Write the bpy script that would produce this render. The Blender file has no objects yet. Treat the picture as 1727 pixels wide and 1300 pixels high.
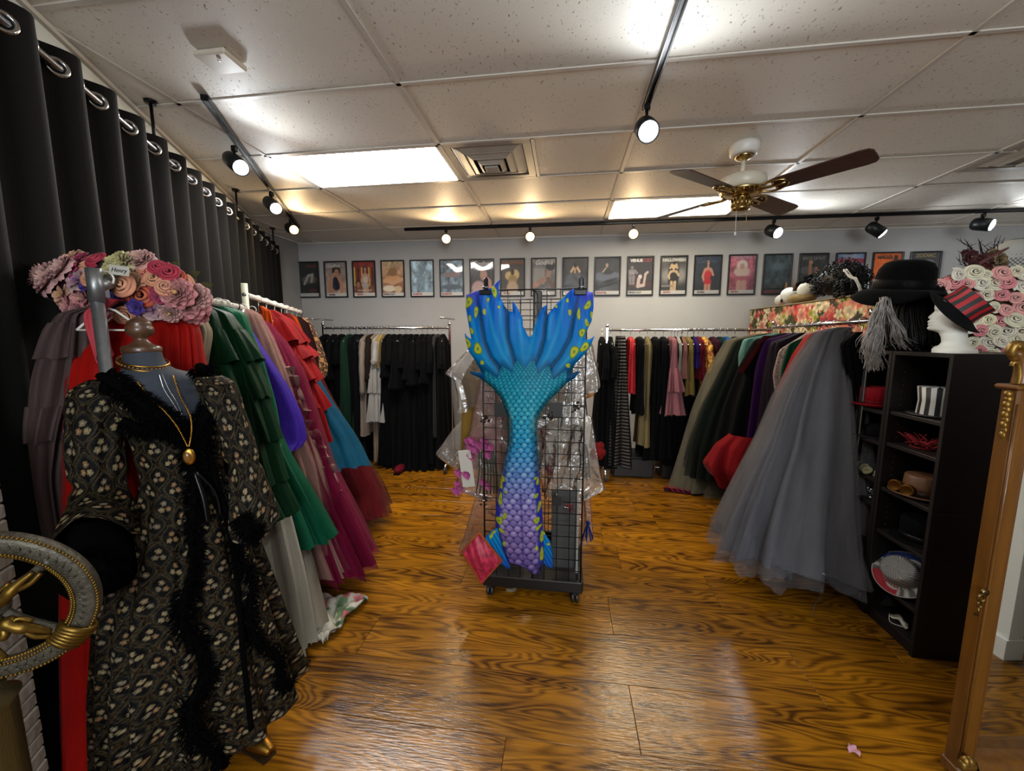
import bpy, math, random
import numpy as np
from mathutils import Vector, Matrix
random.seed(7); RNG = np.random.default_rng(7)
SC = bpy.context.scene
COL = SC.collection

# ------------------------------------------------------------------ camera, world, exposure
CAM_H = 1.523
CEIL = 2.74
PITCH, YAW, FPX = 0.12586, 0.13467, 663.0
cd = bpy.data.cameras.new('camera'); cam = bpy.data.objects.new('camera', cd); COL.objects.link(cam)
cam.location = (0, 0, CAM_H); cam.rotation_euler = (math.pi/2 - PITCH, 0, YAW)
cd.sensor_width = 36; cd.lens = 36*FPX/1727; cd.clip_start = .03
SC.camera = cam
SC.view_settings.view_transform = 'Standard'; SC.view_settings.look = 'None'
SC.view_settings.gamma = 1; SC.view_settings.use_curve_mapping = False
SC.view_settings.exposure = 0.65
W = bpy.data.worlds.new('world'); SC.world = W; W.use_nodes = True
W.node_tree.nodes['Background'].inputs[0].default_value = (1, .95, .9, 1)
W.node_tree.nodes['Background'].inputs[1].default_value = 0.10

def area_light(name, loc, size, sizey, power, col, rot=(0, 0, 0)):
    l = bpy.data.lights.new(name, 'AREA'); l.shape = 'RECTANGLE'; l.size = size; l.size_y = sizey
    l.energy = power; l.color = col
    o = bpy.data.objects.new(name, l); COL.objects.link(o); o.location = loc; o.rotation_euler = rot
    return o
PANEL_GLOW = (20.0, 11.0)          # emission of the two ceiling light panels
HEAD_W, HEAD_Y = 17.0, 15.0      # watts of a white / a warm track head
# added area lamp for the unseen part of the shop behind the camera
area_light('unseen_shop_light', (.1, -1.5, CEIL-.03), 1.2, .6, 12, (1, .93, .84))
# added daylight lamp for an assumed window in the front wall behind the camera
area_light('assumed_window_daylight', (1.0, -2.50, 1.75), 1.5, 1.3, 60, (.86, .94, 1), (math.pi/2, 0, 0))

# ------------------------------------------------------------------ helpers
_cy, _sy = math.cos(YAW), math.sin(YAW)
FW = np.array([-_sy*math.cos(PITCH), _cy*math.cos(PITCH), -math.sin(PITCH)])
RT = np.array([_cy, _sy, 0.]); UP = np.cross(RT, FW); C0 = np.array([0, 0, CAM_H])
def _ray(x, y): return FW + RT*((x-863.5)/FPX) - UP*((y-650)/FPX)
def at_z(x, y, z): d = _ray(x, y); return C0 + d*((z-CAM_H)/d[2])
def at_y(x, y, Y): d = _ray(x, y); return C0 + d*(Y/d[1])
def at_plane(x, y, p, n):
    d = _ray(x, y); return C0 + d*(np.dot(np.asarray(p, float)-C0, n)/np.dot(d, n))

def lin(c):
    if isinstance(c, str):
        c = c.lstrip('#'); c = [int(c[i:i+2], 16)/255 for i in (0, 2, 4)]
    return tuple((x/12.92 if x <= .04045 else ((x+.055)/1.055)**2.4) for x in c[:3])
def lin_np(a): return np.where(a <= .04045, a/12.92, ((np.clip(a, 0, 1)+.055)/1.055)**2.4)

_M = {}
GAIN = {'printed_spandex': .40, 'brocade': .48, 'rose_petal': 1.0, 'printed_chiffon': .7, 'silk_petal': .8, 'floral_fabric': .8, 'sequin_cloth': .7, 'poster_print': 1.15}
def mat(name, col=None, rough=.6, metal=0., spec=.5, var=0., vscale=6., bump=0., bscale=60., sheen=0., coat=0.,
        emit=None, estr=0., attr=False, alpha=1., stretch=(1, 1, 1), aniso=0., trans=0., ior=1.45):
    if name in _M: return _M[name]
    m = bpy.data.materials.new(name); m.use_nodes = True; nt = m.node_tree; N = nt.nodes; L = nt.links
    b = N['Principled BSDF']
    b.inputs['Roughness'].default_value = rough; b.inputs['Metallic'].default_value = metal
    b.inputs['Specular IOR Level'].default_value = spec; b.inputs['IOR'].default_value = ior
    b.inputs['Sheen Weight'].default_value = sheen; b.inputs['Coat Weight'].default_value = coat
    b.inputs['Coat Roughness'].default_value = .08; b.inputs['Alpha'].default_value = alpha
    b.inputs['Transmission Weight'].default_value = trans
    tc = N.new('ShaderNodeTexCoord'); mp = N.new('ShaderNodeMapping'); mp.inputs['Scale'].default_value = stretch
    L.new(tc.outputs['Object'], mp.inputs['Vector'])
    src = None
    if attr:
        a = N.new('ShaderNodeAttribute'); a.attribute_name = 'Col'; g_ = N.new('ShaderNodeVectorMath'); g_.operation = 'MULTIPLY'; gv = GAIN.get(name, 1.); g_.inputs[1].default_value = (gv, gv, gv)
        L.new(a.outputs['Color'], g_.inputs[0]); src = g_.outputs[0]
    if col is not None and not attr:
        b.inputs['Base Color'].default_value = (*lin(col), 1)
    if var > 0:
        n = N.new('ShaderNodeTexNoise'); n.inputs['Scale'].default_value = vscale; n.inputs['Detail'].default_value = 5
        L.new(mp.outputs[0], n.inputs['Vector'])
        r = N.new('ShaderNodeMapRange'); r.inputs[1].default_value = .3; r.inputs[2].default_value = .7
        r.inputs[3].default_value = 1-var; r.inputs[4].default_value = 1+var
        L.new(n.outputs['Fac'], r.inputs[0])
        mx = N.new('ShaderNodeVectorMath'); mx.operation = 'MULTIPLY'
        if src is not None: L.new(src, mx.inputs[0])
        else: mx.inputs[0].default_value = lin(col)
        L.new(r.outputs[0], mx.inputs[1]); src = mx.outputs[0]
    if src is not None: L.new(src, b.inputs['Base Color'])
    if bump > 0:
        n2 = N.new('ShaderNodeTexNoise'); n2.inputs['Scale'].default_value = bscale; n2.inputs['Detail'].default_value = 3
        L.new(mp.outputs[0], n2.inputs['Vector'])
        bp = N.new('ShaderNodeBump'); bp.inputs['Strength'].default_value = bump; bp.inputs['Distance'].default_value = .01
        L.new(n2.outputs['Fac'], bp.inputs['Height']); L.new(bp.outputs[0], b.inputs['Normal'])
    if emit is not None:
        b.inputs['Emission Color'].default_value = (*lin(emit), 1); b.inputs['Emission Strength'].default_value = estr
    _M[name] = m
    return m
def fab(hexc, rough=.75, sheen=.25, var=.18, bump=.25, bscale=90, spec=.3, name=None, stretch=(1, 1, .25)):
    rough = max(rough, .5)
    sheen *= .06; spec = min(spec, .05 if sum(lin(hexc)) < .03 else .07)
    kf = .50
    return mat(name or ('fabric_'+hexc.strip('#')+f'_{rough}'), tuple(((v*kf)*12.92 if v*kf <= .0031308 else 1.055*(v*kf)**(1/2.4)-.055) for v in lin(hexc)), rough, var=var, vscale=9, bump=bump, bscale=bscale, sheen=sheen, spec=spec, stretch=stretch)
def tulle(hexc, a=.55, name=None):
    c = tuple(1.055*max(v*.5, .0032)**(1/2.4)-.055 for v in lin(hexc))
    return mat(name or ('tulle_'+hexc.strip('#')+f'_{a}'), c, .85, var=.22, vscale=14, sheen=.03, spec=.08, alpha=a, stretch=(1, 1, .15), bump=.3, bscale=70)

_WL = {}
def film(name, tint, gloss, body, rough=.06, bump=0., bscale=14):
    """clear sheet: mostly see-through, a fresnel sheen and a little milky body"""
    if name in _M: return _M[name]
    m = bpy.data.materials.new(name); m.use_nodes = True; nt = m.node_tree; N = nt.nodes; L = nt.links; N.remove(N['Principled BSDF'])
    out = N['Material Output']; tr = N.new('ShaderNodeBsdfTransparent'); gl = N.new('ShaderNodeBsdfGlossy'); df = N.new('ShaderNodeBsdfDiffuse'); gl.inputs['Roughness'].default_value = rough
    df.inputs['Color'].default_value = (*lin(tint), 1); lw = N.new('ShaderNodeFresnel'); lw.inputs['IOR'].default_value = 1.45
    m1 = N.new('ShaderNodeMixShader'); m1.inputs[0].default_value = body; L.new(tr.outputs[0], m1.inputs[1]); L.new(df.outputs[0], m1.inputs[2])
    mu = N.new('ShaderNodeMath'); mu.operation = 'MULTIPLY'; mu.inputs[1].default_value = gloss; mu.use_clamp = True; L.new(lw.outputs[0], mu.inputs[0])
    m2 = N.new('ShaderNodeMixShader'); L.new(mu.outputs[0], m2.inputs[0]); L.new(m1.outputs[0], m2.inputs[1]); L.new(gl.outputs[0], m2.inputs[2]); L.new(m2.outputs[0], out.inputs['Surface'])
    if bump:
        tc = N.new('ShaderNodeTexCoord'); n = N.new('ShaderNodeTexNoise'); n.inputs['Scale'].default_value = bscale; n.inputs['Detail'].default_value = 4; n.inputs['Distortion'].default_value = .6; L.new(tc.outputs['Object'], n.inputs['Vector'])
        bp = N.new('ShaderNodeBump'); bp.inputs['Strength'].default_value = bump; bp.inputs['Distance'].default_value = .03; L.new(n.outputs['Fac'], bp.inputs['Height'])
        for q in (gl, df, lw): L.new(bp.outputs[0], q.inputs['Normal'])
    _M[name] = m; return m
class MB:
    def __init__(s): s.v = []; s.f = []; s.m = []; s.sm = []; s.c = []; s.anyc = False
    def add(s, vs, fs, smooth=True, mi=0, col=None):
        o = len(s.v); s.v.extend([tuple(map(float, p)) for p in vs])
        s.f.extend([tuple(int(i)+o for i in f) for f in fs]); s.m.extend([mi]*len(fs)); s.sm.extend([smooth]*len(fs))
        if col is None: s.c.extend([(1, 1, 1)]*len(vs))
        else:
            s.anyc = True
            if np.ndim(col) == 1: s.c.extend([tuple(col)]*len(vs))
            else: s.c.extend([tuple(c) for c in col])
        return s
    def box(s, c, d, R=None, bev=0., mi=0, col=None):
        c = Vector(c); x, y, z = d[0]/2, d[1]/2, d[2]/2
        b = min(bev, x*.9, y*.9, z*.9)
        if b <= 0:
            P = [(i*x, j*y, k*z) for i in (-1, 1) for j in (-1, 1) for k in (-1, 1)]
            F = [(0, 1, 3, 2), (4, 6, 7, 5), (0, 4, 5, 1), (2, 3, 7, 6), (0, 2, 6, 4), (1, 5, 7, 3)]
        else:
            P = []; idx = {}
            for i in (-1, 1):
                for j in (-1, 1):
                    for k in (-1, 1):
                        for ax in range(3):
                            q = [i*(x-b), j*(y-b), k*(z-b)]; q[ax] = (i*x, j*y, k*z)[ax]
                            idx[(i, j, k, ax)] = len(P); P.append(tuple(q))
            F = []
            for ax in range(3):
                a1, a2 = [(1, 2), (2, 0), (0, 1)][ax]
                for sg in (-1, 1):
                    q = []
                    for (u, w) in ((-1, -1), (1, -1), (1, 1), (-1, 1)):
                        k = [0, 0, 0]; k[ax] = sg; k[a1] = u; k[a2] = w; q.append(idx[(*k, ax)])
                    F.append(tuple(q if sg > 0 else q[::-1]))
                for u in (-1, 1):
                    for w in (-1, 1):
                        k0 = [0, 0, 0]; k0[a1] = u; k0[a2] = w
                        ka = list(k0); ka[ax] = -1; kb = list(k0); kb[ax] = 1
                        q = [idx[(*ka, a1)], idx[(*kb, a1)], idx[(*kb, a2)], idx[(*ka, a2)]]
                        F.append(tuple(q if u*w > 0 else q[::-1]))
            for i in (-1, 1):
                for j in (-1, 1):
                    for k in (-1, 1):
                        q = [idx[(i, j, k, 0)], idx[(i, j, k, 1)], idx[(i, j, k, 2)]]
                        F.append(tuple(q if i*j*k > 0 else q[::-1]))
        if R is not None: P = [R @ Vector(p) for p in P]
        return s.add([Vector(p)+c for p in P], F, False, mi, col)
    def tube(s, pts, r, n=8, closed=False, mi=0, caps=True, col=None, flat=1.):
        P = [Vector(p) for p in pts]; m = len(P)
        rad = [r]*m if np.ndim(r) == 0 else list(r)
        vs = []; prev = None
        for i in range(m):
            if closed: T = P[(i+1) % m]-P[i-1]
            else: T = P[min(i+1, m-1)]-P[max(i-1, 0)]
            if T.length < 1e-9: T = Vector((0, 0, 1))
            T.normalize()
            if prev is None:
                a = Vector((0, 0, 1)) if abs(T.z) < .9 else Vector((1, 0, 0)); U = T.cross(a).normalized()
            else:
                U = (prev-T*prev.dot(T))
                U = U.normalized() if U.length > 1e-6 else T.orthogonal().normalized()
            V = T.cross(U); prev = U
            for k in range(n):
                a = 2*math.pi*k/n; vs.append(P[i]+U*(math.cos(a)*rad[i])+V*(math.sin(a)*rad[i]*flat))
        fs = []
        for i in range(m if closed else m-1):
            j = (i+1) % m
            for k in range(n):
                k2 = (k+1) % n; fs.append((i*n+k, i*n+k2, j*n+k2, j*n+k))
        if caps and not closed: fs.append(tuple(range(n))[::-1]); fs.append(tuple((m-1)*n+k for k in range(n)))
        return s.add(vs, fs, True, mi, col)
    def lathe(s, prof, n=24, Mx=None, mi=0, col=None, sx=1., sy=1.):
        vs = []; fs = []; m = len(prof)
        for (r, z) in prof:
            for k in range(n):
                a = 2*math.pi*k/n; vs.append(Vector((r*math.cos(a)*sx, r*math.sin(a)*sy, z)))
        for i in range(m-1):
            for k in range(n):
                k2 = (k+1) % n; fs.append((i*n+k, i*n+k2, (i+1)*n+k2, (i+1)*n+k))
        if prof[0][0] > 1e-5: fs.append(tuple(range(n))[::-1])
        if prof[-1][0] > 1e-5: fs.append(tuple((m-1)*n+k for k in range(n)))
        if Mx is not None: vs = [Mx @ v for v in vs]
        return s.add(vs, fs, True, mi, col)
    def sph(s, c, r, nu=16, nv=10, mi=0, R=None, col=None):
        r = (r, r, r) if np.ndim(r) == 0 else r
        prof = [(math.sin(math.pi*i/nv), -math.cos(math.pi*i/nv)) for i in range(nv+1)]
        Mx = Matrix.Translation(Vector(c)) @ (R.to_4x4() if R is not None else Matrix()) @ Matrix.Diagonal((*r, 1))
        return s.lathe([(max(a, 1e-6), b) for a, b in prof], nu, Mx, mi, col)
    def grid(s, P, cu=False, cv=False, mi=0, smooth=True, col=None, flip=False):
        P = np.asarray(P, float); nv, nu = P.shape[:2]; fs = []
        for j in range(nv if cv else nv-1):
            for i in range(nu if cu else nu-1):
                q = (j*nu+i, j*nu+(i+1) % nu, ((j+1) % nv)*nu+(i+1) % nu, ((j+1) % nv)*nu+i)
                fs.append(q[::-1] if flip else q)
        return s.add(P.reshape(-1, 3), fs, smooth, mi, None if col is None else np.asarray(col).reshape(-1, 3))
    def prism(s, poly, ext, mi=0, col=None):
        """extrude a planar polygon of 3D points by a vector"""
        n = len(poly); e = Vector(ext); P = [Vector(p) for p in poly]
        fs = [tuple(range(n))[::-1], tuple(range(n, 2*n))]+[(i, (i+1) % n, n+(i+1) % n, n+i) for i in range(n)]
        return s.add(P+[p+e for p in P], fs, False, mi, col)
    def build(s, name, mats, parent=None, label=None, cat=None, group=None, kind=None, origin=None):
        me = bpy.data.meshes.new(name)
        V = np.array(s.v); lo, hi = V.min(0), V.max(0)
        if origin is None:
            origin = Vector(((lo[0]+hi[0])/2, (lo[1]+hi[1])/2, lo[2])) if parent is None else Vector((lo+hi)/2)
        origin = Vector(origin)
        V = V-np.array(origin)
        me.from_pydata(V.tolist(), [], s.f)
        me.polygons.foreach_set('material_index', s.m); me.polygons.foreach_set('use_smooth', s.sm)
        if s.anyc:
            ca = me.color_attributes.new('Col', 'FLOAT_COLOR', 'POINT')
            c = np.ones((len(s.v), 4), np.float32); c[:, :3] = lin_np(np.array(s.c)); ca.data.foreach_set('color', c.ravel())
        for m in (mats if isinstance(mats, (list, tuple)) else [mats]): me.materials.append(m)
        me.update()
        return link(me, name, origin, parent, label, cat, group, kind)
def link(me, name, origin, parent=None, label=None, cat=None, group=None, kind=None, mx=None):
    o = bpy.data.objects.new(name, me); COL.objects.link(o)
    ow = Vector(origin)
    if parent is not None:
        o.parent = parent; base = _WL[parent.name]
    else: base = Vector((0, 0, 0))
    if mx is not None: o.matrix_basis = Matrix.Translation(ow-base) @ mx
    else: o.location = ow-base
    _WL[o.name] = ow
    tag(o, label, cat, group, kind)
    return o
def tag(o, label=None, cat=None, group=None, kind=None):
    if label: o['label'] = label
    if cat: o['category'] = cat
    if group: o['group'] = group
    if kind: o['kind'] = kind
    return o
def thing(name, label, cat, loc, group=None, kind=None):
    o = bpy.data.objects.new(name, None); COL.objects.link(o); o.location = loc; o.empty_display_size = .05
    _WL[o.name] = Vector(loc); return tag(o, label, cat, group, kind)
def text_mesh(txt, size, shear=0., extrude=.0008, bold=0.):
    cu = bpy.data.curves.new('lettering', 'FONT'); cu.body = txt; cu.size = size; cu.shear = shear
    cu.align_x = 'CENTER'; cu.align_y = 'CENTER'; cu.extrude = extrude; cu.offset = bold; cu.resolution_u = 3
    o = bpy.data.objects.new('lettering', cu); COL.objects.link(o)
    bpy.context.view_layer.update()
    me = bpy.data.meshes.new_from_object(o.evaluated_get(bpy.context.evaluated_depsgraph_get()))
    bpy.data.objects.remove(o); me.materials.clear()
    return me
def Rxyz(x=0, y=0, z=0):
    return Matrix.Rotation(z, 3, 'Z') @ Matrix.Rotation(y, 3, 'Y') @ Matrix.Rotation(x, 3, 'X')
def frame_mx(o, x, y, z):
    return Matrix(((x[0], y[0], z[0], o[0]), (x[1], y[1], z[1], o[1]), (x[2], y[2], z[2], o[2]), (0, 0, 0, 1)))
def curve_pts(P, n):
    """Catmull-Rom through control points"""
    P = [Vector(p) for p in P]; out = []; m = len(P)-1
    for k in range(n):
        u = k/(n-1)*m; i = min(int(u), m-1); t = u-i
        p0 = P[max(i-1, 0)]; p1 = P[i]; p2 = P[i+1]; p3 = P[min(i+2, m)]
        out.append(.5*((2*p1)+(p2-p0)*t+(2*p0-5*p1+4*p2-p3)*t*t+(3*p1-p0-3*p2+p3)*t**3))
    return out
def clip_poly(poly, p, n):
    """keep the side where (q-p).n >= 0, 2D"""
    out = []
    for i in range(len(poly)):
        a, b = poly[i], poly[(i+1) % len(poly)]
        da = (a[0]-p[0])*n[0]+(a[1]-p[1])*n[1]; db = (b[0]-p[0])*n[0]+(b[1]-p[1])*n[1]
        if da >= 0: out.append(a)
        if da*db < 0:
            t = da/(da-db); out.append((a[0]+(b[0]-a[0])*t, a[1]+(b[1]-a[1])*t))
    return out
# left wall frame: a runs along the wall away from the camera, d is the distance from it
W0 = np.array([-1.996, 1.346, 0]); WN = np.array([.8936, .4488, 0]); WT = np.array([-.4488, .8936, 0])
def LW(a, d, z): return W0+WT*a+WN*d+np.array([0, 0, z])

# common materials
BLACKM = mat('black_metal', '#151517', .35, .6)
CHROME = mat('chrome', '#c9ccd0', .14, 1.)
DULLCH = mat('galvanised_steel', '#87898a', .4, .8, var=.15, vscale=30)
GOLD = mat('gold_metal', '#b98a3c', .3, 1., var=.2, vscale=40)
WHITEP = mat('white_plastic', '#d8d6d0', .4)
BLACKF = fab('#131315', .85, sheen=.1, name='black_fabric', spec=.2)
# ------------------------------------------------------------------ structure: room shell
def wall_mat(name, col):
    return mat(name, col, .75, var=.04, vscale=3, bump=.08, bscale=220, spec=.3)
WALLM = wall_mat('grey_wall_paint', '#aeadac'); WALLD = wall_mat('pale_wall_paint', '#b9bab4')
YB0, YBS = 4.965, .028                      # back wall: y = YB0 + YBS*(x+3.55)
def yb(x): return YB0+YBS*(x+3.55)
XR = 5.2; YF = -2.6
cl = LW(3.42, 0, 0)[:2]                      # end of the curtain wall
cb = (-3.53, yb(-3.53))                      # back left corner
fl = LW(-4.4, 0, 0)[:2]                      # front left
fl = (W0[0]+WT[0]*((YF-W0[1])/WT[1]), YF)
ROOM = [fl, (XR, YF), (XR, yb(XR)), cb, tuple(cl)]
def clip_room(poly, inset=0.0):
    for i in range(len(ROOM)):
        a, b = ROOM[i], ROOM[(i+1) % len(ROOM)]
        d = np.array([b[0]-a[0], b[1]-a[1]]); d /= np.linalg.norm(d); n = (-d[1], d[0])
        poly = clip_poly(poly, (a[0]+n[0]*inset, a[1]+n[1]*inset), n)
        if len(poly) < 3: return []
    return poly
def wall(name, a, b, m, th=.12):
    d = np.array([b[0]-a[0], b[1]-a[1]]); d /= np.linalg.norm(d); n = np.array([-d[1], d[0]])
    a = np.array(a)-d*.0; b = np.array(b)
    P = [(a[0], a[1], 0), (b[0], b[1], 0), (b[0], b[1], CEIL), (a[0], a[1], CEIL)]
    return MB().prism(P, (-n[0]*th, -n[1]*th, 0)).build(name, m, kind='structure')
wall('wall_left', cl, fl, WALLD); wall('wall_left_return', cb, cl, wall_mat('dark_return_paint', '#8d8c8b'))  # return wall is a darker grey than its neighbours
wall('wall_back', ROOM[2], cb, WALLM)
wall('wall_right', ROOM[1], ROOM[2], WALLM); wall('wall_front', fl, ROOM[1], wall_mat('front_wall_paint', '#c9c6be'))

# --- assumed shop window, unseen behind the camera, its glowing pane added for light
wn = thing('assumed_window_1', 'assumed shop window in the front wall behind the camera', 'window', (1.0, YF, 1.1), kind='structure')
for k in ('label', 'category'): del wn[k]
b_ = MB()
for sx in (-.79, 0, .79): b_.box((1.0+sx, YF+.02, 1.75), (.05, .05, 1.42))
for sz in (-.69, .69): b_.box((1.0, YF+.02, 1.75+sz), (1.58, .05, .05))
b_.build('assumed_window_frame', mat('white_gloss', '#d6d4cc', .4), wn)
MB().box((1.0, YF+.006, 1.75), (1.55, .008, 1.36)).build('assumed_window_pane', mat('assumed_daylight_pane', '#dfe8ee', .3, emit='#dfeaf2', estr=3.), wn)
# --- floor: base slab and the single planks
def floor_material():
    m = bpy.data.materials.new('hickory_plank'); m.use_nodes = True; nt = m.node_tree; N = nt.nodes; L = nt.links
    b = N['Principled BSDF']
    tc = N.new('ShaderNodeTexCoord'); oi = N.new('ShaderNodeObjectInfo')
    cm = N.new('ShaderNodeCombineXYZ'); 
    for k, s in enumerate((37., 91., 13.)):
        q = N.new('ShaderNodeMath'); q.operation = 'MULTIPLY'; q.inputs[1].default_value = s
        L.new(oi.outputs['Random'], q.inputs[0]); L.new(q.outputs[0], cm.inputs[k])
    ad = N.new('ShaderNodeVectorMath'); L.new(tc.outputs['Object'], ad.inputs[0]); L.new(cm.outputs[0], ad.inputs[1])
    st = N.new('ShaderNodeMapping'); st.inputs['Scale'].default_value = (.75, 4.6, 1); L.new(ad.outputs[0], st.inputs[0])
    # contour-like growth rings: banded low frequency noise
    n1 = N.new('ShaderNodeTexNoise'); n1.inputs['Scale'].default_value = 1.25; n1.inputs['Detail'].default_value = 2.2; n1.inputs['Roughness'].default_value = .5
    n1.inputs['Distortion'].default_value = .5
    L.new(st.outputs[0], n1.inputs['Vector'])
    mu = N.new('ShaderNodeMath'); mu.operation = 'MULTIPLY'; mu.inputs[1].default_value = 130; L.new(n1.outputs['Fac'], mu.inputs[0])
    sn = N.new('ShaderNodeMath'); sn.operation = 'SINE'; L.new(mu.outputs[0], sn.inputs[0])
    # fine fibre
    st2 = N.new('ShaderNodeMapping'); st2.inputs['Scale'].default_value = (3, 60, 1); L.new(ad.outputs[0], st2.inputs[0])
    n2 = N.new('ShaderNodeTexNoise'); n2.inputs['Scale'].default_value = 2.2; n2.inputs['Detail'].default_value = 6; L.new(st2.outputs[0], n2.inputs['Vector'])
    # large stain
    n3 = N.new('ShaderNodeTexNoise'); n3.inputs['Scale'].default_value = 2.6; n3.inputs['Detail'].default_value = 4; L.new(st.outputs[0], n3.inputs['Vector'])
    mr = N.new('ShaderNodeMapRange'); mr.inputs[1].default_value = -1; mr.inputs[2].default_value = .75; L.new(sn.outputs[0], mr.inputs[0])
    cr = N.new('ShaderNodeValToRGB'); e = cr.color_ramp.elements
    e[0].position = .0; e[0].color = (*lin('#221103'), 1); e[1].position = 1; e[1].color = (*lin('#8e5d10'), 1)
    k = e.new(.28); k.color = (*lin('#432606'), 1); k = e.new(.55); k.color = (*lin('#6a430c'), 1)
    sm = N.new('ShaderNodeMath'); sm.operation = 'MULTIPLY_ADD'; sm.inputs[1].default_value = .40
    q2 = N.new('ShaderNodeMath'); q2.operation = 'MULTIPLY_ADD'; q2.inputs[1].default_value = .7; q2.inputs[2].default_value = -.02
    L.new(n2.outputs['Fac'], q2.inputs[0])
    L.new(mr.outputs[0], sm.inputs[0]); L.new(q2.outputs[0], sm.inputs[2])
    q3 = N.new('ShaderNodeMath'); q3.operation = 'MULTIPLY_ADD'; q3.inputs[1].default_value = 1.1; q3.inputs[2].default_value = -.46
    L.new(n3.outputs['Fac'], q3.inputs[0])
    s2 = N.new('ShaderNodeMath'); L.new(sm.outputs[0], s2.inputs[0]); L.new(q3.outputs[0], s2.inputs[1])
    L.new(s2.outputs[0], cr.inputs[0])
    hv = N.new('ShaderNodeHueSaturation'); L.new(cr.outputs[0], hv.inputs['Color'])
    vr = N.new('ShaderNodeMapRange'); vr.inputs[3].default_value = .8; vr.inputs[4].default_value = 1.12; L.new(oi.outputs['Random'], vr.inputs[0]); L.new(vr.outputs[0], hv.inputs['Value'])
    L.new(hv.outputs[0], b.inputs['Base Color'])
    rr = N.new('ShaderNodeMapRange'); rr.inputs[3].default_value = .13; rr.inputs[4].default_value = .26; L.new(n2.outputs['Fac'], rr.inputs[0]); L.new(rr.outputs[0], b.inputs['Roughness'])
    b.inputs['Specular IOR Level'].default_value = .34
    # hand scraped surface
    n4 = N.new('ShaderNodeTexNoise'); n4.inputs['Scale'].default_value = 30; n4.inputs['Detail'].default_value = 2; L.new(st.outputs[0], n4.inputs['Vector'])
    aa = N.new('ShaderNodeMath'); aa.operation = 'MULTIPLY_ADD'; aa.inputs[1].default_value = .5; L.new(n2.outputs['Fac'], aa.inputs[0]); L.new(n4.outputs['Fac'], aa.inputs[2])
    bp = N.new('ShaderNodeBump'); bp.inputs['Strength'].default_value = .16; bp.inputs['Distance'].default_value = .006; L.new(aa.outputs[0], bp.inputs['Height']); L.new(bp.outputs[0], b.inputs['Normal'])
    return m
FLOORM = floor_material()
fp = [(p[0], p[1], -.012) for p in ROOM]
floor = MB().prism(fp, (0, 0, -.1)).build('floor', mat('seam_dark', '#1a0f05', .8), kind='structure', origin=(0, 0, 0))
PW = .295
rowsx = {1.31: [.30, 1.95], 1.605: [-.98, 1.1], 1.015: [-.2, 1.4], 1.9: [.27, 1.6], 2.195: [-.62, .9]}
y = 1.605-PW*14
k = 0
while y < 5.4:
    cuts = None
    for q, c in rowsx.items():
        if abs(q-y) < .02: cuts = c
    xs = [-4.0]+([random.uniform(-3.2, -2.2)] if cuts else [])
    if cuts: xs += cuts
    else:
        x = -4+random.uniform(.5, 1.6)
        while x < 5: xs.append(x); x += random.uniform(1.3, 2.0)
    x = max(xs)+1.6
    while x < 5.3: xs.append(x); x += 1.6
    xs.append(5.4); xs = sorted(xs)
    for i in range(len(xs)-1):
        g = .0006; dz = random.uniform(-.0006, .0004)
        poly = clip_room([(xs[i]+g, y+g), (xs[i+1]-g, y+g), (xs[i+1]-g, y+PW-g), (xs[i]+g, y+PW-g)], .002)
        if len(poly) < 3: continue
        b = .0016; cx = sum(p[0] for p in poly)/len(poly); cy = sum(p[1] for p in poly)/len(poly)
        m = MB(); n = len(poly)
        def ins(p): return (p[0]+math.copysign(min(b, abs(cx-p[0])), cx-p[0]), p[1]+math.copysign(min(b, abs(cy-p[1])), cy-p[1]))
        vs = [(p[0], p[1], -.012) for p in poly]+[(p[0], p[1], dz-.0014) for p in poly]+[(*ins(p), dz) for p in poly]
        fs = [tuple(range(2*n, 3*n))]+[(i2, (i2+1) % n, n+(i2+1) % n, n+i2) for i2 in range(n)]+[(n+i2, n+(i2+1) % n, 2*n+(i2+1) % n, 2*n+i2) for i2 in range(n)]
        m.add(vs, fs, False); m.build('plank', FLOORM, floor)
    y += PW; k += 1

# --- ceiling: slab, lay-in tiles and the grid bars
def tile_material():
    m = bpy.data.materials.new('pitted_ceiling_tile'); m.use_nodes = True; nt = m.node_tree; N = nt.nodes; L = nt.links
    b = N['Principled BSDF']; b.inputs['Roughness'].default_value = .55; b.inputs['Specular IOR Level'].default_value = .3
    tc = N.new('ShaderNodeTexCoord'); mp = N.new('ShaderNodeMapping'); mp.inputs['Scale'].default_value = (1, .6, 1); L.new(tc.outputs['Object'], mp.inputs[0])
    n0 = N.new('ShaderNodeTexNoise'); n0.inputs['Scale'].default_value = 85; n0.inputs['Detail'].default_value = 2; L.new(mp.outputs[0], n0.inputs['Vector'])
    r = N.new('ShaderNodeMapRange'); r.inputs[1].default_value = .25; r.inputs[2].default_value = .36; L.new(n0.outputs['Fac'], r.inputs[0])
    mx = N.new('ShaderNodeMix'); mx.data_type = 'RGBA'; mx.inputs['A'].default_value = (*lin('#857d73'), 1); mx.inputs['B'].default_value = (*lin('#dbd5ca'), 1)
    L.new(r.outputs[0], mx.inputs['Factor']); L.new(mx.outputs['Result'], b.inputs['Base Color'])
    bp = N.new('ShaderNodeBump'); bp.inputs['Strength'].default_value = .35; bp.inputs['Distance'].default_value = .004
    n1 = N.new('ShaderNodeTexNoise'); n1.inputs['Scale'].default_value = 240; L.new(tc.outputs['Object'], n1.inputs['Vector'])
    a = N.new('ShaderNodeMath'); a.operation = 'MULTIPLY_ADD'; a.inputs[1].default_value = .35; L.new(n1.outputs['Fac'], a.inputs[0]); L.new(r.outputs[0], a.inputs[2])
    L.new(a.outputs[0], bp.inputs['Height']); L.new(bp.outputs[0], b.inputs['Normal'])
    return m
TILEM = tile_material(); BARM = mat('ceiling_bar_paint', '#c4beb4', .45)
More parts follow.
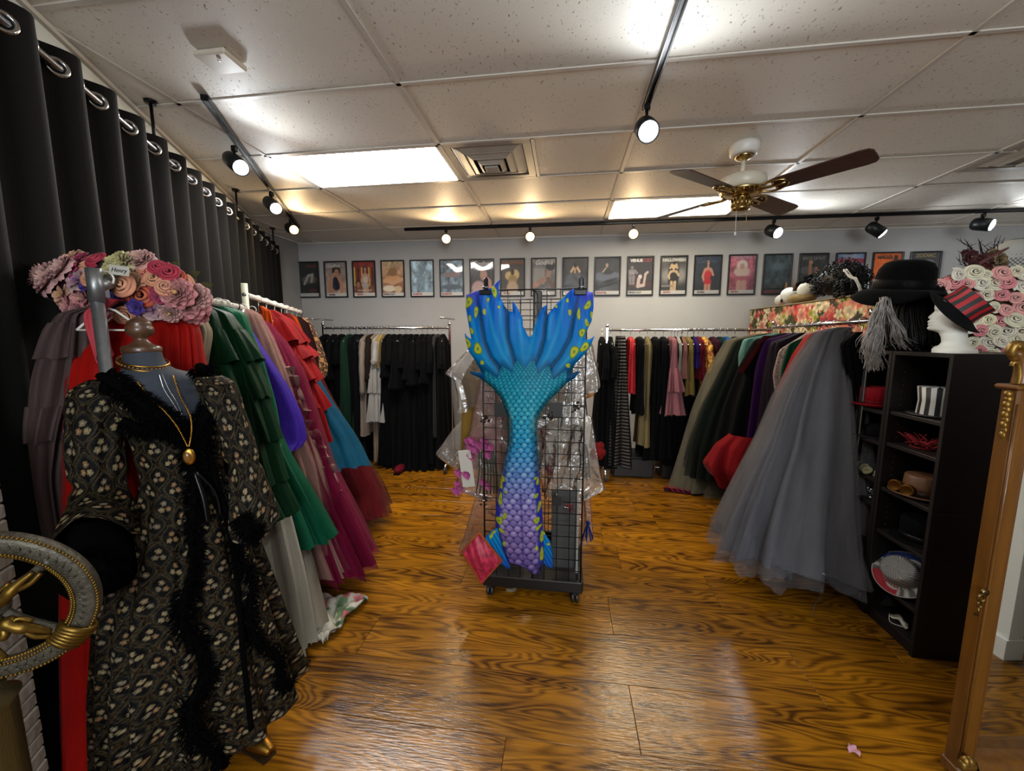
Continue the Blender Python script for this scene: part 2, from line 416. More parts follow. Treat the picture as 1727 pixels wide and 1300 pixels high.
cp = [(p[0], p[1], CEIL+.03) for p in ROOM]
ceiling = MB().prism(cp, (0, 0, .08)).build('ceiling', BARM, kind='structure', origin=(0, 0, CEIL))
GX0, GY0 = -2.0475, 1.992
OPEN = {(0, 1): 'light', (1, 1): 'vent', (2, 3): 'light2', (4, 2): 'vent2'}
for i in range(-3, 7):
    for j in range(-8, 6):
        x0, y0 = GX0+1.22*i, GY0+.61*j
        if (i, j) in ((0, 1), (2, 3)): continue
        if (i, j) == (1, 1): x0 += .60
        poly = clip_room([(x0+.006, y0+.006), (GX0+1.22*(i+1)-.006, y0+.006), (GX0+1.22*(i+1)-.006, y0+.604), (x0+.006, y0+.604)], .003)
        if len(poly) < 3: continue
        sag = random.uniform(-.002, .002)
        MB().prism([(p[0], p[1], CEIL+.003+sag) for p in poly], (0, 0, .014)).build('ceiling_tile', TILEM, ceiling)
def bar(p, q, w=.024):
    d = np.array([q[0]-p[0], q[1]-p[1]]); d /= np.linalg.norm(d); n = np.array([-d[1], d[0]])*w/2
    poly = clip_room([(p[0]-n[0], p[1]-n[1]), (q[0]-n[0], q[1]-n[1]), (q[0]+n[0], q[1]+n[1]), (p[0]+n[0], p[1]+n[1])], .002)
    if len(poly) >= 3: MB().prism([(a[0], a[1], CEIL-.004) for a in poly], (0, 0, .006)).build('grid_bar', BARM, ceiling)
for i in range(-3, 7): bar((GX0+1.22*i, -3), (GX0+1.22*i, 5.6))
for j in range(-8, 6): bar((-4.5, GY0+.61*j), (5.6, GY0+.61*j), .02)
bar((GX0+1.22+.60, GY0+.61), (GX0+1.22+.60, GY0+1.22), .02)
# wall angle strips and the pale moulding over the curtain
def strip(name, a, b, z0, z1, th, m, off=0.):
    d = np.array([b[0]-a[0], b[1]-a[1]]); d /= np.linalg.norm(d); n = np.array([-d[1], d[0]])
    a = np.array(a)+n*off; b = np.array(b)+n*off
    return MB().prism([(a[0], a[1], z0), (b[0], b[1], z0), (b[0], b[1], z1), (a[0], a[1], z1)], (n[0]*th, n[1]*th, 0)).build(name, m, kind='structure')
strip('trim_back_ceiling', ROOM[2], cb, CEIL-.022, CEIL-.001, .02, BARM)
strip('trim_left_ceiling', cl, fl, CEIL-.022, CEIL-.001, .022, BARM)
strip('trim_left_moulding', cl, fl, CEIL-.20, CEIL-.05, .03, mat('moulding_paint', '#c3c6bf', .5))
strip('baseboard_back', ROOM[2], cb, 0, .1, .014, mat('baseboard_paint', '#b9b6b0', .5))
strip('baseboard_left', cl, fl, 0, .1, .014, mat('baseboard_paint', '#b9b6b0', .5))
strip('baseboard_front', fl, ROOM[1], 0, .11, .014, mat('white_gloss', '#d6d4cc', .4))

# --- ceiling light panels
def light_panel(i, j, glow, tint, label):
    x0, y0 = GX0+1.22*i, GY0+.61*j; c = (x0+.61, y0+.305)
    t = thing('ceiling_light_panel', label, 'ceiling light', (c[0], c[1], CEIL))
    f = MB()
    for s in (-1, 1):
        f.box((c[0], c[1]+s*.285, CEIL+.002), (1.20, .022, .012)); f.box((c[0]+s*.59, c[1], CEIL+.002), (.022, .59, .012))
    f.build('frame', mat('light_frame_paint', '#d2cec6', .4), t)
    m = mat('diffuser_glow_'+str(i), '#e8e6e0', .5, emit=tint, estr=glow)
    P = np.zeros((9, 19, 3))
    for a in range(9):
        for b in range(19):
            P[a, b] = (x0+.02+1.18*b/18, y0+.022+.566*a/8, CEIL+.006-.003*math.sin(math.pi*a/8))
    d = MB().grid(P, flip=True); d.box((c[0], c[1], CEIL+.012), (1.18, .566, .004)); d.build('diffuser', m, t)
light_panel(0, 1, PANEL_GLOW[0], '#fff6ec', 'bright white ceiling panel light left of the square air vent')
light_panel(2, 3, PANEL_GLOW[1], '#fff3d8', 'dimmer ceiling panel light behind the ceiling fan blades')

# --- air vents
def vent(x0, y0, w, d, label, blades=3):
    c = np.array([x0+w/2, y0+d/2])
    t = thing('air_vent', label, 'air vent', (c[0], c[1], CEIL)); VM = mat('vent_paint', '#9c9488', .45, var=.1)
    pl = MB(); 
    for s in (-1, 1):
        pl.box((c[0], c[1]+s*(d/2-.03), CEIL+.001), (w-.01, .055, .008), bev=.002); pl.box((c[0]+s*(w/2-.03), c[1], CEIL+.001), (.055, d-.11, .008), bev=.002)
    pl.build('face_plate', VM, t)
    MB().box((c[0], c[1], CEIL+.022), (w-.09, d-.09, .004)).build('duct_back', mat('duct_dark', '#1b1917', .8), t)
    for k in range(blades):
        q = MB(); a = (w/2-.06)*(1-.30*k); b = (d/2-.06)*(1-.30*k)
        r0, r1 = 1.0, .72; z0, z1 = CEIL+.012-.016*k, CEIL-.012-.016*k
        o = [(-1, -1), (1, -1), (1, 1), (-1, 1)]
        P = np.array([[[c[0]+u*a*r, c[1]+v*b*r, z] for (u, v) in o] for r, z in ((r0, z0), (r0-.015, z0-.004), (r1, z1), (r1-.03, z1-.004), (r1-.03, z1+.004), (r0, z0+.006))])
        q.grid(P, cu=True, smooth=False); q.build('louver_ring', VM, t)
    MB().box((c[0], c[1], CEIL-.05), (w*.16, d*.16, .012), bev=.003).build('center_plate', VM, t)
vent(-.828, 2.602, .59, .61, 'square louvred air vent beside the bright panel light')
vent(2.86, 3.05, .5, .5, 'air vent at the right edge of the ceiling', 2)

# --- small white ceiling plate
p = at_z(372, 97, CEIL)
t = thing('ceiling_cover_box', 'small flat white cover box on the ceiling above the left track', 'ceiling box', (p[0], p[1], CEIL))
MB().box((p[0], p[1], CEIL-.015), (.15, .13, .026), bev=.006).build('cover', mat('cover_plastic', '#c9bfae', .4), t)
MB().lathe([(.008, 0), (.008, .004), (0, .005)], 10, Matrix.Translation((p[0]+.02, p[1]-.03, CEIL-.03)) @ Matrix.Rotation(math.pi, 4, 'X')).build('screw', WHITEP, t)

# --- track lights
def track(name, a, b, label, heads):
    a = np.array(a, float); b = np.array(b, float); d = (b-a)/np.linalg.norm(b-a); c = (a+b)/2; L = np.linalg.norm(b-a)
    ang = math.atan2(d[1], d[0])
    t = thing('light_track', label, 'track light', (c[0], c[1], CEIL))
    m = MB(); R = Rxyz(z=ang)
    for s in (-1, 1):
        o = R @ Vector((0, s*.013, 0)); m.box((c[0]+o.x, c[1]+o.y, CEIL-.018), (L, .008, .026), R, .002)
    m.box((c[0], c[1], CEIL-.008), (L, .034, .008), R)
    m.build('rail', BLACKM, t)
    for s in (-1, 1):
        e = c+d*s*(L/2+.004); MB().box((e[0], e[1], CEIL-.018), (.012, .036, .028), R, .003).build('end_cap', BLACKM, t)
    return t
def head(loc, aim, warm, label, group, length=.15, rad=.045, watt=None):
    """a cylindrical spot: adapter, stem, housing, lens"""
    loc = Vector(loc); aim = Vector(aim).normalized()
    t = thing('track_spotlight', label, 'spotlight', (loc.x, loc.y, CEIL-.03), group)
    MB().box((loc.x, loc.y, CEIL-.045), (.03, .03, .035), None, .004).build('adapter', BLACKM, t)
    piv = Vector((loc.x, loc.y, loc.z))
    MB().tube([(loc.x, loc.y, CEIL-.05), (loc.x, loc.y, loc.z+.05), piv], .008, 8).build('stem', BLACKM, t)
    q = aim.to_track_quat('Z', 'Y').to_matrix().to_4x4(); Mx = Matrix.Translation(piv-aim*length*.55) @ q
    prof = [(0.001, 0), (rad*.55, .003), (rad*.85, .015), (rad, .04), (rad, length), (rad*.9, length), (rad*.86, length-.012), (rad*.6, length-.02)]
    MB().lathe(prof, 20, Mx).build('housing', mat('spot_housing', '#17191b', .4, .3), t)
    tint = '#ffc886' if warm else '#f4f8ff'
    lp = [(rad*.86, length-.014), (rad*.8, length+.004), (rad*.5, length+.012), (.001, length+.015)]
    MB().lathe(lp, 20, Mx).build('lens', mat('lens_glow_warm' if warm else 'lens_glow_white', tint, .3, emit=tint, estr=14 if not warm else 3.2), t)
    l = bpy.data.lights.new('spot_lamp', 'SPOT'); l.spot_size = math.radians(176); l.spot_blend = .6; l.energy = (HEAD_Y if warm else HEAD_W) if watt is None else watt
    l.color = (1, .70, .38) if warm else (.90, .96, 1); l.shadow_soft_size = .035
    o = bpy.data.objects.new('spot_lamp', l); COL.objects.link(o); o.parent = t
    o.location = (Mx @ Vector((0, 0, length+.06)))-Vector(_WL[t.name]); o.rotation_euler = aim.to_track_quat('-Z', 'Y').to_euler()
    return t
track('l', at_z(345, 159, CEIL)[:2], at_z(503, 380, CEIL)[:2], 'short black light track parallel to the curtain wall', 0)
track('c', (.385, -1.0), (.40, 2.33), 'long black light track running overhead from the camera', 0)
track('b', (-1.83, 4.46), (4.9, 4.60), 'black light track running along the back wall ceiling', 0)
# E
g = 'track spotlights'
def hp(x, y, dz): q = at_z(x, y, CEIL); return (q[0], q[1], CEIL-dz)
def aimto(p, q): return Vector(q)-Vector(p)
head(hp(394, 238, .13), (.72, -.35, -.5), 0, 'white spotlight on the left track, nearest the camera', g, .19, .05, 9)
head(hp(457, 318, .13), (.72, -.42, -.5), 0, 'white spotlight, middle of three on the left track', g, .19, .05, 9)
head(hp(490, 365, .12), (.75, -.5, -.32), 1, 'orange glowing spotlight at the far end of the left track', g, .17, .05, 11)
head(hp(1092, 165, .15), (.05, -.75, -.55), 0, 'bright white spotlight hanging at the end of the centre track', g, .14, .055, 24)
for x, lab in ((752, 'warm orange spotlight, leftmost on the back wall track'), (894, 'warm orange spotlight, second from left on the back wall track'), (1069, 'warm orange spotlight below the right ceiling panel light')):
    p = hp(x, 384 - (x-683)*.029, .13); head(p, aimto(p, (.1, 0, 1.2)), 1, lab, g, .13, .055)
p = hp(1306, 366, .14); head(p, (.35, -.75, -.45), 0, 'white spotlight under the tip of the ceiling fan blade', g, .15, .06)
p = hp(1480, 361, .15); head(p, (.75, -.35, -.7), 0, 'white spotlight turned aside above the orange poster', g, .16, .055, 10)
p = hp(1660, 355, .13); head(p, (.55, -.75, -.3), 0, 'white spotlight, rightmost on the back wall track', g, .15, .06)

# assumed head of the centre track, unseen over the camera, lights the tail
hq = (.39, -.25, CEIL-.15); ha = aimto(hq, (-.17, 2.1, 1.05))
th0 = head(hq, ha, 0, 'assumed white spotlight of the centre track, above the camera and aimed at the tail', g, .14, .055, 10.)
sl = bpy.data.lights.new('assumed_tail_spot', 'SPOT'); sl.energy = 40; sl.spot_size = math.radians(46); sl.spot_blend = .7; sl.shadow_soft_size = .05; sl.color = (1, .96, .9)  # beam of the assumed head, added to brighten the tail
so = bpy.data.objects.new('assumed_tail_spot', sl); COL.objects.link(so); so.parent = th0
so.location = Vector(hq)+Vector(ha).normalized()*.16-Vector(_WL[th0.name]); so.rotation_euler = Vector(ha).to_track_quat('-Z', 'Y').to_euler()
# --- ceiling fan
fx, fy = at_z(1256, 243, CEIL)[:2]
t = thing('ceiling_fan', 'ceiling fan with four brown blades and brass fittings', 'ceiling fan', (fx, fy, CEIL))
CRM = mat('fan_cream_enamel', '#c4bba9', .35); BRASS = mat('fan_brass', '#a8905c', .25, 1.); BLADE = mat('blade_walnut', '#3f2822', .45, var=.25, vscale=5, stretch=(1, 8, 8), bump=.1)
FM = Matrix.Translation((fx, fy, CEIL))
MB().lathe([(.001, 0), (.085, 0), (.088, -.02), (.082, -.06), (.06, -.075), (.055, -.06)][::-1], 28, FM).build('canopy', mat('fan_white', '#cfcbc3', .4), t)
MB().lathe([(.058, -.062), (.05, -.085), (.03, -.095), (.018, -.10)][::-1], 24, FM).build('canopy_ring', BRASS, t)
MB().tube([(fx, fy, CEIL-.09), (fx, fy, CEIL-.19)], .012, 12).build('downrod', CRM, t)
MB().lathe([(.012, -.165), (.03, -.175), (.035, -.19), (.10, -.195), (.135, -.21), (.14, -.235), (.138, -.275), (.12, -.285), (.001, -.285)][::-1], 36, FM).build('motor_housing', CRM, t)
q = MB().lathe([(.125, -.285), (.128, -.29), (.11, -.305), (.085, -.318), (.001, -.32)][::-1], 36, FM)
for k in range(24):
    a = k*math.pi/12; q.box((fx+.105*math.cos(a), fy+.105*math.sin(a), CEIL-.302), (.03, .006, .012), Rxyz(z=a))
q.build('vented_ring', BRASS, t)
q = MB().lathe([(.05, -.318), (.052, -.33), (.05, -.385), (.056, -.392), (.055, -.402), (.04, -.41), (.001, -.412)][::-1], 28, FM)
for k in range(14):
    a = k*math.pi/7; q.tube([(fx+.053*math.cos(a), fy+.053*math.sin(a), CEIL-.335), (fx+.053*math.cos(a), fy+.053*math.sin(a), CEIL-.385)], .005, 6)
q.build('switch_housing', BRASS, t)
FZ = CEIL-.305
def fdir(px, py):
    e = at_z(px, py, FZ); return math.atan2(e[1]-fy, e[0]-fx), math.hypot(e[0]-fx, e[1]-fy)
angs = [fdir(1474, 262), fdir(1140, 296), fdir(1118, 366), fdir(1330, 352)]
print('FAN', [(round(math.degrees(a)), round(r, 2)) for a, r in angs])
base = angs[0][0]
for k in range(4):
    a = angs[0][0]+k*math.pi/2
    dv = Vector((math.cos(a), math.sin(a), 0)); sv = Vector((-math.sin(a), math.cos(a), 0))
    tilt = -math.radians(13); sv2 = sv*math.cos(tilt)+Vector((0, 0, 1))*math.sin(tilt); nv = dv.cross(sv2)
    O = Vector((fx, fy, FZ))
    outl = [(.19, -.055), (.23, -.062), (.62, -.072), (.655, -.066), (.67, -.045), (.672, 0), (.67, .045), (.655, .066), (.62, .072), (.23, .062), (.19, .055)]
    MB().prism([O+dv*u+sv2*v for u, v in outl], nv*.007).build('blade', BLADE, t)
    b = MB()
    for s in (-1, 1):
        b.tube(curve_pts([O+dv*.10+sv2*s*.012-nv*.004, O+dv*.15+sv2*s*.05-nv*.006, O+dv*.20+sv2*s*.055-nv*.004, O+dv*.255+sv2*s*.035-nv*.003, O+dv*.27+sv2*s*.012-nv*.003], 10), .007, 6)
    b.tube(curve_pts([O+dv*.09, O+dv*.16-nv*.005, O+dv*.26-nv*.004], 6), .009, 6)
    for u, v in ((.2, .03), (.2, -.03), (.25, 0)): b.sph(O+dv*u+sv2*v-nv*.005, .008, 8, 5)
    b.build('blade_bracket', BRASS, t)
MB().tube(curve_pts([(fx+.03, fy-.03, CEIL-.41), (fx+.03, fy-.03, CEIL-.50)], 5), .0012, 5).build('pull_chain', BRASS, t)
MB().tube(curve_pts([(fx-.03, fy-.02, CEIL-.41), (fx-.028, fy-.02, CEIL-.55)], 5), .0012, 5).build('pull_chain', WHITEP, t)
MB().sph((fx-.028, fy-.02, CEIL-.555), (.006, .006, .012), 8, 6).build('pull_knob', WHITEP, t)

# --- framed posters on the back wall
GLASS = film('poster_glazing', '#d8dadc', 1.6, .02, .04)
FRAMEM = mat('poster_frame', '#1b1a1b', .35)
PRINTM = mat('poster_print', attr=True, rough=.5)
H, Wd = 75, 50
yy, xx = np.mgrid[0:H, 0:Wd]; yy = yy/(H-1); xx = xx/(Wd-1)     # yy 0 top .. 1 bottom
def hx(c): c = c.lstrip('#'); return np.array([int(c[i:i+2], 16)/255 for i in (0, 2, 4)])
def noise(seed, sx=6, sy=6):
    r = np.random.default_rng(seed); g = r.random((sy+2, sx+2)); X = xx*sx; Y = yy*sy
    i = X.astype(int); j = Y.astype(int); u = X-i; v = Y-j; u = u*u*(3-2*u); v = v*v*(3-2*v)
    return (g[j, i]*(1-u)+g[j, i+1]*u)*(1-v)+(g[j+1, i]*(1-u)+g[j+1, i+1]*u)*v
class Paint:
    def __init__(s, top, bot, n=.15, seed=0):
        s.a = hx(top)*(1-yy[..., None])+hx(bot)*yy[..., None]
        s.a = s.a*(1+n*(noise(seed)[..., None]*1.2+noise(seed+9, 14, 18)[..., None]*.8-1))
    def ell(s, cx, cy, rx, ry, c, ang=0, soft=.15):
        dx = xx-cx; dy = (yy-cy)*1.5; ca, sa = math.cos(ang), math.sin(ang)
        q = np.sqrt(((dx*ca+dy*sa)/rx)**2+((-dx*sa+dy*ca)/(ry*1.5))**2)
        w = np.clip((1+soft-q)/(2*soft), 0, 1)[..., None]; s.a = s.a*(1-w)+hx(c)*w; return s
    def limb(s, pts, r, c):
        for (x0, y0), (x1, y1) in zip(pts[:-1], pts[1:]):
            dx, dy = x1-x0, (y1-y0)*1.5; t = np.clip(((xx-x0)*dx+(yy-y0)*1.5*dy)/(dx*dx+dy*dy+1e-9), 0, 1)
            q = np.hypot(xx-x0-t*dx, (yy-y0)*1.5-t*dy)/r; w = np.clip((1.15-q)/.3, 0, 1)[..., None]; s.a = s.a*(1-w)+hx(c)*w
        return s
    def rect(s, x0, y0, x1, y1, c, mixf=1.):
        w = ((xx >= x0) & (xx <= x1) & (yy >= y0) & (yy <= y1))[..., None]*mixf; s.a = s.a*(1-w)+hx(c)*w; return s
SK = '#b98a6c'; SKD = '#8d6450'
def fig_portrait(p, skin=SK, hair='#2a201c', dress='#1d2038'):
    p.ell(.52, .25, .20, .15, hair); p.ell(.30, .72, .2, .3, skin).limb([(.35, .55), (.3, .95)], .12, skin); p.ell(.5, .62, .22, .2, dress)
    p.limb([(.75, .95), (.72, .6), (.6, .42)], .07, skin); p.limb([(.25, .7), (.3, .45), (.4, .34)], .06, skin); p.ell(.54, .31, .12, .12, skin); p.ell(.5, .29, .025, .012, '#2a1a14'); p.ell(.6, .29, .025, .012, '#2a1a14'); p.ell(.57, .37, .03, .01, '#8a3030')
    return p
def fig_stand(p, skin=SK, top='#b02030', hair='#231815', low=None, cx=.5, y0=.14, y1=.98):
    h = y1-y0
    p.ell(cx, y0+.09*h, .09, .09*h, hair); p.limb([(cx-.12, y0+.27*h), (cx-.2, y0+.45*h), (cx-.13, y0+.58*h)], .045, skin); p.limb([(cx+.12, y0+.27*h), (cx+.21, y0+.42*h)], .045, skin)
    p.ell(cx, y0+.30*h, .15, .09*h, skin); p.ell(cx, y0+.42*h, .13, .12*h, top); p.ell(cx, y0+.60*h, .15, .12*h, low or top)
    for s in (-1, 1): p.limb([(cx+s*.07, y0+.68*h), (cx+s*.06, y1)], .06, skin)
    p.limb([(cx, y0+.2*h), (cx, y0+.16*h)], .035, skin); p.ell(cx, y0+.10*h, .055, .065*h, skin); return p
def P1(): return Paint('#23282a', '#141416', .3, 1).ell(.55, .5, .38, .12, '#5a5450').limb([(.3, .62), (.5, .38), (.72, .35), (.65, .55)], .06, '#a59a92').ell(.7, .1, .3, .05, '#5d3028').ell(.7, .82, .2, .05, '#5a2024')
def P2(): return fig_portrait(Paint('#8d8078', '#b99c8c', .2, 2))
def P3():
    p = Paint('#8c2a26', '#6e5038', .25, 3)
    for k in range(6): p.rect(.02+.17*k, .16, .08+.17*k, .7, ['#c9b25a', '#31261c'][k % 2])
    fig_stand(p, '#b7937b', '#c3b4a4', '#20161a', '#a9a096', .55, .12, 1.1); p.ell(.2, .62, .14, .11, '#4b2e20').ell(.2, .66, .09, .08, '#a2745a'); return p
def P4(): return Paint('#b09878', '#8a5038', .3, 4).ell(.5, .52, .42, .12, '#c99a6c').ell(.5, .3, .2, .12, '#8f6a3e').limb([(.1, .55), (.5, .62), (.9, .52)], .09, '#c9a07a').ell(.3, .78, .3, .1, '#d8cdb8').ell(.72, .8, .2, .1, '#c9b48e')
def P5(): return Paint('#9fb0b8', '#8498a2', .5, 5).ell(.5, .45, .2, .3, '#7d929c', 0, .5)  # bluish glare of the glazing painted into the print
def P6(): return Paint('#7f8e98', '#6a7a86', .5, 6).ell(.5, .4, .4, .08, '#8e7a78').ell(.5, .75, .45, .08, '#59636c')  # bands of grey glare painted into the print colours
def P7(): return Paint('#4f5055', '#3a3234', .3, 7).ell(.58, .42, .16, .16, '#b3897a').limb([(.9, .9), (.85, .6), (.7, .5)], .08, '#b5877a').ell(.35, .8, .32, .22, '#b59690').ell(.55, .5, .04, .012, '#a03038')
def P8(): return Paint('#58504a', '#4b423c', .2, 8).ell(.35, .45, .18, .12, '#c6ad78').ell(.62, .42, .18, .14, '#cbb27c').ell(.5, .58, .2, .16, '#a08252').ell(.5, .8, .26, .2, '#b79c80').ell(.5, .35, .08, .08, '#3b2c22')
def P9():
    p = Paint('#8d8782', '#5a5450', .2, 9).rect(.05, .25, .55, .7, '#a39c94', .8).limb([(.1, .75), (.4, .62), (.7, .5), (.75, .25)], .1, '#a8806c').limb([(.7, .55), (.9, .75)], .09, '#6d5044').ell(.2, .7, .1, .07, '#b98e78').ell(.8, .2, .2, .12, '#3a3634'); return p
def P10(): return Paint('#39332f', '#2d2c2e', .3, 10).ell(.5, .6, .45, .22, '#4b4a4e').limb([(.32, .36), (.45, .22), (.55, .22), (.68, .36)], .05, '#c4a07c').limb([(.48, .2), (.48, .38)], .04, '#b99570').ell(.5, .2, .07, .05, '#1c1614')
def P11(): return Paint('#2c2d33', '#3a3a42', .3, 11).ell(.5, .5, .6, .14, '#5b5f6e').ell(.5, .38, .25, .07, '#1d1d20').ell(.47, .2, .06, .06, '#a98f7c').limb([(.3, .38), (.42, .28)], .03, '#b7a08c').ell(.6, .62, .35, .04, '#1f2026', -.3).ell(.5, .75, .4, .03, '#22232a', -.3)
def P12():
    p = Paint('#26242a', '#2b2226', .3, 12).rect(.04, .66, .96, .8, '#5a1c24', .5)
    fig_stand(p, '#7d767a', '#8c858a', '#4a4448', '#6d6468', .16, .22, .7); p.ell(.5, .52, .08, .06, '#c9bdb8').limb([(.45, .58), (.42, .78), (.65, .75)], .07, '#b9a8a0').limb([(.66, .75), (.72, .45), (.8, .4)], .05, '#b7a39c'); return p
def P13():
    p = Paint('#4a4846', '#2c2a28', .3, 13).ell(.25, .5, .3, .2, '#83807c', 0, .5).ell(.8, .5, .25, .2, '#8a8680', 0, .5).ell(.5, .5, .22, .42, '#161314')
    fig_stand(p, '#bda17e', '#191517', '#c3a76e', '#1a1416', .5, .2, .9); p.limb([(.36, .3), (.42, .2)], .04, '#b99e80').limb([(.64, .3), (.6, .2)], .04, '#b99e80'); return p
def P14(): return fig_stand(Paint('#2f3948', '#23272e', .25, 14), '#c18f78', '#c02532', '#2b1f20', '#b8262e', .52, .06, 1.1)
def P15(): return Paint('#b56a78', '#9c5662', .45, 15).ell(.5, .25, .22, .15, '#d9ccc0').ell(.5, .42, .32, .14, '#cfb7a8').ell(.5, .28, .09, .08, '#c59a86').ell(.5, .65, .3, .12, '#b06070').limb([(.4, .7), (.4, .98)], .1, '#c09888').limb([(.6, .7), (.6, .98)], .1, '#c09888').rect(.02, .6, .26, .75, '#a8565e', .6)
def P16(): return Paint('#48565a', '#3d4c50', .5, 16).ell(.5, .3, .3, .1, '#6e7c80', 0, .5).rect(0, .86, 1, .9, '#1c1a1a')  # grey-green glare over the picture painted as print colour
def P17(): return Paint('#3f3f3d', '#33383c', .3, 17).ell(.3, .4, .35, .1, '#5f6264').ell(.4, .2, .08, .06, '#c09070').limb([(.38, .28), (.4, .5), (.55, .75)], .06, '#bb7f58').limb([(.62, .35), (.68, .6), (.6, .75)], .06, '#b0744e')
def P18():
    p = Paint('#7e98b4', '#8a6fae', .3, 18).rect(0, .12, 1, .24, '#b02c3c', .85)
    for k in range(7): p.rect(.05+.12*k, .26, .10+.12*k, .62, '#4aa6c4', .6)
    p.ell(.72, .42, .12, .12, '#c6a090').ell(.7, .8, .3, .25, '#8b5fa6'); return p
def P19(): return Paint('#d0661c', '#c75a18', .15, 19).ell(.5, .55, .3, .2, '#5b3620').ell(.5, .5, .15, .12, '#b07a56').ell(.5, .9, .4, .2, '#3b2a24')
def P20():
    p = Paint('#57545a', '#4a474c', .2, 20).ell(.55, .34, .3, .2, '#2a272a').ell(.58, .24, .26, .08, '#8a8684'); p.ell(.42, .42, .14, .15, '#c8b2a4').ell(.36, .38, .04, .02, '#2b2224').ell(.33, .51, .04, .014, '#7a2a34').ell(.5, .75, .2, .15, '#c2ab9c'); return p
POST = [(P1, [], 'dark framed poster of a reclining pale figure, leftmost of the row', ('', 0)),
 (P2, [('Godiva', '#ddd8d2', .075, .25, .10, .35, 1)], 'framed poster with script title and a woman holding her face', ('Godiva', 1)),
 (P3, [('VIRGINIA SLIM', '#e8e2d4', .034, .5, .83, 0, 0)], 'framed poster of a pale-corseted woman before red and gold stripes', ('VENUS', 2)),
 (P4, [('Vogue', '#e8dcc8', .06, .35, .80, .2, 0)], 'framed poster in tan tones with flowers along the bottom', ('VENUS CULT', 0)),
 (P5, [], 'framed poster with bluish white glare painted on its print, beside the tan poster', ('GLAMOUR', 2)),
 (P6, [], 'framed poster with rippled grey glare painted on, left of the tail', ('GLAMOUR', 2)),
 (P7, [('Godiva', '#ddd8d2', .085, .45, .10, .35, 1)], 'framed script-titled poster behind the left hanger clip of the tail', ('Godiva', 1)),
 (P8, [('HALLOWEEN', '#8c5c42', .052, .5, .09, 0, 3)], 'brown Halloween poster with tan leaves above the fin', ('RETRO', 2)),
 (P9, [('Godiva', '#e2ddd6', .085, .5, .10, .35, 1)], 'framed script-titled poster of bent arms, between the two fins', ('Godiva', 1)),
 (P10, [], 'dark framed poster of a small arched figure behind the right hanger clip', ('MUNDER', 2)),
 (P11, [], 'dark poster of a reclining figure in black, right of the tail', ('MONSTER', 2)),
 (P12, [('VENUS', '#ece8e4', .052, .33, .085, 0, 2), ('CULT', '#a8485a', .052, .78, .085, 0, 2)], 'dark framed poster with a bold white and red title, right of the tail', ('VENUS CULT', 0)),
 (P13, [('HALLOWEEN', '#c5c2ba', .052, .5, .085, 0, 3), ('MONSTER', '#8d8984', .03, .22, .78, 0, 2)], 'grey framed poster titled HALLOWEEN in pale letters', ('RETRO', 2)),
 (P14, [('Godiva', '#55637a', .085, .45, .12, .35, 0)], 'framed poster of a woman standing in red lace', ('Godiva', 1)),
 (P15, [('VALENTINE', '#c9a0a8', .045, .5, .05, 0, 2)], 'pink framed poster of a pale-haired woman', ('RETRO', 2)),
 (P16, [], 'framed poster with grey-green glare painted on, behind the white round hat', ('MASQUERADE', 2)),
 (P17, [('SPOT LIGHT', '#7d7a70', .05, .5, .10, 0, 3)], 'dark framed poster of a dancer behind the black curly wig', ('', 0)),
 (P18, [('CABARET', '#c9c0cc', .04, .5, .06, 0, 2)], 'blue and violet framed poster with a red band', ('', 0)),
 (P19, [('HALLO. JJJ', '#3a1c10', .052, .5, .10, 0, 3)], 'orange framed poster half hidden by the black hat', ('', 0)),
 (P20, [('ZODIAC', '#b7a06a', .058, .5, .07, 0, 2)], 'grey framed poster of a woman in profile with a feathered headdress', ('', 0))]
LETTER = {}
def letter_mat(c): return mat('ink_'+c.strip('#'), c, .6)
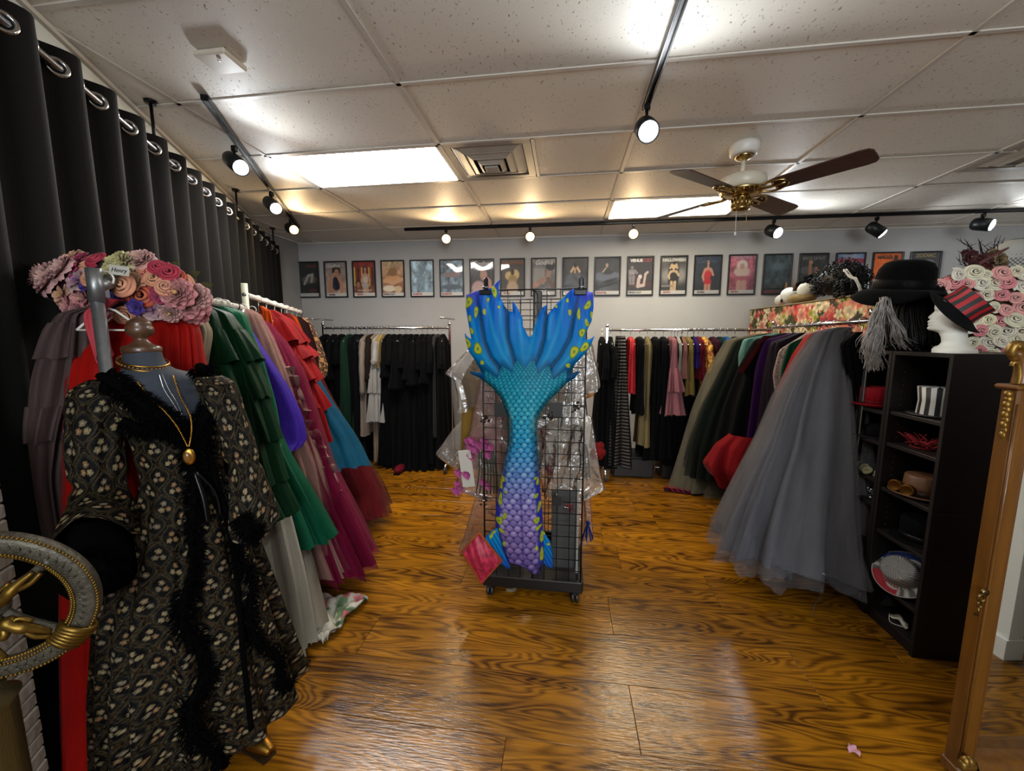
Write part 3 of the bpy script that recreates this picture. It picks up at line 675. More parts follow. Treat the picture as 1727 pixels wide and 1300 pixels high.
for i, (pf, words, lab, foot) in enumerate(POST):
    cx = -3.41+.3905*i; cz = 2.262-.0016*i; w, h, th = .318, .470, .022
    ang = math.atan(YBS); R = Matrix.Rotation(ang, 3, 'Z'); O = Vector((cx, yb(cx)-.003, cz))
    def T(u, v, d): return O+R @ Vector((u, -d, v))
    t = thing('framed_poster', lab, 'poster', tuple(T(0, -h/2, 0)), 'framed posters along the back wall')
    m = MB(); fw = .016
    for s in (-1, 1):
        m.box(T(s*(w/2-fw/2), 0, th/2), (fw, th, h), R, .003); m.box(T(0, s*(h/2-fw/2), th/2), (w-2*fw, th, fw), R, .003)
    m.build('frame', FRAMEM, t)
    a = pf().a; iw, ih = w-2*fw, h-2*fw
    fh = .105
    if i < 15:
        wv = (yy > 1-fh)[..., None]; a = np.where(wv, hx('#c9c5be'), a)
    a = np.clip(a, 0, 1)
    G = np.array([[T((x-.5)*iw, (.5-y)*ih, .006) for x in np.linspace(0, 1, Wd)] for y in np.linspace(0, 1, H)])
    pm = MB().grid(G, col=a, flip=True, smooth=False); pm.box(T(0, 0, .003), (iw, .004, ih), R, col=(.2, .2, .2))
    pr = pm.build('print', PRINTM, t)
    for (s, c, size, u, v, sh, bold) in words+([(foot[0], {0: '#3a3634', 1: '#4a3436', 2: '#b03030'}[foot[1]], .030 if foot[1] != 1 else .034, .26, 1-fh/2, .35 if foot[1] == 1 else 0, 1)] if foot[0] and i < 16 else []):
        me = text_mesh(s, size*.9, sh, .0005, bold*.0012); me.materials.append(letter_mat(c))
        ww = max(v_.co.x for v_ in me.vertices)-min(v_.co.x for v_ in me.vertices)
        k = min(1, iw*.93/ww) if ww > 0 else 1
        if u < .5 and ww*k > u*2*iw: u = max(u, ww*k/iw/2+.02)
        if u > .5 and u+ww*k/iw/2 > .98: u = .98-ww*k/iw/2
        mx = R.to_4x4() @ Matrix.Rotation(math.pi/2, 4, 'X') @ Matrix.Diagonal((k, 1, 1, 1))
        link(me, 'lettering', T((u-.5)*iw, (.5-v)*ih, .0075), pr, mx=mx)
    GP = np.array([[T((x-.5)*iw, (.5-y)*ih, .012+.0010*math.sin(7*x+i*1.7)*math.sin(5.5*y+i)) for x in np.linspace(0, 1, 14)] for y in np.linspace(0, 1, 20)])
    MB().grid(GP, flip=True).build('glazing', GLASS, t)

# --- blackout curtains on the left wall
CURT = mat('blackout_cloth', '#141312', .85, var=.15, vscale=3, bump=.12, bscale=300, sheen=.02, spec=.15, stretch=(1, 1, .1))
RZ = 2.50; RD = .115
rod = thing('curtain_rod', 'long black curtain rod held by ceiling brackets along the left wall', 'curtain rod', tuple(LW(.9, RD, RZ)))
MB().tube([LW(-1.75, RD, RZ), LW(3.36, RD, RZ)], .013, 12).build('rod', mat('rod_steel', '#8f9094', .3, .9), rod)
for a in (-.9, .62, 1.95, 3.2):
    m = MB().tube([LW(a, RD, RZ), LW(a, RD, CEIL-.01)], .008, 8); m.lathe([(.001, -.012), (.028, -.012), (.03, 0), (.001, 0)], 14, Matrix.Translation(LW(a, RD, CEIL-.0)))
    m.tube([LW(a-.012, RD, RZ), LW(a+.012, RD, RZ)], .019, 12); m.build('ceiling_bracket', BLACKM, rod)
spans = [(-1.70, -.56, 'black grommet curtain nearest the camera at the left edge'), (-.56, .56, 'black grommet curtain behind the flower hat'),
         (.565, 1.92, 'black grommet curtain behind the coloured gowns'), (1.925, 3.30, 'farthest black grommet curtain, next to the back wall')]
PER = .222; PH = .155
def cur_d(a): return RD+.040*math.sin(2*math.pi*(a-PH)/PER)
for a0, a1, lab in spans:
    t = thing('blackout_curtain', lab, 'curtain', tuple(LW((a0+a1)/2, RD, .02)), 'black curtains on the left wall')
    nu = int((a1-a0)/PER*14); zs = np.concatenate([np.linspace(2.565, 2.3, 8), np.linspace(2.2, .03, 16)])
    P = np.zeros((len(zs), nu, 3))
    for j, z in enumerate(zs):
        s = (2.565-z)/2.53
        for i, a in enumerate(np.linspace(a0, a1, nu)):
            amp = 1-.25*s; w = .018*s*math.sin(a*9+z*1.3)+.012*s*math.sin(a*23-z*2)
            dd = RD+(cur_d(a)-RD)*amp+w
            P[j, i] = LW(a+.012*s*math.sin(z*2+a*5), max(dd, .035), z+.006*math.sin(2*math.pi*(a-PH)/PER*1.0+1) if j == 0 else z)
    m = MB().grid(P)
    Q = P-WN*.003; m.grid(Q, flip=True)
    m.build('drape', CURT, t)
    k = math.ceil((a0+.03-PH)/(PER/2))
    while PH+k*PER/2 < a1-.03:
        a = PH+k*PER/2
        sl = (cur_d(a+.002)-cur_d(a-.002))/.004
        tv = Vector(WT+WN*sl).normalized(); nv = tv.cross(Vector((0, 0, 1))).normalized()
        Mx = frame_mx(LW(a, cur_d(a), RZ), tv, Vector((0, 0, 1)), nv)
        MB().lathe([(.021, -.004), (.021, .004), (.026, .0065), (.034, .004), (.034, -.004), (.026, -.0065), (.021, -.004)], 20, Mx).build('grommet', mat('grommet_steel', '#b4b2b0', .2, 1.), t)
        k += 1
# ------------------------------------------------------------------ clothes racks
class Rack:
    def __init__(s, O, t, sd, zr):
        s.O = np.array(O, float); s.t = np.array(t, float); s.t /= np.linalg.norm(s.t); s.s = np.array(sd, float); s.s /= np.linalg.norm(s.s); s.zr = zr
    def pt(s, a, d, z): return s.O+s.t*a+s.s*d+np.array([0, 0, z])
    def rail_a(s, x, y=550):
        p = at_plane(x, y, s.O, s.s); return float(np.dot(p-s.O, s.t))
    def dz(s, x, y, a):
        p = at_plane(x, y, s.O+s.t*a, s.t); return float(np.dot(p-s.O, s.s)), float(p[2])
DRL = .42
RL = Rack(LW(0, DRL, 0), WT, WN, 1.692)                       # left rack along the curtains
RBL = Rack((0, 4.35, 0), (1, 0, 0), (0, -1, 0), 1.612)       # back left
RBR = Rack((0, 4.35, 0), (1, 0, 0), (0, -1, 0), 1.583)       # back right
RR = Rack((1.70, 2.56, 0), (.2, .98, 0), (-.98, .2, 0), 1.605)   # right

def sgnpow(c, p): return np.sign(c)*np.abs(c)**p
def rings(rk, rows, nz=34, n=64, k=9, amp=.3, seed=0, hem=.012, zoff=0., grow=0., p=.72):
    """rows: (z, dl, dr, th, a) top to bottom -> grid of points (nz, n)"""
    r = np.random.default_rng(seed); rows = np.array(rows, float)
    s = np.linspace(0, 1, len(rows)); S = np.linspace(0, 1, nz)
    # arc length param by z to keep things even
    z = np.interp(S, s, rows[:, 0]); dl = np.interp(S, s, rows[:, 1]); dr = np.interp(S, s, rows[:, 2]); th = np.interp(S, s, rows[:, 3]); a = np.interp(S, s, rows[:, 4])
    for arr in (dl, dr, th, a):
        arr[1:-1] = (arr[:-2]+2*arr[1:-1]+arr[2:])/4
    T = np.linspace(0, 2*np.pi, n, endpoint=False); ph = r.random(6)*6.28
    P = np.zeros((nz, n, 3))
    ramp = .10+.90*S**.8
    for j in range(nz):
        c, w = (dr[j]+dl[j])/2, (dr[j]-dl[j])/2+grow
        f = np.sin(k*T+ph[0]+1.1*math.sin(2.0*S[j]+ph[1]))+.45*np.sin((k*2-1)*T+ph[2]+S[j]*1.6)+.30*np.sin((k//2+1)*T+ph[3])+.25*np.sin((3*k+1)*T+ph[5]-S[j])
        A = amp*ramp[j]*(th[j]+grow)
        x = c+w*sgnpow(np.cos(T), p)+A*.7*f*np.cos(T)
        y = (th[j]+grow)*sgnpow(np.sin(T), p)+A*f*sgnpow(np.sin(T), .5)*.8
        zz = z[j]+hem*ramp[j]**6*(np.sin(3*T+ph[4])+.5*np.sin(k*T+ph[0]))+zoff
        P[j] = rk.O+np.outer(a[j]+y, rk.t)+np.outer(x, rk.s)+np.stack([0*T, 0*T, zz], 1)
    P[..., 2] = np.maximum(P[..., 2], .006+.004*np.sin(T*k)[None])
    return P
def flounce(P, j0, j1, flare=.05, waves=26, seed=0, drop=.0):
    """a flared gathered tier following rings P from row j0 to row j1"""
    r = np.random.default_rng(seed); n = P.shape[1]; m = 7
    up = 3
    T = np.linspace(0, 2*np.pi, n*up, endpoint=False); out = np.zeros((m, n*up, 3))
    for i in range(m):
        u = i/(m-1); j = j0+(j1-j0)*u; ja = int(j); jb = min(ja+1, len(P)-1); ring = P[ja]*(1-(j-ja))+P[jb]*(j-ja)
        ring = np.concatenate([ring, ring[:1]]); q = np.stack([np.interp(np.linspace(0, n, n*up, endpoint=False), np.arange(n+1), ring[:, c]) for c in range(3)], 1)
        cen = q.mean(0); dv = q-cen; dv[:, 2] = 0; dv /= (np.linalg.norm(dv, axis=1)[:, None]+1e-6)
        wv = np.sin(waves*T+seed)*.6+.4*np.sin(waves*.6*T+seed*2)
        q = q+dv*(.006+flare*u*(.75+.5*wv)[:, None]); q[:, 2] += -drop*u+.3*flare*u*wv; out[i] = q
    out[..., 2] = np.maximum(out[..., 2], .008)
    return out
HANGERS = {}
def hanger_mesh(w, m, hookr=.022):
    key = (w, m.name)
    if key in HANGERS: return HANGERS[key]
    b = MB()
    hook = [(0, 0, -.10), (0, 0, -.035)]+[(0, hookr*math.sin(t_)*1.0+0, -.012+hookr*(1-math.cos(t_))*0+(-hookr*math.cos(t_)+hookr)*1.0-.023) for t_ in np.linspace(0, math.pi*1.35, 9)]
    b.tube(hook, .003, 6)
    b.tube(curve_pts([(0, -w, -.165), (0, -w*.6, -.135), (0, 0, -.10), (0, w*.6, -.135), (0, w, -.165)], 13), .0035, 6)
    b.tube([(0, -w, -.165), (0, w, -.165)], .003, 6)
    me = bpy.data.meshes.new('hanger'); me.from_pydata(b.v, [], b.f); me.polygons.foreach_set('use_smooth', [True]*len(b.f)); me.materials.append(m)
    HANGERS[key] = me; return me
HG = {}
def hanger(rk, a, label, group, m=CHROME, w=.17, tilt=0., mesh=None):
    O = rk.pt(a, 0, rk.zr+.013)
    R = frame_mx((0, 0, 0), Vector(rk.t), Vector(rk.s), Vector((0, 0, 1))) @ Matrix.Rotation(tilt, 4, 'Z')
    me = hanger_mesh(w, m)
    o = bpy.data.objects.new('clothes_hanger', me); COL.objects.link(o); o.matrix_world = Matrix.Translation(Vector(O)) @ R
    _WL[o.name] = Vector(O); tag(o, label, 'hanger', group); return o
CNT = [0]
def hlab(rk, label): return HG[id(rk)][0].split()[0]+' hanger of the '+' '.join(label.split()[:12])
def hgrp(rk): return 'hangers'+HG[id(rk)][0][HG[id(rk)][0].index(' on the '):] if ' on the ' in HG[id(rk)][0] else 'hangers on the left racks'
def garment(rk, neck, vis, name, label, cat, m, other=None, hw=.2, th=(.035, .10), a1=None, k=9, amp=.3, nz=34, group=None, hem=.012,
            tiers=None, flare=.045, tier_m=None, sheer=None, sleeve=None, sleeve_m=None, dmin=-.28, drop=.06, waves=26, hang=True, a0=None, n=64, hm=None):
    """neck: pixel on the rail; vis: outline (pixels) of the side seen, other: outline of the far side or None"""
    CNT[0] += 1; seed = CNT[0]*17
    given = a0
    if a0 is None: a0 = rk.rail_a(*neck)
    elif rk in (RL, RL2): a0 = 1.1*a0+.14
    if a1 is None: a1 = a0
    L = len(vis); rows = []
    for i, (x, y) in enumerate(vis):
        s = i/(L-1); a = a0+(a1-a0)*s; d, z = rk.dz(x, y, a)
        rows.append([max(z, .012), None, d, th[0]+(th[1]-th[0])*s**.9, a])
    for i, r in enumerate(rows):
        s = i/(L-1)
        if other:
            # far outline sampled at the same height
            cand = [rk.dz(x, y, a0+(a1-a0)*q/(len(other)-1)) for q, (x, y) in enumerate(other)]
            zs = [c[1] for c in cand][::-1]; ds = [c[0] for c in cand][::-1]
            r[1] = float(np.interp(r[0], zs, ds))
        else: r[1] = max(dmin, -hw*(.55+.45*min(1, s*4))-.12*s)
        r[1] = max(r[1], dmin); r[2] = max(r[2], r[1]+.03)
    z0 = rows[0][0]; top = rk.zr-drop
    rows = [[max(top, z0+.03), rows[0][1]*.15, max(.03, rows[0][2]*.35), .022, a0]]+rows
    c = rk.pt(a0, 0, max(.0, min(r[0] for r in rows)))
    t = thing(name, label, cat, tuple(c), group)
    P = rings(rk, rows, nz, n, k, amp, seed, hem)
    b = MB(); b.grid(P, cu=True)
    top_ring = P[0]; cen = top_ring.mean(0); b.add(list(top_ring)+[cen], [(i, (i+1) % n, n)[::-1] for i in range(n)])
    b.build('body', m, t)
    if sheer:
        b = MB().grid(rings(rk, rows, nz, n, k+2, amp*1.2, seed+5, hem*2, grow=sheer[1]), cu=True); b.build('overlay', sheer[0], t)
    if tiers:
        for q, (u0, u1) in enumerate(tiers):
            MB().grid(flounce(P, u0*(nz-1), u1*(nz-1), flare, waves, seed+q), cu=True).build('ruffle', tier_m or m, t)
    if sleeve:
        for pts, r0, r1 in (sleeve if isinstance(sleeve, list) else [sleeve]):
            Q = [rk.pt(a0+da, d, z) for (da, d, z) in pts]; Q = curve_pts(Q, 16)
            tube = MB(); rr = np.random.default_rng(seed); rad = [r0+(r1-r0)*i/15+.006*math.sin(i*1.9+seed) for i in range(16)]
            tube.tube(Q, rad, 14, flat=.6); tube.build('sleeve', sleeve_m or m, t)
    if hang:
        hanger(rk, a0, hm[1] if hm else hlab(rk, label), hgrp(rk), hm[0] if hm else HG[id(rk)][1], w=min(.17, max(.08, rows[1][2]*.8)))
    return t, P
WIREW = mat('white_hanger', '#cfcac2', .4); BLKH = mat('black_velvet_hanger', '#181516', .8)
HG[id(RL)] = ('pale hanger hooked over the rail of the left rack', WIREW); HG[id(RBL)] = ('chrome hanger on the rail of the back left rack', CHROME)
HG[id(RBR)] = ('chrome hanger on the rail of the back right rack', CHROME); HG[id(RR)] = ('chrome hanger on the rail of the right rack', CHROME)

# --- the racks themselves
PADM = mat('padded_rail_wrap', '#b9b4ac', .7, bump=.3, bscale=120)
t = thing('clothes_rack', 'galvanised steel rack along the black curtains, nearest its end post', 'clothes rack', tuple(LW(0, DRL, 0)))
aP = -.61
MB().tube([LW(aP, DRL, .02), LW(aP, DRL, 1.70)], .0155, 18).build('post', DULLCH, t)
m = MB().tube([LW(aP, DRL, 1.62), LW(aP, DRL, 1.715)], .018, 18); m.tube([LW(aP+.0, DRL, 1.665), LW(aP+.07, DRL, 1.685)], .019, 12); m.box(LW(aP+.03, DRL, 1.66), (.02, .02, .05)); m.build('rail_joint', DULLCH, t)
m = MB()
m.tube([LW(aP+.05, DRL, 1.69), LW(.70, DRL, 1.69)], .013, 12)
m.build('rail', DULLCH, t)
hel = [LW(-.50+1.2*i/400, DRL+.0155*math.cos(i*.9), 1.689+.0155*math.sin(i*.9)) for i in range(401)]
MB().tube(hel, .0048, 5).build('rail_wrap', PADM, t)
MB().tube([LW(.70, DRL, .02), LW(.70, DRL, 1.69)], .018, 14).build('post', DULLCH, t)
m = MB()
for a in (aP, .70): m.tube([LW(a, .22, .03), LW(a, .60, .03)], .018, 12)
m.tube([LW(aP, DRL, .05), LW(.70, DRL, .05)], .014, 10); m.build('base_frame', DULLCH, t)
t = thing('clothes_rack', 'second steel rack behind the first along the black curtains', 'clothes rack', tuple(LW(1.4, DRL, 0)))
m = MB().tube([LW(.80, DRL, .02), LW(.80, DRL, 1.845)], .018, 14)
m.build('post', mat('cream_tape_post', '#a9a88f', .6), t)
m = MB().tube([LW(.78, DRL, 1.775), LW(2.75, DRL, 1.775)], .012, 12); m.build('rail', DULLCH, t)
hel = [LW(.82+1.90*i/520, DRL+.0145*math.cos(i*.9), 1.775+.0145*math.sin(i*.9)) for i in range(521)]
MB().tube(hel, .0045, 5).build('rail_wrap', PADM, t)
MB().tube([LW(2.75, DRL, .02), LW(2.75, DRL, 1.79)], .018, 14).build('post', DULLCH, t)
m = MB()
for a in (.80, 2.75): m.tube([LW(a, .22, .03), LW(a, .78, .03)], .018, 12)
m.tube([LW(.8, DRL, .05), LW(2.75, DRL, .05)], .014, 10); m.build('base_frame', DULLCH, t)
RL2 = Rack(LW(0, DRL, 0), WT, WN, 1.775); HG[id(RL2)] = HG[id(RL)]

def chrome_rack(rk, a0, a1, label, arms=True, dep=.28, wheel=True):
    t = thing('clothes_rack', label, 'clothes rack', tuple(rk.pt((a0+a1)/2, 0, 0)))
    MB().tube([rk.pt(a0, 0, rk.zr), rk.pt(a1, 0, rk.zr)], .0135, 14).build('rail', CHROME, t)
    for a in (a0, a1):
        q = MB(); q.box(rk.pt(a, 0, rk.zr/2+.05), (.026, .026, rk.zr-.04), None, .004); q.lathe([(.001, 0), (.019, .0), (.019, .03), (.001, .034)], 12, Matrix.Translation(rk.pt(a, 0, rk.zr+.03))); q.build('post', CHROME, t)
        q = MB(); q.tube([rk.pt(a, -dep, .09), rk.pt(a, dep, .09)], .013, 10); q.build('base_rail', CHROME, t)
        if arms:
            q = MB(); q.tube([rk.pt(a, 0, rk.zr+.03), rk.pt(a, 0, rk.zr+.10)], .010, 10); q.tube([rk.pt(a, .30, rk.zr+.10), rk.pt(a, -.2, rk.zr+.10)], .009, 10); q.sph(rk.pt(a, .31, rk.zr+.10), .014, 10, 6); q.build('face_out_arm', CHROME, t)
        if wheel:
            for s in (-1, 1):
                c = rk.pt(a, s*dep, .04); q = MB(); M4 = Matrix.Translation(c) @ Matrix.Rotation(math.pi/2, 4, 'Y')
                q.lathe([(.008, -.013), (.036, -.012), (.04, -.006), (.04, .006), (.036, .012), (.008, .013)], 20, M4); q.build('caster', mat('caster_rubber', '#2b2b2d', .5), t)
                MB().tube([c, rk.pt(a, s*dep, .09)], .011, 8).build('caster_fork', CHROME, t)
    MB().tube([rk.pt(a0, 0, .09), rk.pt(a1, 0, .09)], .012, 10).build('base_bar', CHROME, t)
    return t
chrome_rack(RBL, -2.84, -1.30, 'chrome rolling rack of black clothes, left part of the back wall')
chrome_rack(RBR, .44, 2.10, 'chrome rolling rack right of the mermaid tail against the back wall', arms=False)
chrome_rack(RR, -.12, 1.75, 'chrome rack holding the grey ball gown on the right', arms=False)

# --- gowns on the left rack, near end first
DN = -.245
garment(RL, (250, 505), [(185, 530), (190, 640), (190, 800), (185, 1000), (185, 1100)], 'burgundy_gown', 'dark burgundy velvet gown behind the mauve sleeves at the left', 'dress', fab('#3a1218'),
        other=[(110, 535), (58, 640), (50, 760), (60, 900), (85, 1000)], th=(.03, .05), a0=-.42, dmin=DN, k=7)
garment(RL, (240, 505), [(150, 528), (150, 560), (145, 640), (120, 720), (105, 800), (108, 890), (115, 930)], 'mauve_gown', 'mauve-brown taffeta gown with puffed ruched sleeve, leftmost on the left rack', 'dress', fab('#5b4a48', .45, bump=.5, bscale=25),
        other=[(118, 532), (92, 570), (70, 650), (66, 740), (70, 820), (88, 890), (95, 930)], th=(.05, .04), a0=-.56, dmin=DN, k=11, amp=.7, tiers=[(.22, .36), (.5, .6)], flare=.012, waves=11)
garment(RL, (245, 505), [(300, 535), (330, 550), (336, 620), (345, 800), (345, 1000), (345, 1240)], 'red_gown', 'bright red pleated gown behind the brocade dress', 'dress', fab('#b3160f', .6, bump=.3, bscale=40),
        other=[(160, 535), (133, 580), (128, 700), (125, 900), (122, 1100), (112, 1240)], th=(.04, .10), a0=-.48, a1=-.62, dmin=DN, k=22, amp=.45)
garment(RL, (205, 500), [(172, 528), (176, 545), (172, 585), (178, 606)], 'coral_corset', 'coral pink satin bodice with black ribbon tag beside the steel post', 'dress', fab('#d24a55', .4),
        other=[(146, 528), (147, 550), (158, 580), (166, 606)], th=(.02, .02), a0=-.64, dmin=DN, k=5)
garment(RL, (318, 508), [(338, 522), (356, 560), (345, 620), (335, 680), (340, 760), (345, 900)], 'ivory_gown', 'ivory satin gown with draped sleeve beside the dark green taffeta', 'dress', fab('#b9ab92', .4, bump=.4, bscale=25), th=(.05, .08), a0=-.2, dmin=DN, k=9)
garment(RL, (352, 512), [(386, 528), (404, 556), (418, 600), (432, 655), (446, 730), (452, 800), (470, 872)], 'green_taffeta_gown', 'dark green taffeta gown with tiered ruffles behind the brocade dress', 'dress', fab('#0d3a20', .38, bump=.5, bscale=22),
        th=(.07, .12), a0=-.02, a1=-.08, dmin=DN, k=10, amp=.5, tiers=[(.28, .45), (.42, .6), (.56, .74), (.7, .88), (.84, .99)], flare=.045, waves=13)
garment(RL, (396, 516), [(414, 528), (432, 590), (448, 680), (485, 770), (530, 850), (556, 905)], 'emerald_gown', 'emerald green chiffon gown with a full overskirt, next to the green taffeta', 'dress', fab('#02593c', .55, sheen=.4),
        th=(.04, .13), a0=.28, a1=.16, dmin=DN, k=13, amp=.35)
tE, PE = garment(RL, (398, 516), [(412, 528), (440, 600), (462, 680), (471, 745), (466, 758)], 'emerald_chiffon_cape', 'emerald chiffon puffed cape hanging over the emerald gown', 'cape', fab('#0b6a48', .55, sheen=.4), th=(.05, .08), a0=.18, a1=.12, dmin=DN, k=6, amp=.2)
tI, PI_ = garment(RL, (402, 518), [(398, 640), (422, 700), (455, 770), (490, 860), (515, 960), (535, 1070)], 'white_lace_gown', 'long ivory gown with a lace edge and floral train on the floor', 'dress', fab('#b9b4a4', .6, var=.08), th=(.04, .15), a0=.26, a1=-.10, dmin=DN, k=14, amp=.28)
m = MB(); ed = curve_pts([PI_[j, 3] for j in range(10, 27, 2)], 140)
for i, e in enumerate(ed):
    for k in range(2): m.sph(e+Vector(RL.s)*random.uniform(0, .012)-Vector(RL.t)*random.uniform(-.008, .012)+Vector((0, 0, random.uniform(-.005, .005))), random.uniform(.0025, .0045), 6, 4)
m.build('lace_edge', fab('#c4c0b4', .8), tI, kind='stuff')
# the floral train spread on the floor
def floral_col(Q, base, cols, seed, scale):
    r = np.random.default_rng(seed); c = np.tile(hx(base), (len(Q), 1)); lo, hi = Q.min(0), Q.max(0)
    for i in range(scale):
        p = lo+(hi-lo)*r.random(3); rad = r.uniform(.6, 1.3); kind = i % len(cols); d = np.linalg.norm((Q-p)/cols[kind][1]/rad, axis=1)
        an = np.arctan2(Q[:, 1]-p[1], Q[:, 0]-p[0]+Q[:, 2]-p[2]); e = 1+.25*np.sin(5*an+i)
        w = np.clip((e-d)/.25, 0, 1)[:, None]; sh = (.75+.45*np.clip(d, 0, 1))[:, None]; c = c*(1-w)+np.clip(hx(cols[kind][0])*sh, 0, 1)*w
    return c
G = []
A_, B_ = np.array([-1.42, 1.50]), np.array([-1.0, 1.86])
for j in range(40):
    v = j/39; row = []
    l0 = at_z(505, 1010, 0)[:2]*(1-v)+at_z(515, 1092, 0)[:2]*v; wv_ = [.0, 1]
    r0 = at_z(621, 1012, 0)[:2]*(1-v)**1.5+at_z(553, 1086, 0)[:2]*(1-(1-v)**1.5)
    for i in range(56):
        u = i/55; q = l0*(1-u)+r0*u; z = .012+.028*abs(math.sin(6*u+4*v+1.5*math.sin(7*v)))+.014*abs(math.sin(19*u-11*v))*(1-.5*u)
        row.append((q[0]+.012*math.sin(13*v), q[1], z))
    G.append(row)
G = np.array(G); cc = floral_col(G.reshape(-1, 3), '#c3beb0', [('#3d5a3a', (.05, .03, .1)), ('#c06468', (.04, .04, .1)), ('#56704c', (.035, .05, .1)), ('#cfa6a2', (.05, .035, .1))], 4, 26)
b = MB().grid(G, col=cc); G2 = G.copy(); G2[..., 2] = np.maximum(G2[..., 2]-.008, .004); b.grid(G2, flip=True, col=cc)
b.build('train', mat('printed_chiffon', attr=True, rough=.7, var=.06, vscale=30), tI)
garment(RL, (416, 540), [(424, 556), (452, 600), (488, 655), (510, 705), (516, 742), (506, 757)], 'violet_dress', 'blue-violet satin dress on a thick black hanger', 'dress', fab('#3d1fa3', .45, sheen=.4), th=(.04, .06), a0=.42, a1=.36, dmin=DN, k=5, amp=.2, hm=(BLKH, 'thick black hanger holding the blue-violet dress'))
tB, PB = garment(RL, (424, 514), [(434, 530), (456, 570), (478, 625), (505, 710), (535, 775), (548, 840), (560, 900), (582, 950)], 'blush_gown', 'blush pink tulle gown with a ruffled front edge', 'dress', fab('#a37a70', .8, sheen=.5), th=(.05, .14), a0=.55, a1=.30, dmin=DN, k=14, amp=.4,
        sheer=(tulle('#b88d83', .45), .012))
for q, off in ((3, .0), (1, .02)):
    ed = curve_pts([PB[j, q] for j in range(12, 33, 3)], 150); S = []
    for v in np.linspace(0, 1, 6):
        row = []
        for i, e in enumerate(ed):
            w = math.sin(i*.62+q)+.5*math.sin(i*.27); row.append(tuple(e+Vector(RL.s)*(.052*v*(1+.25*w))+Vector(RL.t)*(-.03*v*w+off)+Vector((0, 0, .018*v*math.sin(i*.8)))))
        S.append(row)
    MB().grid(np.array(S)).build('ruffle', fab('#a8837a', .8, sheen=.5), tB)
garment(RL, (436, 530), [(450, 545), (478, 580), (500, 625), (520, 700), (545, 790), (585, 870), (620, 945)], 'magenta_gown', 'magenta gown with a full crimson tulle hem reaching the floor', 'dress', fab('#7d1038', .7, sheen=.5), th=(.04, .17), a0=.72, a1=.36, dmin=DN, k=15, amp=.45, sheer=(tulle('#8c1040', .5), .015))
garment(RL2, (449, 512), [(456, 524), (461, 545), (458, 572), (455, 600)], 'orange_bodice', 'crumpled bright orange satin bodice at the middle of the left racks', 'dress', fab('#cf4a08', .4, bump=.6, bscale=20), other=[(440, 522), (434, 545), (436, 572), (438, 600)], th=(.03, .04), a0=.86, dmin=DN, k=5)
garment(RL2, (474, 520), [(490, 538), (508, 575), (516, 600), (524, 640), (540, 690), (536, 740), (548, 800), (552, 855)], 'red_organza_gown', 'bright red organza gown with cascading ruffles', 'dress', fab('#8c0a0e', .6, bump=.4, bscale=25), th=(.06, .10), a0=1.05, a1=.85, dmin=DN, k=8, amp=.4,
        tiers=[(.10, .26), (.24, .38), (.36, .5), (.48, .62), (.6, .76)], flare=.07, waves=9)
garment(RL2, (460, 506), [(478, 540), (500, 580), (525, 620), (562, 685), (598, 740), (614, 782)], 'teal_gown', 'deep teal gown with a smooth flared skirt', 'dress', fab('#064c68', .65, sheen=.3, bump=.15), th=(.04, .16), a0=1.28, a1=1.02, dmin=DN, k=13, amp=.30)
garment(RL2, (486, 515), [(505, 560), (545, 660), (600, 760), (632, 820), (640, 862)], 'burgundy_tulle_gown', 'burgundy tulle gown puffing out below the teal skirt', 'dress', fab('#5a0f17', .8, sheen=.5), th=(.04, .20), a0=1.5, a1=1.12, dmin=DN, k=16, amp=.45, sheer=(tulle('#6c121c', .5), .02))
garment(RL2, (486, 518), [(500, 535), (518, 575), (528, 604), (520, 613)], 'orange_chiffon_dress', 'orange chiffon dress between the red ruffles and the dark brown dress', 'dress', fab('#c4480e', .6, sheen=.3), th=(.03, .04), a0=1.70, dmin=DN, k=6)
garment(RL2, (497, 522), [(512, 545), (528, 590), (532, 640), (540, 720)], 'brown_dress', 'dark brown dress beside the leopard print', 'dress', fab('#2a1a16', .7), th=(.03, .04), a0=1.92, dmin=DN, k=6)
garment(RL2, (505, 525), [(520, 545), (534, 585), (540, 640), (545, 700)], 'maroon_dress', 'maroon dress, second from the far end of the left racks', 'dress', fab('#34121a', .6), th=(.03, .04), a0=2.12, dmin=DN, k=6)
def leopard():
    m = mat('leopard_print', '#a5713a', .6, sheen=.2)
    nt = m.node_tree; N = nt.nodes; L = nt.links; tc = N.new('ShaderNodeTexCoord')
    v = N.new('ShaderNodeTexVoronoi'); v.inputs['Scale'].default_value = 42; L.new(tc.outputs['Object'], v.inputs['Vector'])
    r = N.new('ShaderNodeValToRGB'); e = r.color_ramp.elements; e[0].position = 0; e[0].color = (*lin('#7a4a20'), 1); e[1].position = .62; e[1].color = (*lin('#b5844a'), 1)
    k = e.new(.30); k.color = (*lin('#1c100a'), 1); k = e.new(.48); k.color = (*lin('#1c100a'), 1)
    r.color_ramp.interpolation = 'CONSTANT'; e[0].color = (*lin('#8a5628'), 1)
    L.new(v.outputs['Distance'], r.inputs[0]); L.new(r.outputs[0], N['Principled BSDF'].inputs['Base Color']); return m
garment(RL2, (512, 530), [(527, 545), (545, 585), (554, 615), (552, 632), (545, 637)], 'leopard_dress', 'leopard print dress at the far end of the left racks', 'dress', leopard(), th=(.04, .06), a0=2.30, dmin=DN, k=6)

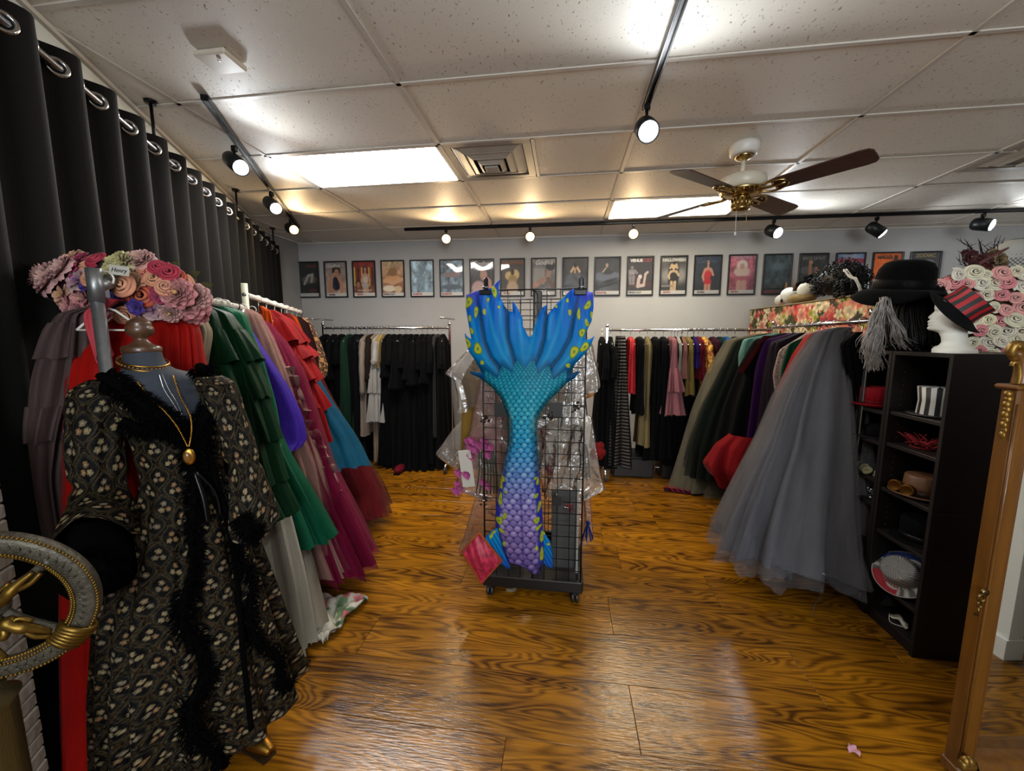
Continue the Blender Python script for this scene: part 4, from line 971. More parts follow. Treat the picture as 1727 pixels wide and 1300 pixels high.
# --- back left rack: mostly black clothes
def back(rk, x, yh, col, name, label, cat='dress', fl=1.0, hw=.2, th=(.028, .05), grp=None, m=None, top=None, **kw):
    a = rk.rail_a(x, 552); zt = rk.zr
    y0 = top or 572
    mm = m or fab(col)
    d0 = hw; z1 = at_y(x, yh, 4.35-hw*fl)[2]
    # straight description in metres: rows as pixel outlines would be degenerate edge-on
    CNT[0] += 1; seed = CNT[0]*13
    ys = kw.pop('sh', None) or random.uniform(.095, .15); hw *= random.uniform(.86, 1.06)
    rows = [[zt-.07, -.03, .03, .02, a], [zt-ys, -hw*.75, hw*.75, th[0], a], [zt-ys-.08, -hw*.9, hw*.9, th[0], a], [(zt-ys)*.55+z1*.45, -hw*.85, hw*.85*((1+fl)/2), (th[0]*.6+th[1]*.4), a], [z1, -hw*fl, hw*fl, th[1], a]]
    t = thing(name, label, cat, tuple(rk.pt(a, 0, max(z1, 0))), grp)
    P = rings(rk, rows, kw.get('nz', 28), 52, kw.get('k', 9), kw.get('amp', .45), seed, .012)
    b = MB().grid(P, cu=True); n = 52; b.add(list(P[0])+[P[0].mean(0)], [(i, (i+1) % n, n)[::-1] for i in range(n)]); b.build('body', mm, t)
    if kw.get('sleeve'):
        sl = kw['sleeve']; Q = curve_pts([rk.pt(a+.02, hw*.72, zt-ys-.03), rk.pt(a+.03, hw*1.0, zt-ys-.22), rk.pt(a+.02, hw*1.02, zt-ys-sl)], 12)
        MB().tube(Q, [.045+(kw.get('bell', .05)-.045)*(i/11)**2+.004*math.sin(i*2) for i in range(12)], 12, flat=.75).build('sleeve', kw.get('sleeve_m') or mm, t)
    for q, (u0, u1) in enumerate(kw.get('tiers', [])):
        MB().grid(flounce(P, u0*27, u1*27, kw.get('flare', .02), 30, seed+q), cu=True).build('ruffle', kw.get('tier_m') or mm, t)
    hanger(rk, a, hlab(rk, label), hgrp(rk), HG[id(rk)][1], w=min(.16, hw*.8), tilt=random.uniform(-.2, .2))
    return t
K = ['#0c0c0e', '#0e0e10', '#0a0b0d', '#101011', '#0c0d10']
BG = 'black garments on the back left rack'
def bb(x, yh, lab, i=0, **kw): return back(RBL, x, yh, K[i % 5], kw.pop('name', 'black_dress'), lab, kw.pop('cat', 'dress'), grp=BG, **kw)
bb(549, 720, 'black gown at the far left end of the back left rack', 0, th=(.03, .07), sleeve=.4)
bb(563, 700, 'black velvet jacket-dress second from the left end of the back left rack', 1, th=(.035, .06), sleeve=.45, bell=.07)
bb(576, 740, 'black dress just left of the dark green coat', 2, th=(.03, .06), sleeve=.3)
back(RBL, 589, 757, '#1c3a2b', 'green_coat', 'plain dark green coat-dress on the back left rack', fl=1.15, th=(.03, .10), k=5)
bb(600, 790, 'black dress just right of the dark green coat', 3, th=(.03, .06))
back(RBL, 609, 770, '#14161c', 'navy_dress', 'midnight dress with beaded straps left of the ivory long-sleeved dress', th=(.025, .05))
back(RBL, 619, 735, '#9c8f84', 'ivory_long_dress', 'ivory buttoned dress with long sleeve on the back left rack', th=(.03, .045), sleeve=.62, bell=.035, k=6)
back(RBL, 628, 700, '#2b201c', 'brown_coat', 'dark brown coat beside the ivory long-sleeved dress', 'coat', th=(.028, .04), sleeve=.5)
back(RBL, 634, 780, '#a5927a', 'tan_trousers', 'tan trousers hanging below the white nightdress', 'trousers', hw=.16, th=(.02, .035), fl=.9)
back(RBL, 640, 712, '#b5b2ae', 'white_nightdress', 'white lace-hemmed nightdress on the back left rack', th=(.03, .075), fl=1.15, tiers=[(.62, .84), (.82, 1.0)], flare=.03, k=8, sleeve=.25)
back(RBL, 645, 618, '#b49a62', 'gold_ruffle_top', 'gold cream ruffle top with a red strap in front of the white nightdress', 'top', hw=.21, th=(.03, .03), tiers=[(.5, .95)], flare=.03)
bl = [(655, 785, 'black dress with puffed sleeve just right of the white nightdress', .42, .06), (664, 795, 'black lace dress, second right of the white nightdress', .3, .05),
      (674, 800, 'black gown with wide bell sleeve in the middle of the back left rack', .55, .12), (684, 790, 'black dress right of the wide bell sleeve', .35, .05),
      (693, 806, 'black tiered gown trailing on the floor under the back left rack', .45, .08), (702, 810, 'long black gown with flared skirt, right half of the back left rack', .5, .10),
      (712, 785, 'black dress third from the shiny black sequin dress', .35, .06), (721, 800, 'black gown second from the shiny sequin dress', .5, .07),
      (730, 780, 'black dress right beside the shiny sequin dress', .4, .05)]
for i, (x, yh, lab, sl, be) in enumerate(bl): bb(x, yh, lab, i, th=(.024, .10), fl=1.2 if i in (2, 4, 5, 7) else 1.0, sleeve=sl, bell=be, tiers=[(.7, .98)] if i in (4, 5) else [], flare=.03)
back(RBL, 738, 740, '#16171a', 'black_sequin_dress', 'black dress with a strip of shiny sequins near the right end post', m=mat('black_sequins', '#1b1c1f', .25, .4, bump=1., bscale=150), th=(.025, .03))
bb(747, 790, 'black gown with tied bow straps at the right end post', 3, th=(.03, .08), sleeve=.3)

# --- back right rack
BR = 'black garments on the back right rack'
def br(x, yh, col, name, lab, *a, **kw): return back(RBR, x, yh, col, name, lab, *a, **kw)
br(1016, 770, '#0f1012', 'black_dress', 'black dress at the left end of the back right rack', th=(.03, .07), sleeve=.4, grp=BR)
br(1030, 790, '#131314', 'black_dress', 'plain black dress second from left on the back right rack', th=(.03, .09), sleeve=.35, grp=BR)
def striped():
    m = mat('ribbed_black', '#0e0e0f', .5); nt = m.node_tree; N = nt.nodes; L = nt.links; tc = N.new('ShaderNodeTexCoord'); w = N.new('ShaderNodeTexWave'); w.bands_direction = 'Z'; w.inputs['Scale'].default_value = 9; L.new(tc.outputs['Object'], w.inputs['Vector'])
    r = N.new('ShaderNodeValToRGB'); r.color_ramp.elements[0].color = (*lin('#09090a'), 1); r.color_ramp.elements[1].color = (*lin('#151414'), 1); L.new(w.outputs[0], r.inputs[0]); L.new(r.outputs[0], N['Principled BSDF'].inputs['Base Color'])
    b = N.new('ShaderNodeBump'); b.inputs['Distance'].default_value = .01; L.new(w.outputs[0], b.inputs['Height']); L.new(b.outputs[0], N['Principled BSDF'].inputs['Normal']); return m
br(1047, 790, '#131314', 'ribbed_black_gown', 'black gown with horizontal ribbed bands on the back right rack', th=(.04, .12), fl=1.2, sh=.06, m=striped())
br(1064, 665, '#9c0f16', 'red_sequin_dress', 'red sequin dress on the back right rack', th=(.035, .05), m=mat('red_sequins', '#a01018', .35, .3, bump=.8, bscale=120))
br(1079, 700, '#121113', 'black_dress', 'black dress between the red sequin and the khaki satin dress', th=(.03, .05), grp=BR)
br(1092, 755, '#8f7f58', 'khaki_satin_gown', 'khaki gold satin gown gathered at the knee', th=(.035, .07), fl=1.0, m=fab('#8f7f58', .35, bump=.6, bscale=20), k=6)
br(1105, 780, '#0f0f10', 'black_lace_gown', 'black lace gown right of the khaki satin gown', th=(.03, .09), fl=1.15)
br(1119, 775, '#0b0c0f', 'black_velvet_gown', 'long black velvet gown left of the pink tulle dress', th=(.035, .10), fl=1.15)
br(1133, 700, '#b0737a', 'pink_tulle_dress', 'pink tulle dress with a puffed hem on the back right rack', th=(.03, .09), fl=1.2, m=fab('#a56a72', .8, sheen=.5), tiers=[(.7, .86), (.84, 1.)], flare=.05)
br(1138, 785, '#0c0c0e', 'black_gown', 'long black gown hanging behind the pink tulle dress', th=(.03, .09), hw=.17)
br(1150, 780, '#0c0c0e', 'black_gown', 'long black gown hanging behind the olive gold dress', th=(.03, .09), hw=.15)
br(1170, 770, '#0d0d10', 'black_gown', 'long black gown hanging behind the gold sequin jacket', th=(.03, .09), hw=.15)
br(1143, 640, '#b5b0aa', 'white_blouse', 'white blouse just right of the pink tulle dress', 'blouse', th=(.025, .03))
br(1151, 640, '#8a5f58', 'sequin_rose_dress', 'dusky rose sequin dress beside the olive gold satin', th=(.025, .04))
br(1160, 668, '#84713a', 'olive_gold_dress', 'olive gold satin dress left of the gold sequin jacket', th=(.03, .06), m=fab('#84713a', .35, bump=.6, bscale=20))
br(1171, 620, '#2d1a63', 'purple_dress', 'deep purple dress mostly hidden behind the gold sequin jacket', th=(.025, .04))
br(1178, 640, '#6a1420', 'crimson_dress', 'crimson dress behind the gold sequin jacket', th=(.025, .04))
def sequin():
    m = mat('gold_sequins', '#9c6d26', .3, .6, bump=.8, bscale=140, var=.0); nt = m.node_tree; N = nt.nodes; L = nt.links; tc = N.new('ShaderNodeTexCoord')
    n = N.new('ShaderNodeTexNoise'); n.inputs['Scale'].default_value = 16; n.inputs['Detail'].default_value = 4; n.inputs['Distortion'].default_value = 1.5; L.new(tc.outputs['Object'], n.inputs['Vector'])
    r = N.new('ShaderNodeValToRGB'); e = r.color_ramp.elements; e[0].position = .42; e[0].color = (*lin('#6b2a18'), 1); e[1].position = .52; e[1].color = (*lin('#b98c3a'), 1)
    L.new(n.outputs[0], r.inputs[0]); L.new(r.outputs[0], N['Principled BSDF'].inputs['Base Color']); return m
br(1187, 665, '#9c6d26', 'gold_sequin_jacket', 'gold and copper sequin jacket on the back right rack', 'jacket', th=(.05, .06), m=sequin(), sleeve=.5, bell=.05)
br(1203, 640, '#3a1220', 'burgundy_velvet_dress', 'burgundy velvet dress right of the gold sequin jacket', th=(.035, .05))
br(1215, 650, '#0d2a30', 'dark_teal_dress', 'dark teal dress near the blue dress on the back right rack', th=(.03, .05))
br(1226, 640, '#1f5fa0', 'blue_dress', 'blue dress at the right of the back right rack', th=(.025, .04))
br(1240, 700, '#131316', 'black_dress', 'black dress at the right end of the back right rack', th=(.03, .06), grp=BR)
br(1262, 700, '#1a1a1c', 'black_dress', 'black dress behind the mint bodice', th=(.03, .06), grp=BR)

# --- right rack, far end first
RM = -.30
def rr(*a, **k): k.setdefault('dmin', RM); k.setdefault('hw', .22); return garment(RR, *a, **k)
rr((1240, 558), [(1228, 572), (1198, 622), (1172, 690), (1152, 762), (1138, 820)], 'sage_tulle_gown', 'sage and cream tulle gown at the far end of the right rack', 'dress', fab('#6e6a5a', .8, sheen=.5), th=(.04, .16), a0=1.55, a1=1.30, k=10, sheer=(tulle('#8a8470', .4), .02))
rr((1250, 558), [(1243, 574), (1220, 625), (1190, 690), (1172, 750), (1165, 800)], 'black_tulle_gown', 'black and dark green tulle gown in front of the sage tulle', 'dress', fab('#101614', .8, sheen=.3), th=(.04, .15), a0=1.38, a1=1.16, k=10, sheer=(tulle('#16201c', .5), .02))
rr((1262, 558), [(1254, 572), (1246, 598), (1248, 640), (1250, 680)], 'mint_bodice', 'pale mint bodice high on the right rack', 'dress', fab('#6fa39a', .5), th=(.03, .04), a0=1.22)
tR4, PR4 = rr((1285, 558), [(1272, 572), (1246, 620), (1225, 680), (1212, 740), (1205, 800)], 'black_red_tulle_gown', 'black tulle gown over a red skirt with a red shoulder sash', 'dress', fab('#111012', .8, sheen=.3), th=(.05, .15), a0=1.02, a1=.82, k=10)
m = MB().grid(np.array([[RR.pt(.80+.16*u-.0, *RR.dz(1290-44*v+14*u, 566+62*v, .80+.16*u)) for u in np.linspace(0, 1, 6)] for v in np.linspace(0, 1, 12)])+RR.s*.012)
m.build('sash', fab('#7c1a18', .7), tR4)
rows = [[.72, -.1, .50, .10, .74], [.62, -.12, .60, .12, .72], [.45, -.15, .66, .15, .70], [.33, -.15, .58, .15, .70]]
MB().grid(rings(RR, rows, 20, 64, 9, .35, 5, .03), cu=True).build('underskirt', fab('#8f141b', .75, sheen=.4), tR4)
rr((1300, 558), [(1288, 574), (1274, 620), (1266, 690), (1256, 770), (1252, 800)], 'purple_gown', 'purple draped gown on the right rack', 'dress', fab('#3c1350', .6, sheen=.4), th=(.04, .08), a0=.84, a1=.70, k=6, amp=.4)
rr((1312, 558), [(1300, 578), (1290, 640), (1284, 720), (1270, 800)], 'plum_black_gown', 'plum black gown beside the purple one', 'dress', fab('#1f1422', .6, sheen=.3), th=(.04, .10), a0=.70, a1=.58, k=7)
rr((1326, 558), [(1314, 590), (1304, 630), (1306, 655), (1318, 690)], 'floral_beaded_dress', 'pale beaded floral dress peeking beside the emerald one', 'dress', mat('beaded_floral', '#8a7870', .5, var=.5, vscale=60, bump=.8, bscale=150), th=(.03, .05), a0=.56)
rr((1338, 558), [(1330, 580), (1318, 620), (1314, 660), (1314, 720)], 'emerald_dress', 'small emerald dress under chrome hangers on the right rack', 'dress', fab('#06452c', .6), th=(.035, .06), a0=.45)
rr((1375, 555), [(1362, 562), (1338, 600), (1322, 640), (1302, 700), (1285, 760), (1275, 850)], 'red_satin_gown', 'red satin gown just behind the grey ball gown', 'dress', fab('#a80c1a', .5, sheen=.3), th=(.05, .14), a0=.33, a1=.22, k=8)
tG, PG = rr((1405, 550), [(1385, 560), (1352, 610), (1322, 670), (1296, 740), (1262, 810), (1235, 870), (1220, 905)], 'grey_ball_gown', 'huge grey tulle ball gown skirt on the right rack', 'dress', fab('#68676d', .85, sheen=.5, bump=.35, bscale=50),
   other=[(1422, 560), (1432, 640), (1440, 740), (1446, 850), (1452, 960), (1455, 1010)], th=(.06, .34), a0=.12, a1=.02, k=15, amp=.19, nz=44, n=110, hem=.018, dmin=-.3)
for q, (al, gr, kk) in enumerate(((.30, .018, 15), (.22, .035, 11))):
    rows = []
    P2 = PG-PG.mean(1, keepdims=True)
    T = np.linspace(0, 2*np.pi, PG.shape[1], endpoint=False)
    w = np.linspace(0, 1, len(PG))[:, None]
    rp = gr*(.4+w)*(1+.55*np.sin(kk*T+q+2*w)+.4*np.sin((kk*2+3)*T-3*w))
    nr = P2.copy(); nr[..., 2] = 0; nr /= np.linalg.norm(nr, axis=2, keepdims=True)+1e-6
    S = PG+nr*rp[..., None]; S[..., 2] -= (w**6)*.05*(1+np.sin(5*T+q*2)+.5*np.sin(13*T)); S[..., 2] = np.maximum(S[..., 2], .01)
    MB().grid(S, cu=True).build('tulle_layer', tulle('#96959b', al), tG)
rr((1428, 550), [(1418, 580), (1425, 640), (1428, 720), (1430, 800), (1440, 950)], 'black_gown', 'black gown at the near end of the right rack beside the bookcases', 'dress', fab('#0b0b0d', .8), other=[(1448, 575), (1462, 640), (1468, 720), (1470, 800), (1480, 950)], th=(.03, .06), a0=-.02, a1=-.06)
# ------------------------------------------------------------------ grid tower with the mermaid tail
TX0, TX1, TY0, TY1 = -.447, .107, 2.115, 2.68
GRIDM = mat('black_wire', '#121213', .4, .4)
tw = thing('grid_tower', 'black wire grid display tower on casters in the middle of the floor', 'display tower', ((TX0+TX1)/2, (TY0+TY1)/2, 0))
def grid_panel(p, u, w, z0, z1, nx, nz, name, r=.0026):
    p = np.array(p, float); u = np.array(u, float); b = MB()
    for k in range(nx+1):
        q = p+u*(w*k/nx); rr_ = r*2.0 if k in (0, nx) else r
        b.tube([q+[0, 0, z0], q+[0, 0, z1]], rr_, 6)
    for k in range(nz+1):
        z = z0+(z1-z0)*k/nz; b.tube([p+[0, 0, z], p+u*w+[0, 0, z]], r*1.6 if k in (0, nz) else r, 6)
    b.build(name, GRIDM, tw)
grid_panel((TX0, TY0, 0), (1, 0, 0), TX1-TX0, .125, 1.765, 8, 24, 'front_grid_panel')
grid_panel((TX0, TY1, 0), (1, 0, 0), TX1-TX0, .125, 1.765, 8, 24, 'back_grid_panel')
grid_panel(((TX0+TX1)/2, TY0, 0), (0, 1, 0), TY1-TY0, .125, 1.765, 8, 24, 'middle_grid_panel')
b = MB()
for y in (TY0, TY1): b.box(((TX0+TX1)/2, y, .10), (TX1-TX0+.02, .03, .065), None, .004)
for x in (TX0, TX1): b.box((x, (TY0+TY1)/2, .10), (.03, TY1-TY0, .065), None, .004)
b.box(((TX0+TX1)/2, (TY0+TY1)/2, .075), (TX1-TX0, TY1-TY0, .012))
b.build('base', mat('base_black', '#0e0e0f', .35), tw)
for x in (TX0+.03, TX1-.03):
    for y in (TY0+.01, TY1-.01):
        q = MB(); 
        for s in (-1, 1): q.lathe([(.006, -.009), (.027, -.008), (.030, -.004), (.030, .004), (.027, .008), (.006, .009)], 18, Matrix.Translation((x+s*.012, y, .031)) @ Matrix.Rotation(math.pi/2, 4, 'Y'))
        q.box((x, y, .055), (.018, .03, .03), None, .005); q.build('caster', mat('caster_black', '#1c1d20', .35), tw)
MB().box(((TX0+TX1)/2+.002, TY0+.30, 1.40), (.045, .03, .78), None, .004).build('center_post', mat('base_black'), tw)
MB().box(((TX0+TX1)/2-.03, TY0+.28, 1.47), (.08, .002, .11)).build('paper_label', mat('paper_tag', '#c4bdb2', .7), tw)

def in_poly(x, y, poly):
    r = np.zeros(x.shape, bool); n = len(poly)
    for i in range(n):
        x0, y0 = poly[i]; x1, y1 = poly[(i+1) % n]
        if y0 == y1: continue
        c = ((y0 > y) != (y1 > y)) & (x < (x1-x0)*(y-y0)/(y1-y0)+x0); r ^= c
    return r
def seg_near(x, y, poly, closed=True):
    best = np.full(x.shape, 1e9); bx = x.copy(); by = y.copy(); n = len(poly)
    for i in range(n if closed else n-1):
        x0, y0 = poly[i]; x1, y1 = poly[(i+1) % n]; dx, dy = x1-x0, y1-y0
        t = np.clip(((x-x0)*dx+(y-y0)*dy)/(dx*dx+dy*dy+1e-9), 0, 1); px, py = x0+t*dx, y0+t*dy; d = np.hypot(x-px, y-py)
        m = d < best; best = np.where(m, d, best); bx = np.where(m, px, bx); by = np.where(m, py, by)
    return best, bx, by
def smooth_poly(poly, n=3):
    out = []; m = len(poly)
    for i in range(m):
        p0, p1, p2, p3 = (np.array(poly[(i+k) % m], float) for k in (-1, 0, 1, 2))
        # keep sharp tips sharp
        for k in range(n):
            t = k/n; out.append(tuple(p1*(1-t)+p2*t if False else .5*((2*p1)+(p2-p0)*t*.5+(2*p0*.5-5*p1*.5+4*p2*.5-p3*.5+ (p0*0))*0+0)) if False else tuple(p1*(1-t)+p2*t))
    return out
def cloth_cutout(name, outline, Y, paint, parent, material, step=1.3, bulge=.016, fold=None, back=.006):
    """a stuffed cloth shape: its outline lies in the plane y=Y; front face swells, back is flat"""
    ol = [tuple(p) for p in outline]; xs = [p[0] for p in ol]; ys = [p[1] for p in ol]
    gx = np.arange(min(xs)-step, max(xs)+2*step, step); gy = np.arange(min(ys)-step, max(ys)+2*step, step)
    X, Yp = np.meshgrid(gx, gy); ins = in_poly(X, Yp, ol); dist, bx, by = seg_near(X, Yp, ol)
    cell = (ins[:-1, :-1].astype(int)+ins[1:, :-1]+ins[:-1, 1:]+ins[1:, 1:]) >= 2
    X2 = np.where(ins, X, bx); Y2 = np.where(ins, Yp, by); d = np.where(ins, dist, 0)
    used = np.zeros(X.shape, bool); used[:-1, :-1] |= cell; used[1:, :-1] |= cell; used[:-1, 1:] |= cell; used[1:, 1:] |= cell
    ids = np.full(X.shape, -1); ids[used] = np.arange(used.sum()); x, y, dd = X2[used], Y2[used], d[used]
    dirs = FW[None]+RT[None]*((x-863.5)/FPX)[:, None]-UP[None]*((y-650)/FPX)[:, None]
    P = C0+dirs*(Y/dirs[:, 1])[:, None]
    off = bulge*(1-np.exp(-dd/7.))+(fold(x, y, dd) if fold else 0); F = P.copy(); F[:, 1] -= np.maximum(off, 0)*np.clip(dd/2, 0, 1)+.001
    B = P.copy(); B[:, 1] += back*(1-np.exp(-dd/4.))
    q = np.stack([ids[:-1, :-1], ids[1:, :-1], ids[1:, 1:], ids[:-1, 1:]], -1)[cell]
    b = MB(); c = np.clip(paint(x, y, dd)*1.28, 0, 1)
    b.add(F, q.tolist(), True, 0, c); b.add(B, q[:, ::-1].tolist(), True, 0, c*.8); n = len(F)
    # close the rim
    from collections import Counter
    E = {}
    for f in q.tolist():
        for i in range(4):
            e = (f[i], f[(i+1) % 4]); 
            if (e[1], e[0]) in E: del E[(e[1], e[0])]
            else: E[e] = 1
    b.f.extend([(e[0], e[0]+n, e[1]+n, e[1]) for e in E]); b.m.extend([0]*len(E)); b.sm.extend([True]*len(E))
    return b.build(name, material, parent)
TAIL = [(891.5, 568.8), (882, 549), (881, 535), (874, 521.5), (868.5, 512), (863.4, 507.4), (864.5, 517), (865, 525), (859, 525), (852, 517), (845.4, 505), (842.4, 496), (840.8, 484), (843.5, 471), (835, 477.7), (828, 485.8), (808.5, 489),
 (792.3, 495), (786.5, 497), (785.4, 517), (787.7, 531), (791, 551.5), (795, 572), (788, 567), (783.3, 560), (785.4, 575.8), (791, 593), (801.5, 609), (812, 627), (806, 628), (798, 626.5), (792, 625), (793.5, 630), (808.5, 637), (820, 646), (829, 653), (840.8, 667), (847.7, 678.4),
 (853.4, 694.6), (858, 708.4), (859, 727), (858.5, 747.6), (856.4, 755), (851.6, 772.5), (846.8, 798.7), (842, 827), (837.3, 848.8), (835, 872.6), (836, 891.7), (844, 918), (855, 949), (873, 952.5), (887, 958.4), (897, 968), (910, 970.4), (913.6, 958.4), (918.4, 939),
 (917, 918), (916, 896.4), (915.5, 872.6), (913.6, 848.8), (911, 825), (910, 798.7), (907.6, 772.5), (906.4, 746), (904.5, 727), (905, 710.7), (910, 699), (919, 685), (928.4, 674), (942, 660), (956, 646), (970, 637), (978.5, 627), (972, 626), (963, 631), (961.5, 627),
 (970, 614), (984, 600), (995, 586), (1000, 574), (1003.6, 565.5), (996, 571), (986, 574), (988.4, 560.8), (997.7, 542), (1001, 519), (1001, 505), (1000, 492.7), (985, 491.5), (970, 491), (966.5, 486), (956, 495), (944.6, 505), (933, 519), (922, 530.8), (921.5, 522), (922.7, 513.6), (914.6, 518),
 (907.7, 530.8), (902, 547), (898.4, 563)]
SP = [[(804, 500), (810.8, 528.5), (817.7, 574.6), (829, 602), (841, 616), (845, 627)], [(852, 517), (855.7, 528), (857, 570), (864, 593), (869, 614)],
      [(926, 520), (921.5, 528), (918, 570), (911, 595), (902, 614)], [(976, 500), (968.8, 528), (960.7, 570), (944.6, 600), (930.7, 616), (926, 627)]]
ST = [[(797, 540), (806, 580), (822, 608), (838, 628)], [(820, 500), (833, 560), (848, 596), (864, 620)], [(843, 510), (848, 560), (856, 596)], [(876, 540), (880, 580), (885, 610)], [(905, 540), (897, 580), (890, 605)],
      [(950, 505), (940, 560), (925, 596), (911, 624)], [(930, 530), (925, 570)], [(990, 540), (975, 585), (955, 608), (935, 632)]]
BL = [(791, 510, 6, 10, .4), (804, 526, 3.2, 10, .1), (824, 506, 2.2, 4, .2), (818, 526, 2.6, 5.5, 0), (842, 518, 2, 2.6, 0), (834, 491, 4, 12, -.3), (793, 537, 2.6, 6, 0), (796, 558, 3, 6, -.3), (789, 578, 4.5, 10, -.5), (807, 588, 6.5, 10, -.2), (814, 611, 3.5, 3.6, 0),
      (949, 496, 5.5, 7, .6), (957, 507, 2.2, 4, 0), (938, 517, 2.2, 2.6, 0), (961, 527, 2.6, 5.5, 0), (976, 530, 2.8, 10, 0), (991, 515, 4.5, 9, .6), (998, 531, 2.8, 6, 0), (989.6, 544.6, 3.2, 7, -.3), (981.5, 561, 5, 7.5, .4), (968, 593, 6.5, 11, .45), (986, 585, 5.5, 10, .75), (958, 616, 3.8, 3.8, .5),
      (847, 806, 6, 6, 0), (845, 817, 4, 6, 0), (855, 825, 2.6, 2.6, 0), (845, 839, 3.6, 11, .1), (853, 865, 3.4, 6, .4), (843, 874, 6.5, 6.5, 0), (847, 890, 6, 3, .5), (851, 912, 3, 5, .3), (907, 810, 2.2, 6, .1), (905, 832, 3.6, 3.6, 0), (910, 851, 2.6, 9, .2), (906, 872, 5, 5, 0), (909, 885, 6, 3, -.6), (914, 903, 3, 10, 0), (914, 932, 3, 12, 0), (904, 803, 2.4, 2.4, 0), (906, 918, 2.4, 4, 0)]
YB = ([786, 815, 841, 846, 851, 866, 870, 875, 886, 897, 902, 908, 921, 927, 933, 958, 990], [600, 622, 637, 618, 618, 628, 608, 608, 619, 608, 608, 630, 618, 618, 639, 622, 600])
def ramp(y, ks):
    K = np.array([k[0] for k in ks], float); Cc = np.array([hx(k[1]) for k in ks]); return np.stack([np.interp(y, K, Cc[:, i]) for i in range(3)], -1)
def mixc(c, col, w): return c*(1-w[..., None])+(hx(col) if isinstance(col, str) else col)*w[..., None]
def blobs(c, x, y, lst):
    for (bx, by, rx, ry, an) in lst:
        dx, dy = x-bx, y-by; ca, sa = math.cos(an), math.sin(an); u = (dx*ca+dy*sa)/rx; v = (-dx*sa+dy*ca)/ry; q = np.hypot(u, v)*(1+.10*np.sin(3*np.arctan2(v, u)+bx))
        c = mixc(c, '#5c7a1c', np.clip((1.12-q)/.16, 0, 1)); c = mixc(c, '#b3b62e', np.clip((.92-q)/.16, 0, 1)); 
        if min(rx, ry) > 3: c = mixc(c, '#3e6a55', np.clip((.36-q)/.2, 0, 1)*.9)
        elif min(rx, ry) > 2.4: c = mixc(c, '#8a9630', np.clip((.4-q)/.2, 0, 1)*.8)
    return c
def tail_paint(x, y, d):
    fin = ramp(y, [(470, '#2048c0'), (505, '#0a5cbc'), (550, '#056ec0'), (600, '#0478b8'), (640, '#055a8c')])
    fin = fin*(1+.10*np.sin(x*.9+np.sin(y*.05)*3)*np.clip((560-y)/60, 0, 1))[..., None]
    for sp in SP:
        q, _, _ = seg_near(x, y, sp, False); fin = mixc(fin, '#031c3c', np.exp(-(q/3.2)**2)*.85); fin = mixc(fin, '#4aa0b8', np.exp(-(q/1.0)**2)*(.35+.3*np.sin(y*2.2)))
    for s in ST:
        q, _, _ = seg_near(x, y, s, False); fin = mixc(fin, '#3f9fca', np.exp(-(q/3.2)**2)*.55)
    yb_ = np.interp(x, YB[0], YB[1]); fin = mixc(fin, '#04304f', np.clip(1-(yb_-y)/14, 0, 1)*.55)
    fin = mixc(fin, '#4a48b8', np.clip((822-x)/22, 0, 1)*np.clip((530-y)/34, 0, 1)*.9); fin = mixc(fin, '#4a48b8', np.clip((x-962)/22, 0, 1)*np.clip((530-y)/34, 0, 1)*.9)
    fin = mixc(fin, '#0a78b8', np.clip((y-570)/20, 0, 1)*np.clip(1-abs(x-887)/22, 0, 1)*.6)
    # printed scales
    body = ramp(y, [(600, '#11708c'), (640, '#12809a'), (690, '#2795ae'), (735, '#1f8fb6'), (770, '#3f86bc'), (805, '#6a82bb'), (850, '#8578b4'), (900, '#80699f'), (965, '#5a4884')])
    dark = ramp(y, [(600, '#063c58'), (690, '#084a68'), (770, '#12487c'), (830, '#3c3a78'), (965, '#2e2456')])
    light = ramp(y, [(600, '#2a98a8'), (680, '#6cc3c8'), (770, '#8cbcd2'), (820, '#b6bcd6'), (880, '#b4a6cc'), (965, '#9484b8')])
    yk = np.array([590, 620, 640, 665, 700, 800, 980.]); sk = np.array([3.3, 4.0, 4.8, 6.2, 7.2, 8.6, 9.6]); ygr = np.arange(585, 985, .5); rowpos = np.cumsum(.5/np.interp(ygr, yk, sk)); v = np.interp(y, ygr, rowpos)
    xc = np.interp(y, [560, 700, 800, 970], [888, 881, 879, 884]); s = np.interp(y, yk, sk); fan = 1+np.clip((690-y)/90, 0, 1)*.0
    U = (x-xc)/(s*1.5)
    best = np.full(x.shape, -1e9); du_b = np.zeros_like(x); dv_b = np.zeros_like(x); rr_ = np.zeros_like(x)
    r0 = np.floor(v)
    done = np.zeros(x.shape, bool)
    for k in (2, 1, 0, -1):             # a scale's round tip points up; lower rows overlap the ones above
        row = r0+k; offs = (row % 2)*.5; cu_ = np.round(U-offs)+offs; du = U-cu_; dv = row-v    # dv>0 : above row base
        h = 1.28*np.sqrt(np.clip(1-(du/.53)**2, 0, 1))
        ins = (dv >= 0) & (dv <= h) & ~done & (abs(du) <= .53)
        e = h-dv; du_b = np.where(ins, du, du_b); dv_b = np.where(ins, dv, dv_b); best = np.where(ins, e, best); rr_ = np.where(ins, row*7.3+cu_*3.1, rr_); done |= ins
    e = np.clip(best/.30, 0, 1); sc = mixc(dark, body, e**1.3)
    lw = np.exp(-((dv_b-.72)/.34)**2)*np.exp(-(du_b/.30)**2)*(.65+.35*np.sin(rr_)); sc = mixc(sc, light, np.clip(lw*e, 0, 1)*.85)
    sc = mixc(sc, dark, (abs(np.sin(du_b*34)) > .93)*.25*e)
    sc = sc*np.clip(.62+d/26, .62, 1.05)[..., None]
    sc = mixc(sc, '#8fc4c6', (np.exp(-((abs(x-881)-19)/3.5)**2)*np.exp(-((y-708)/22)**2))*.5)
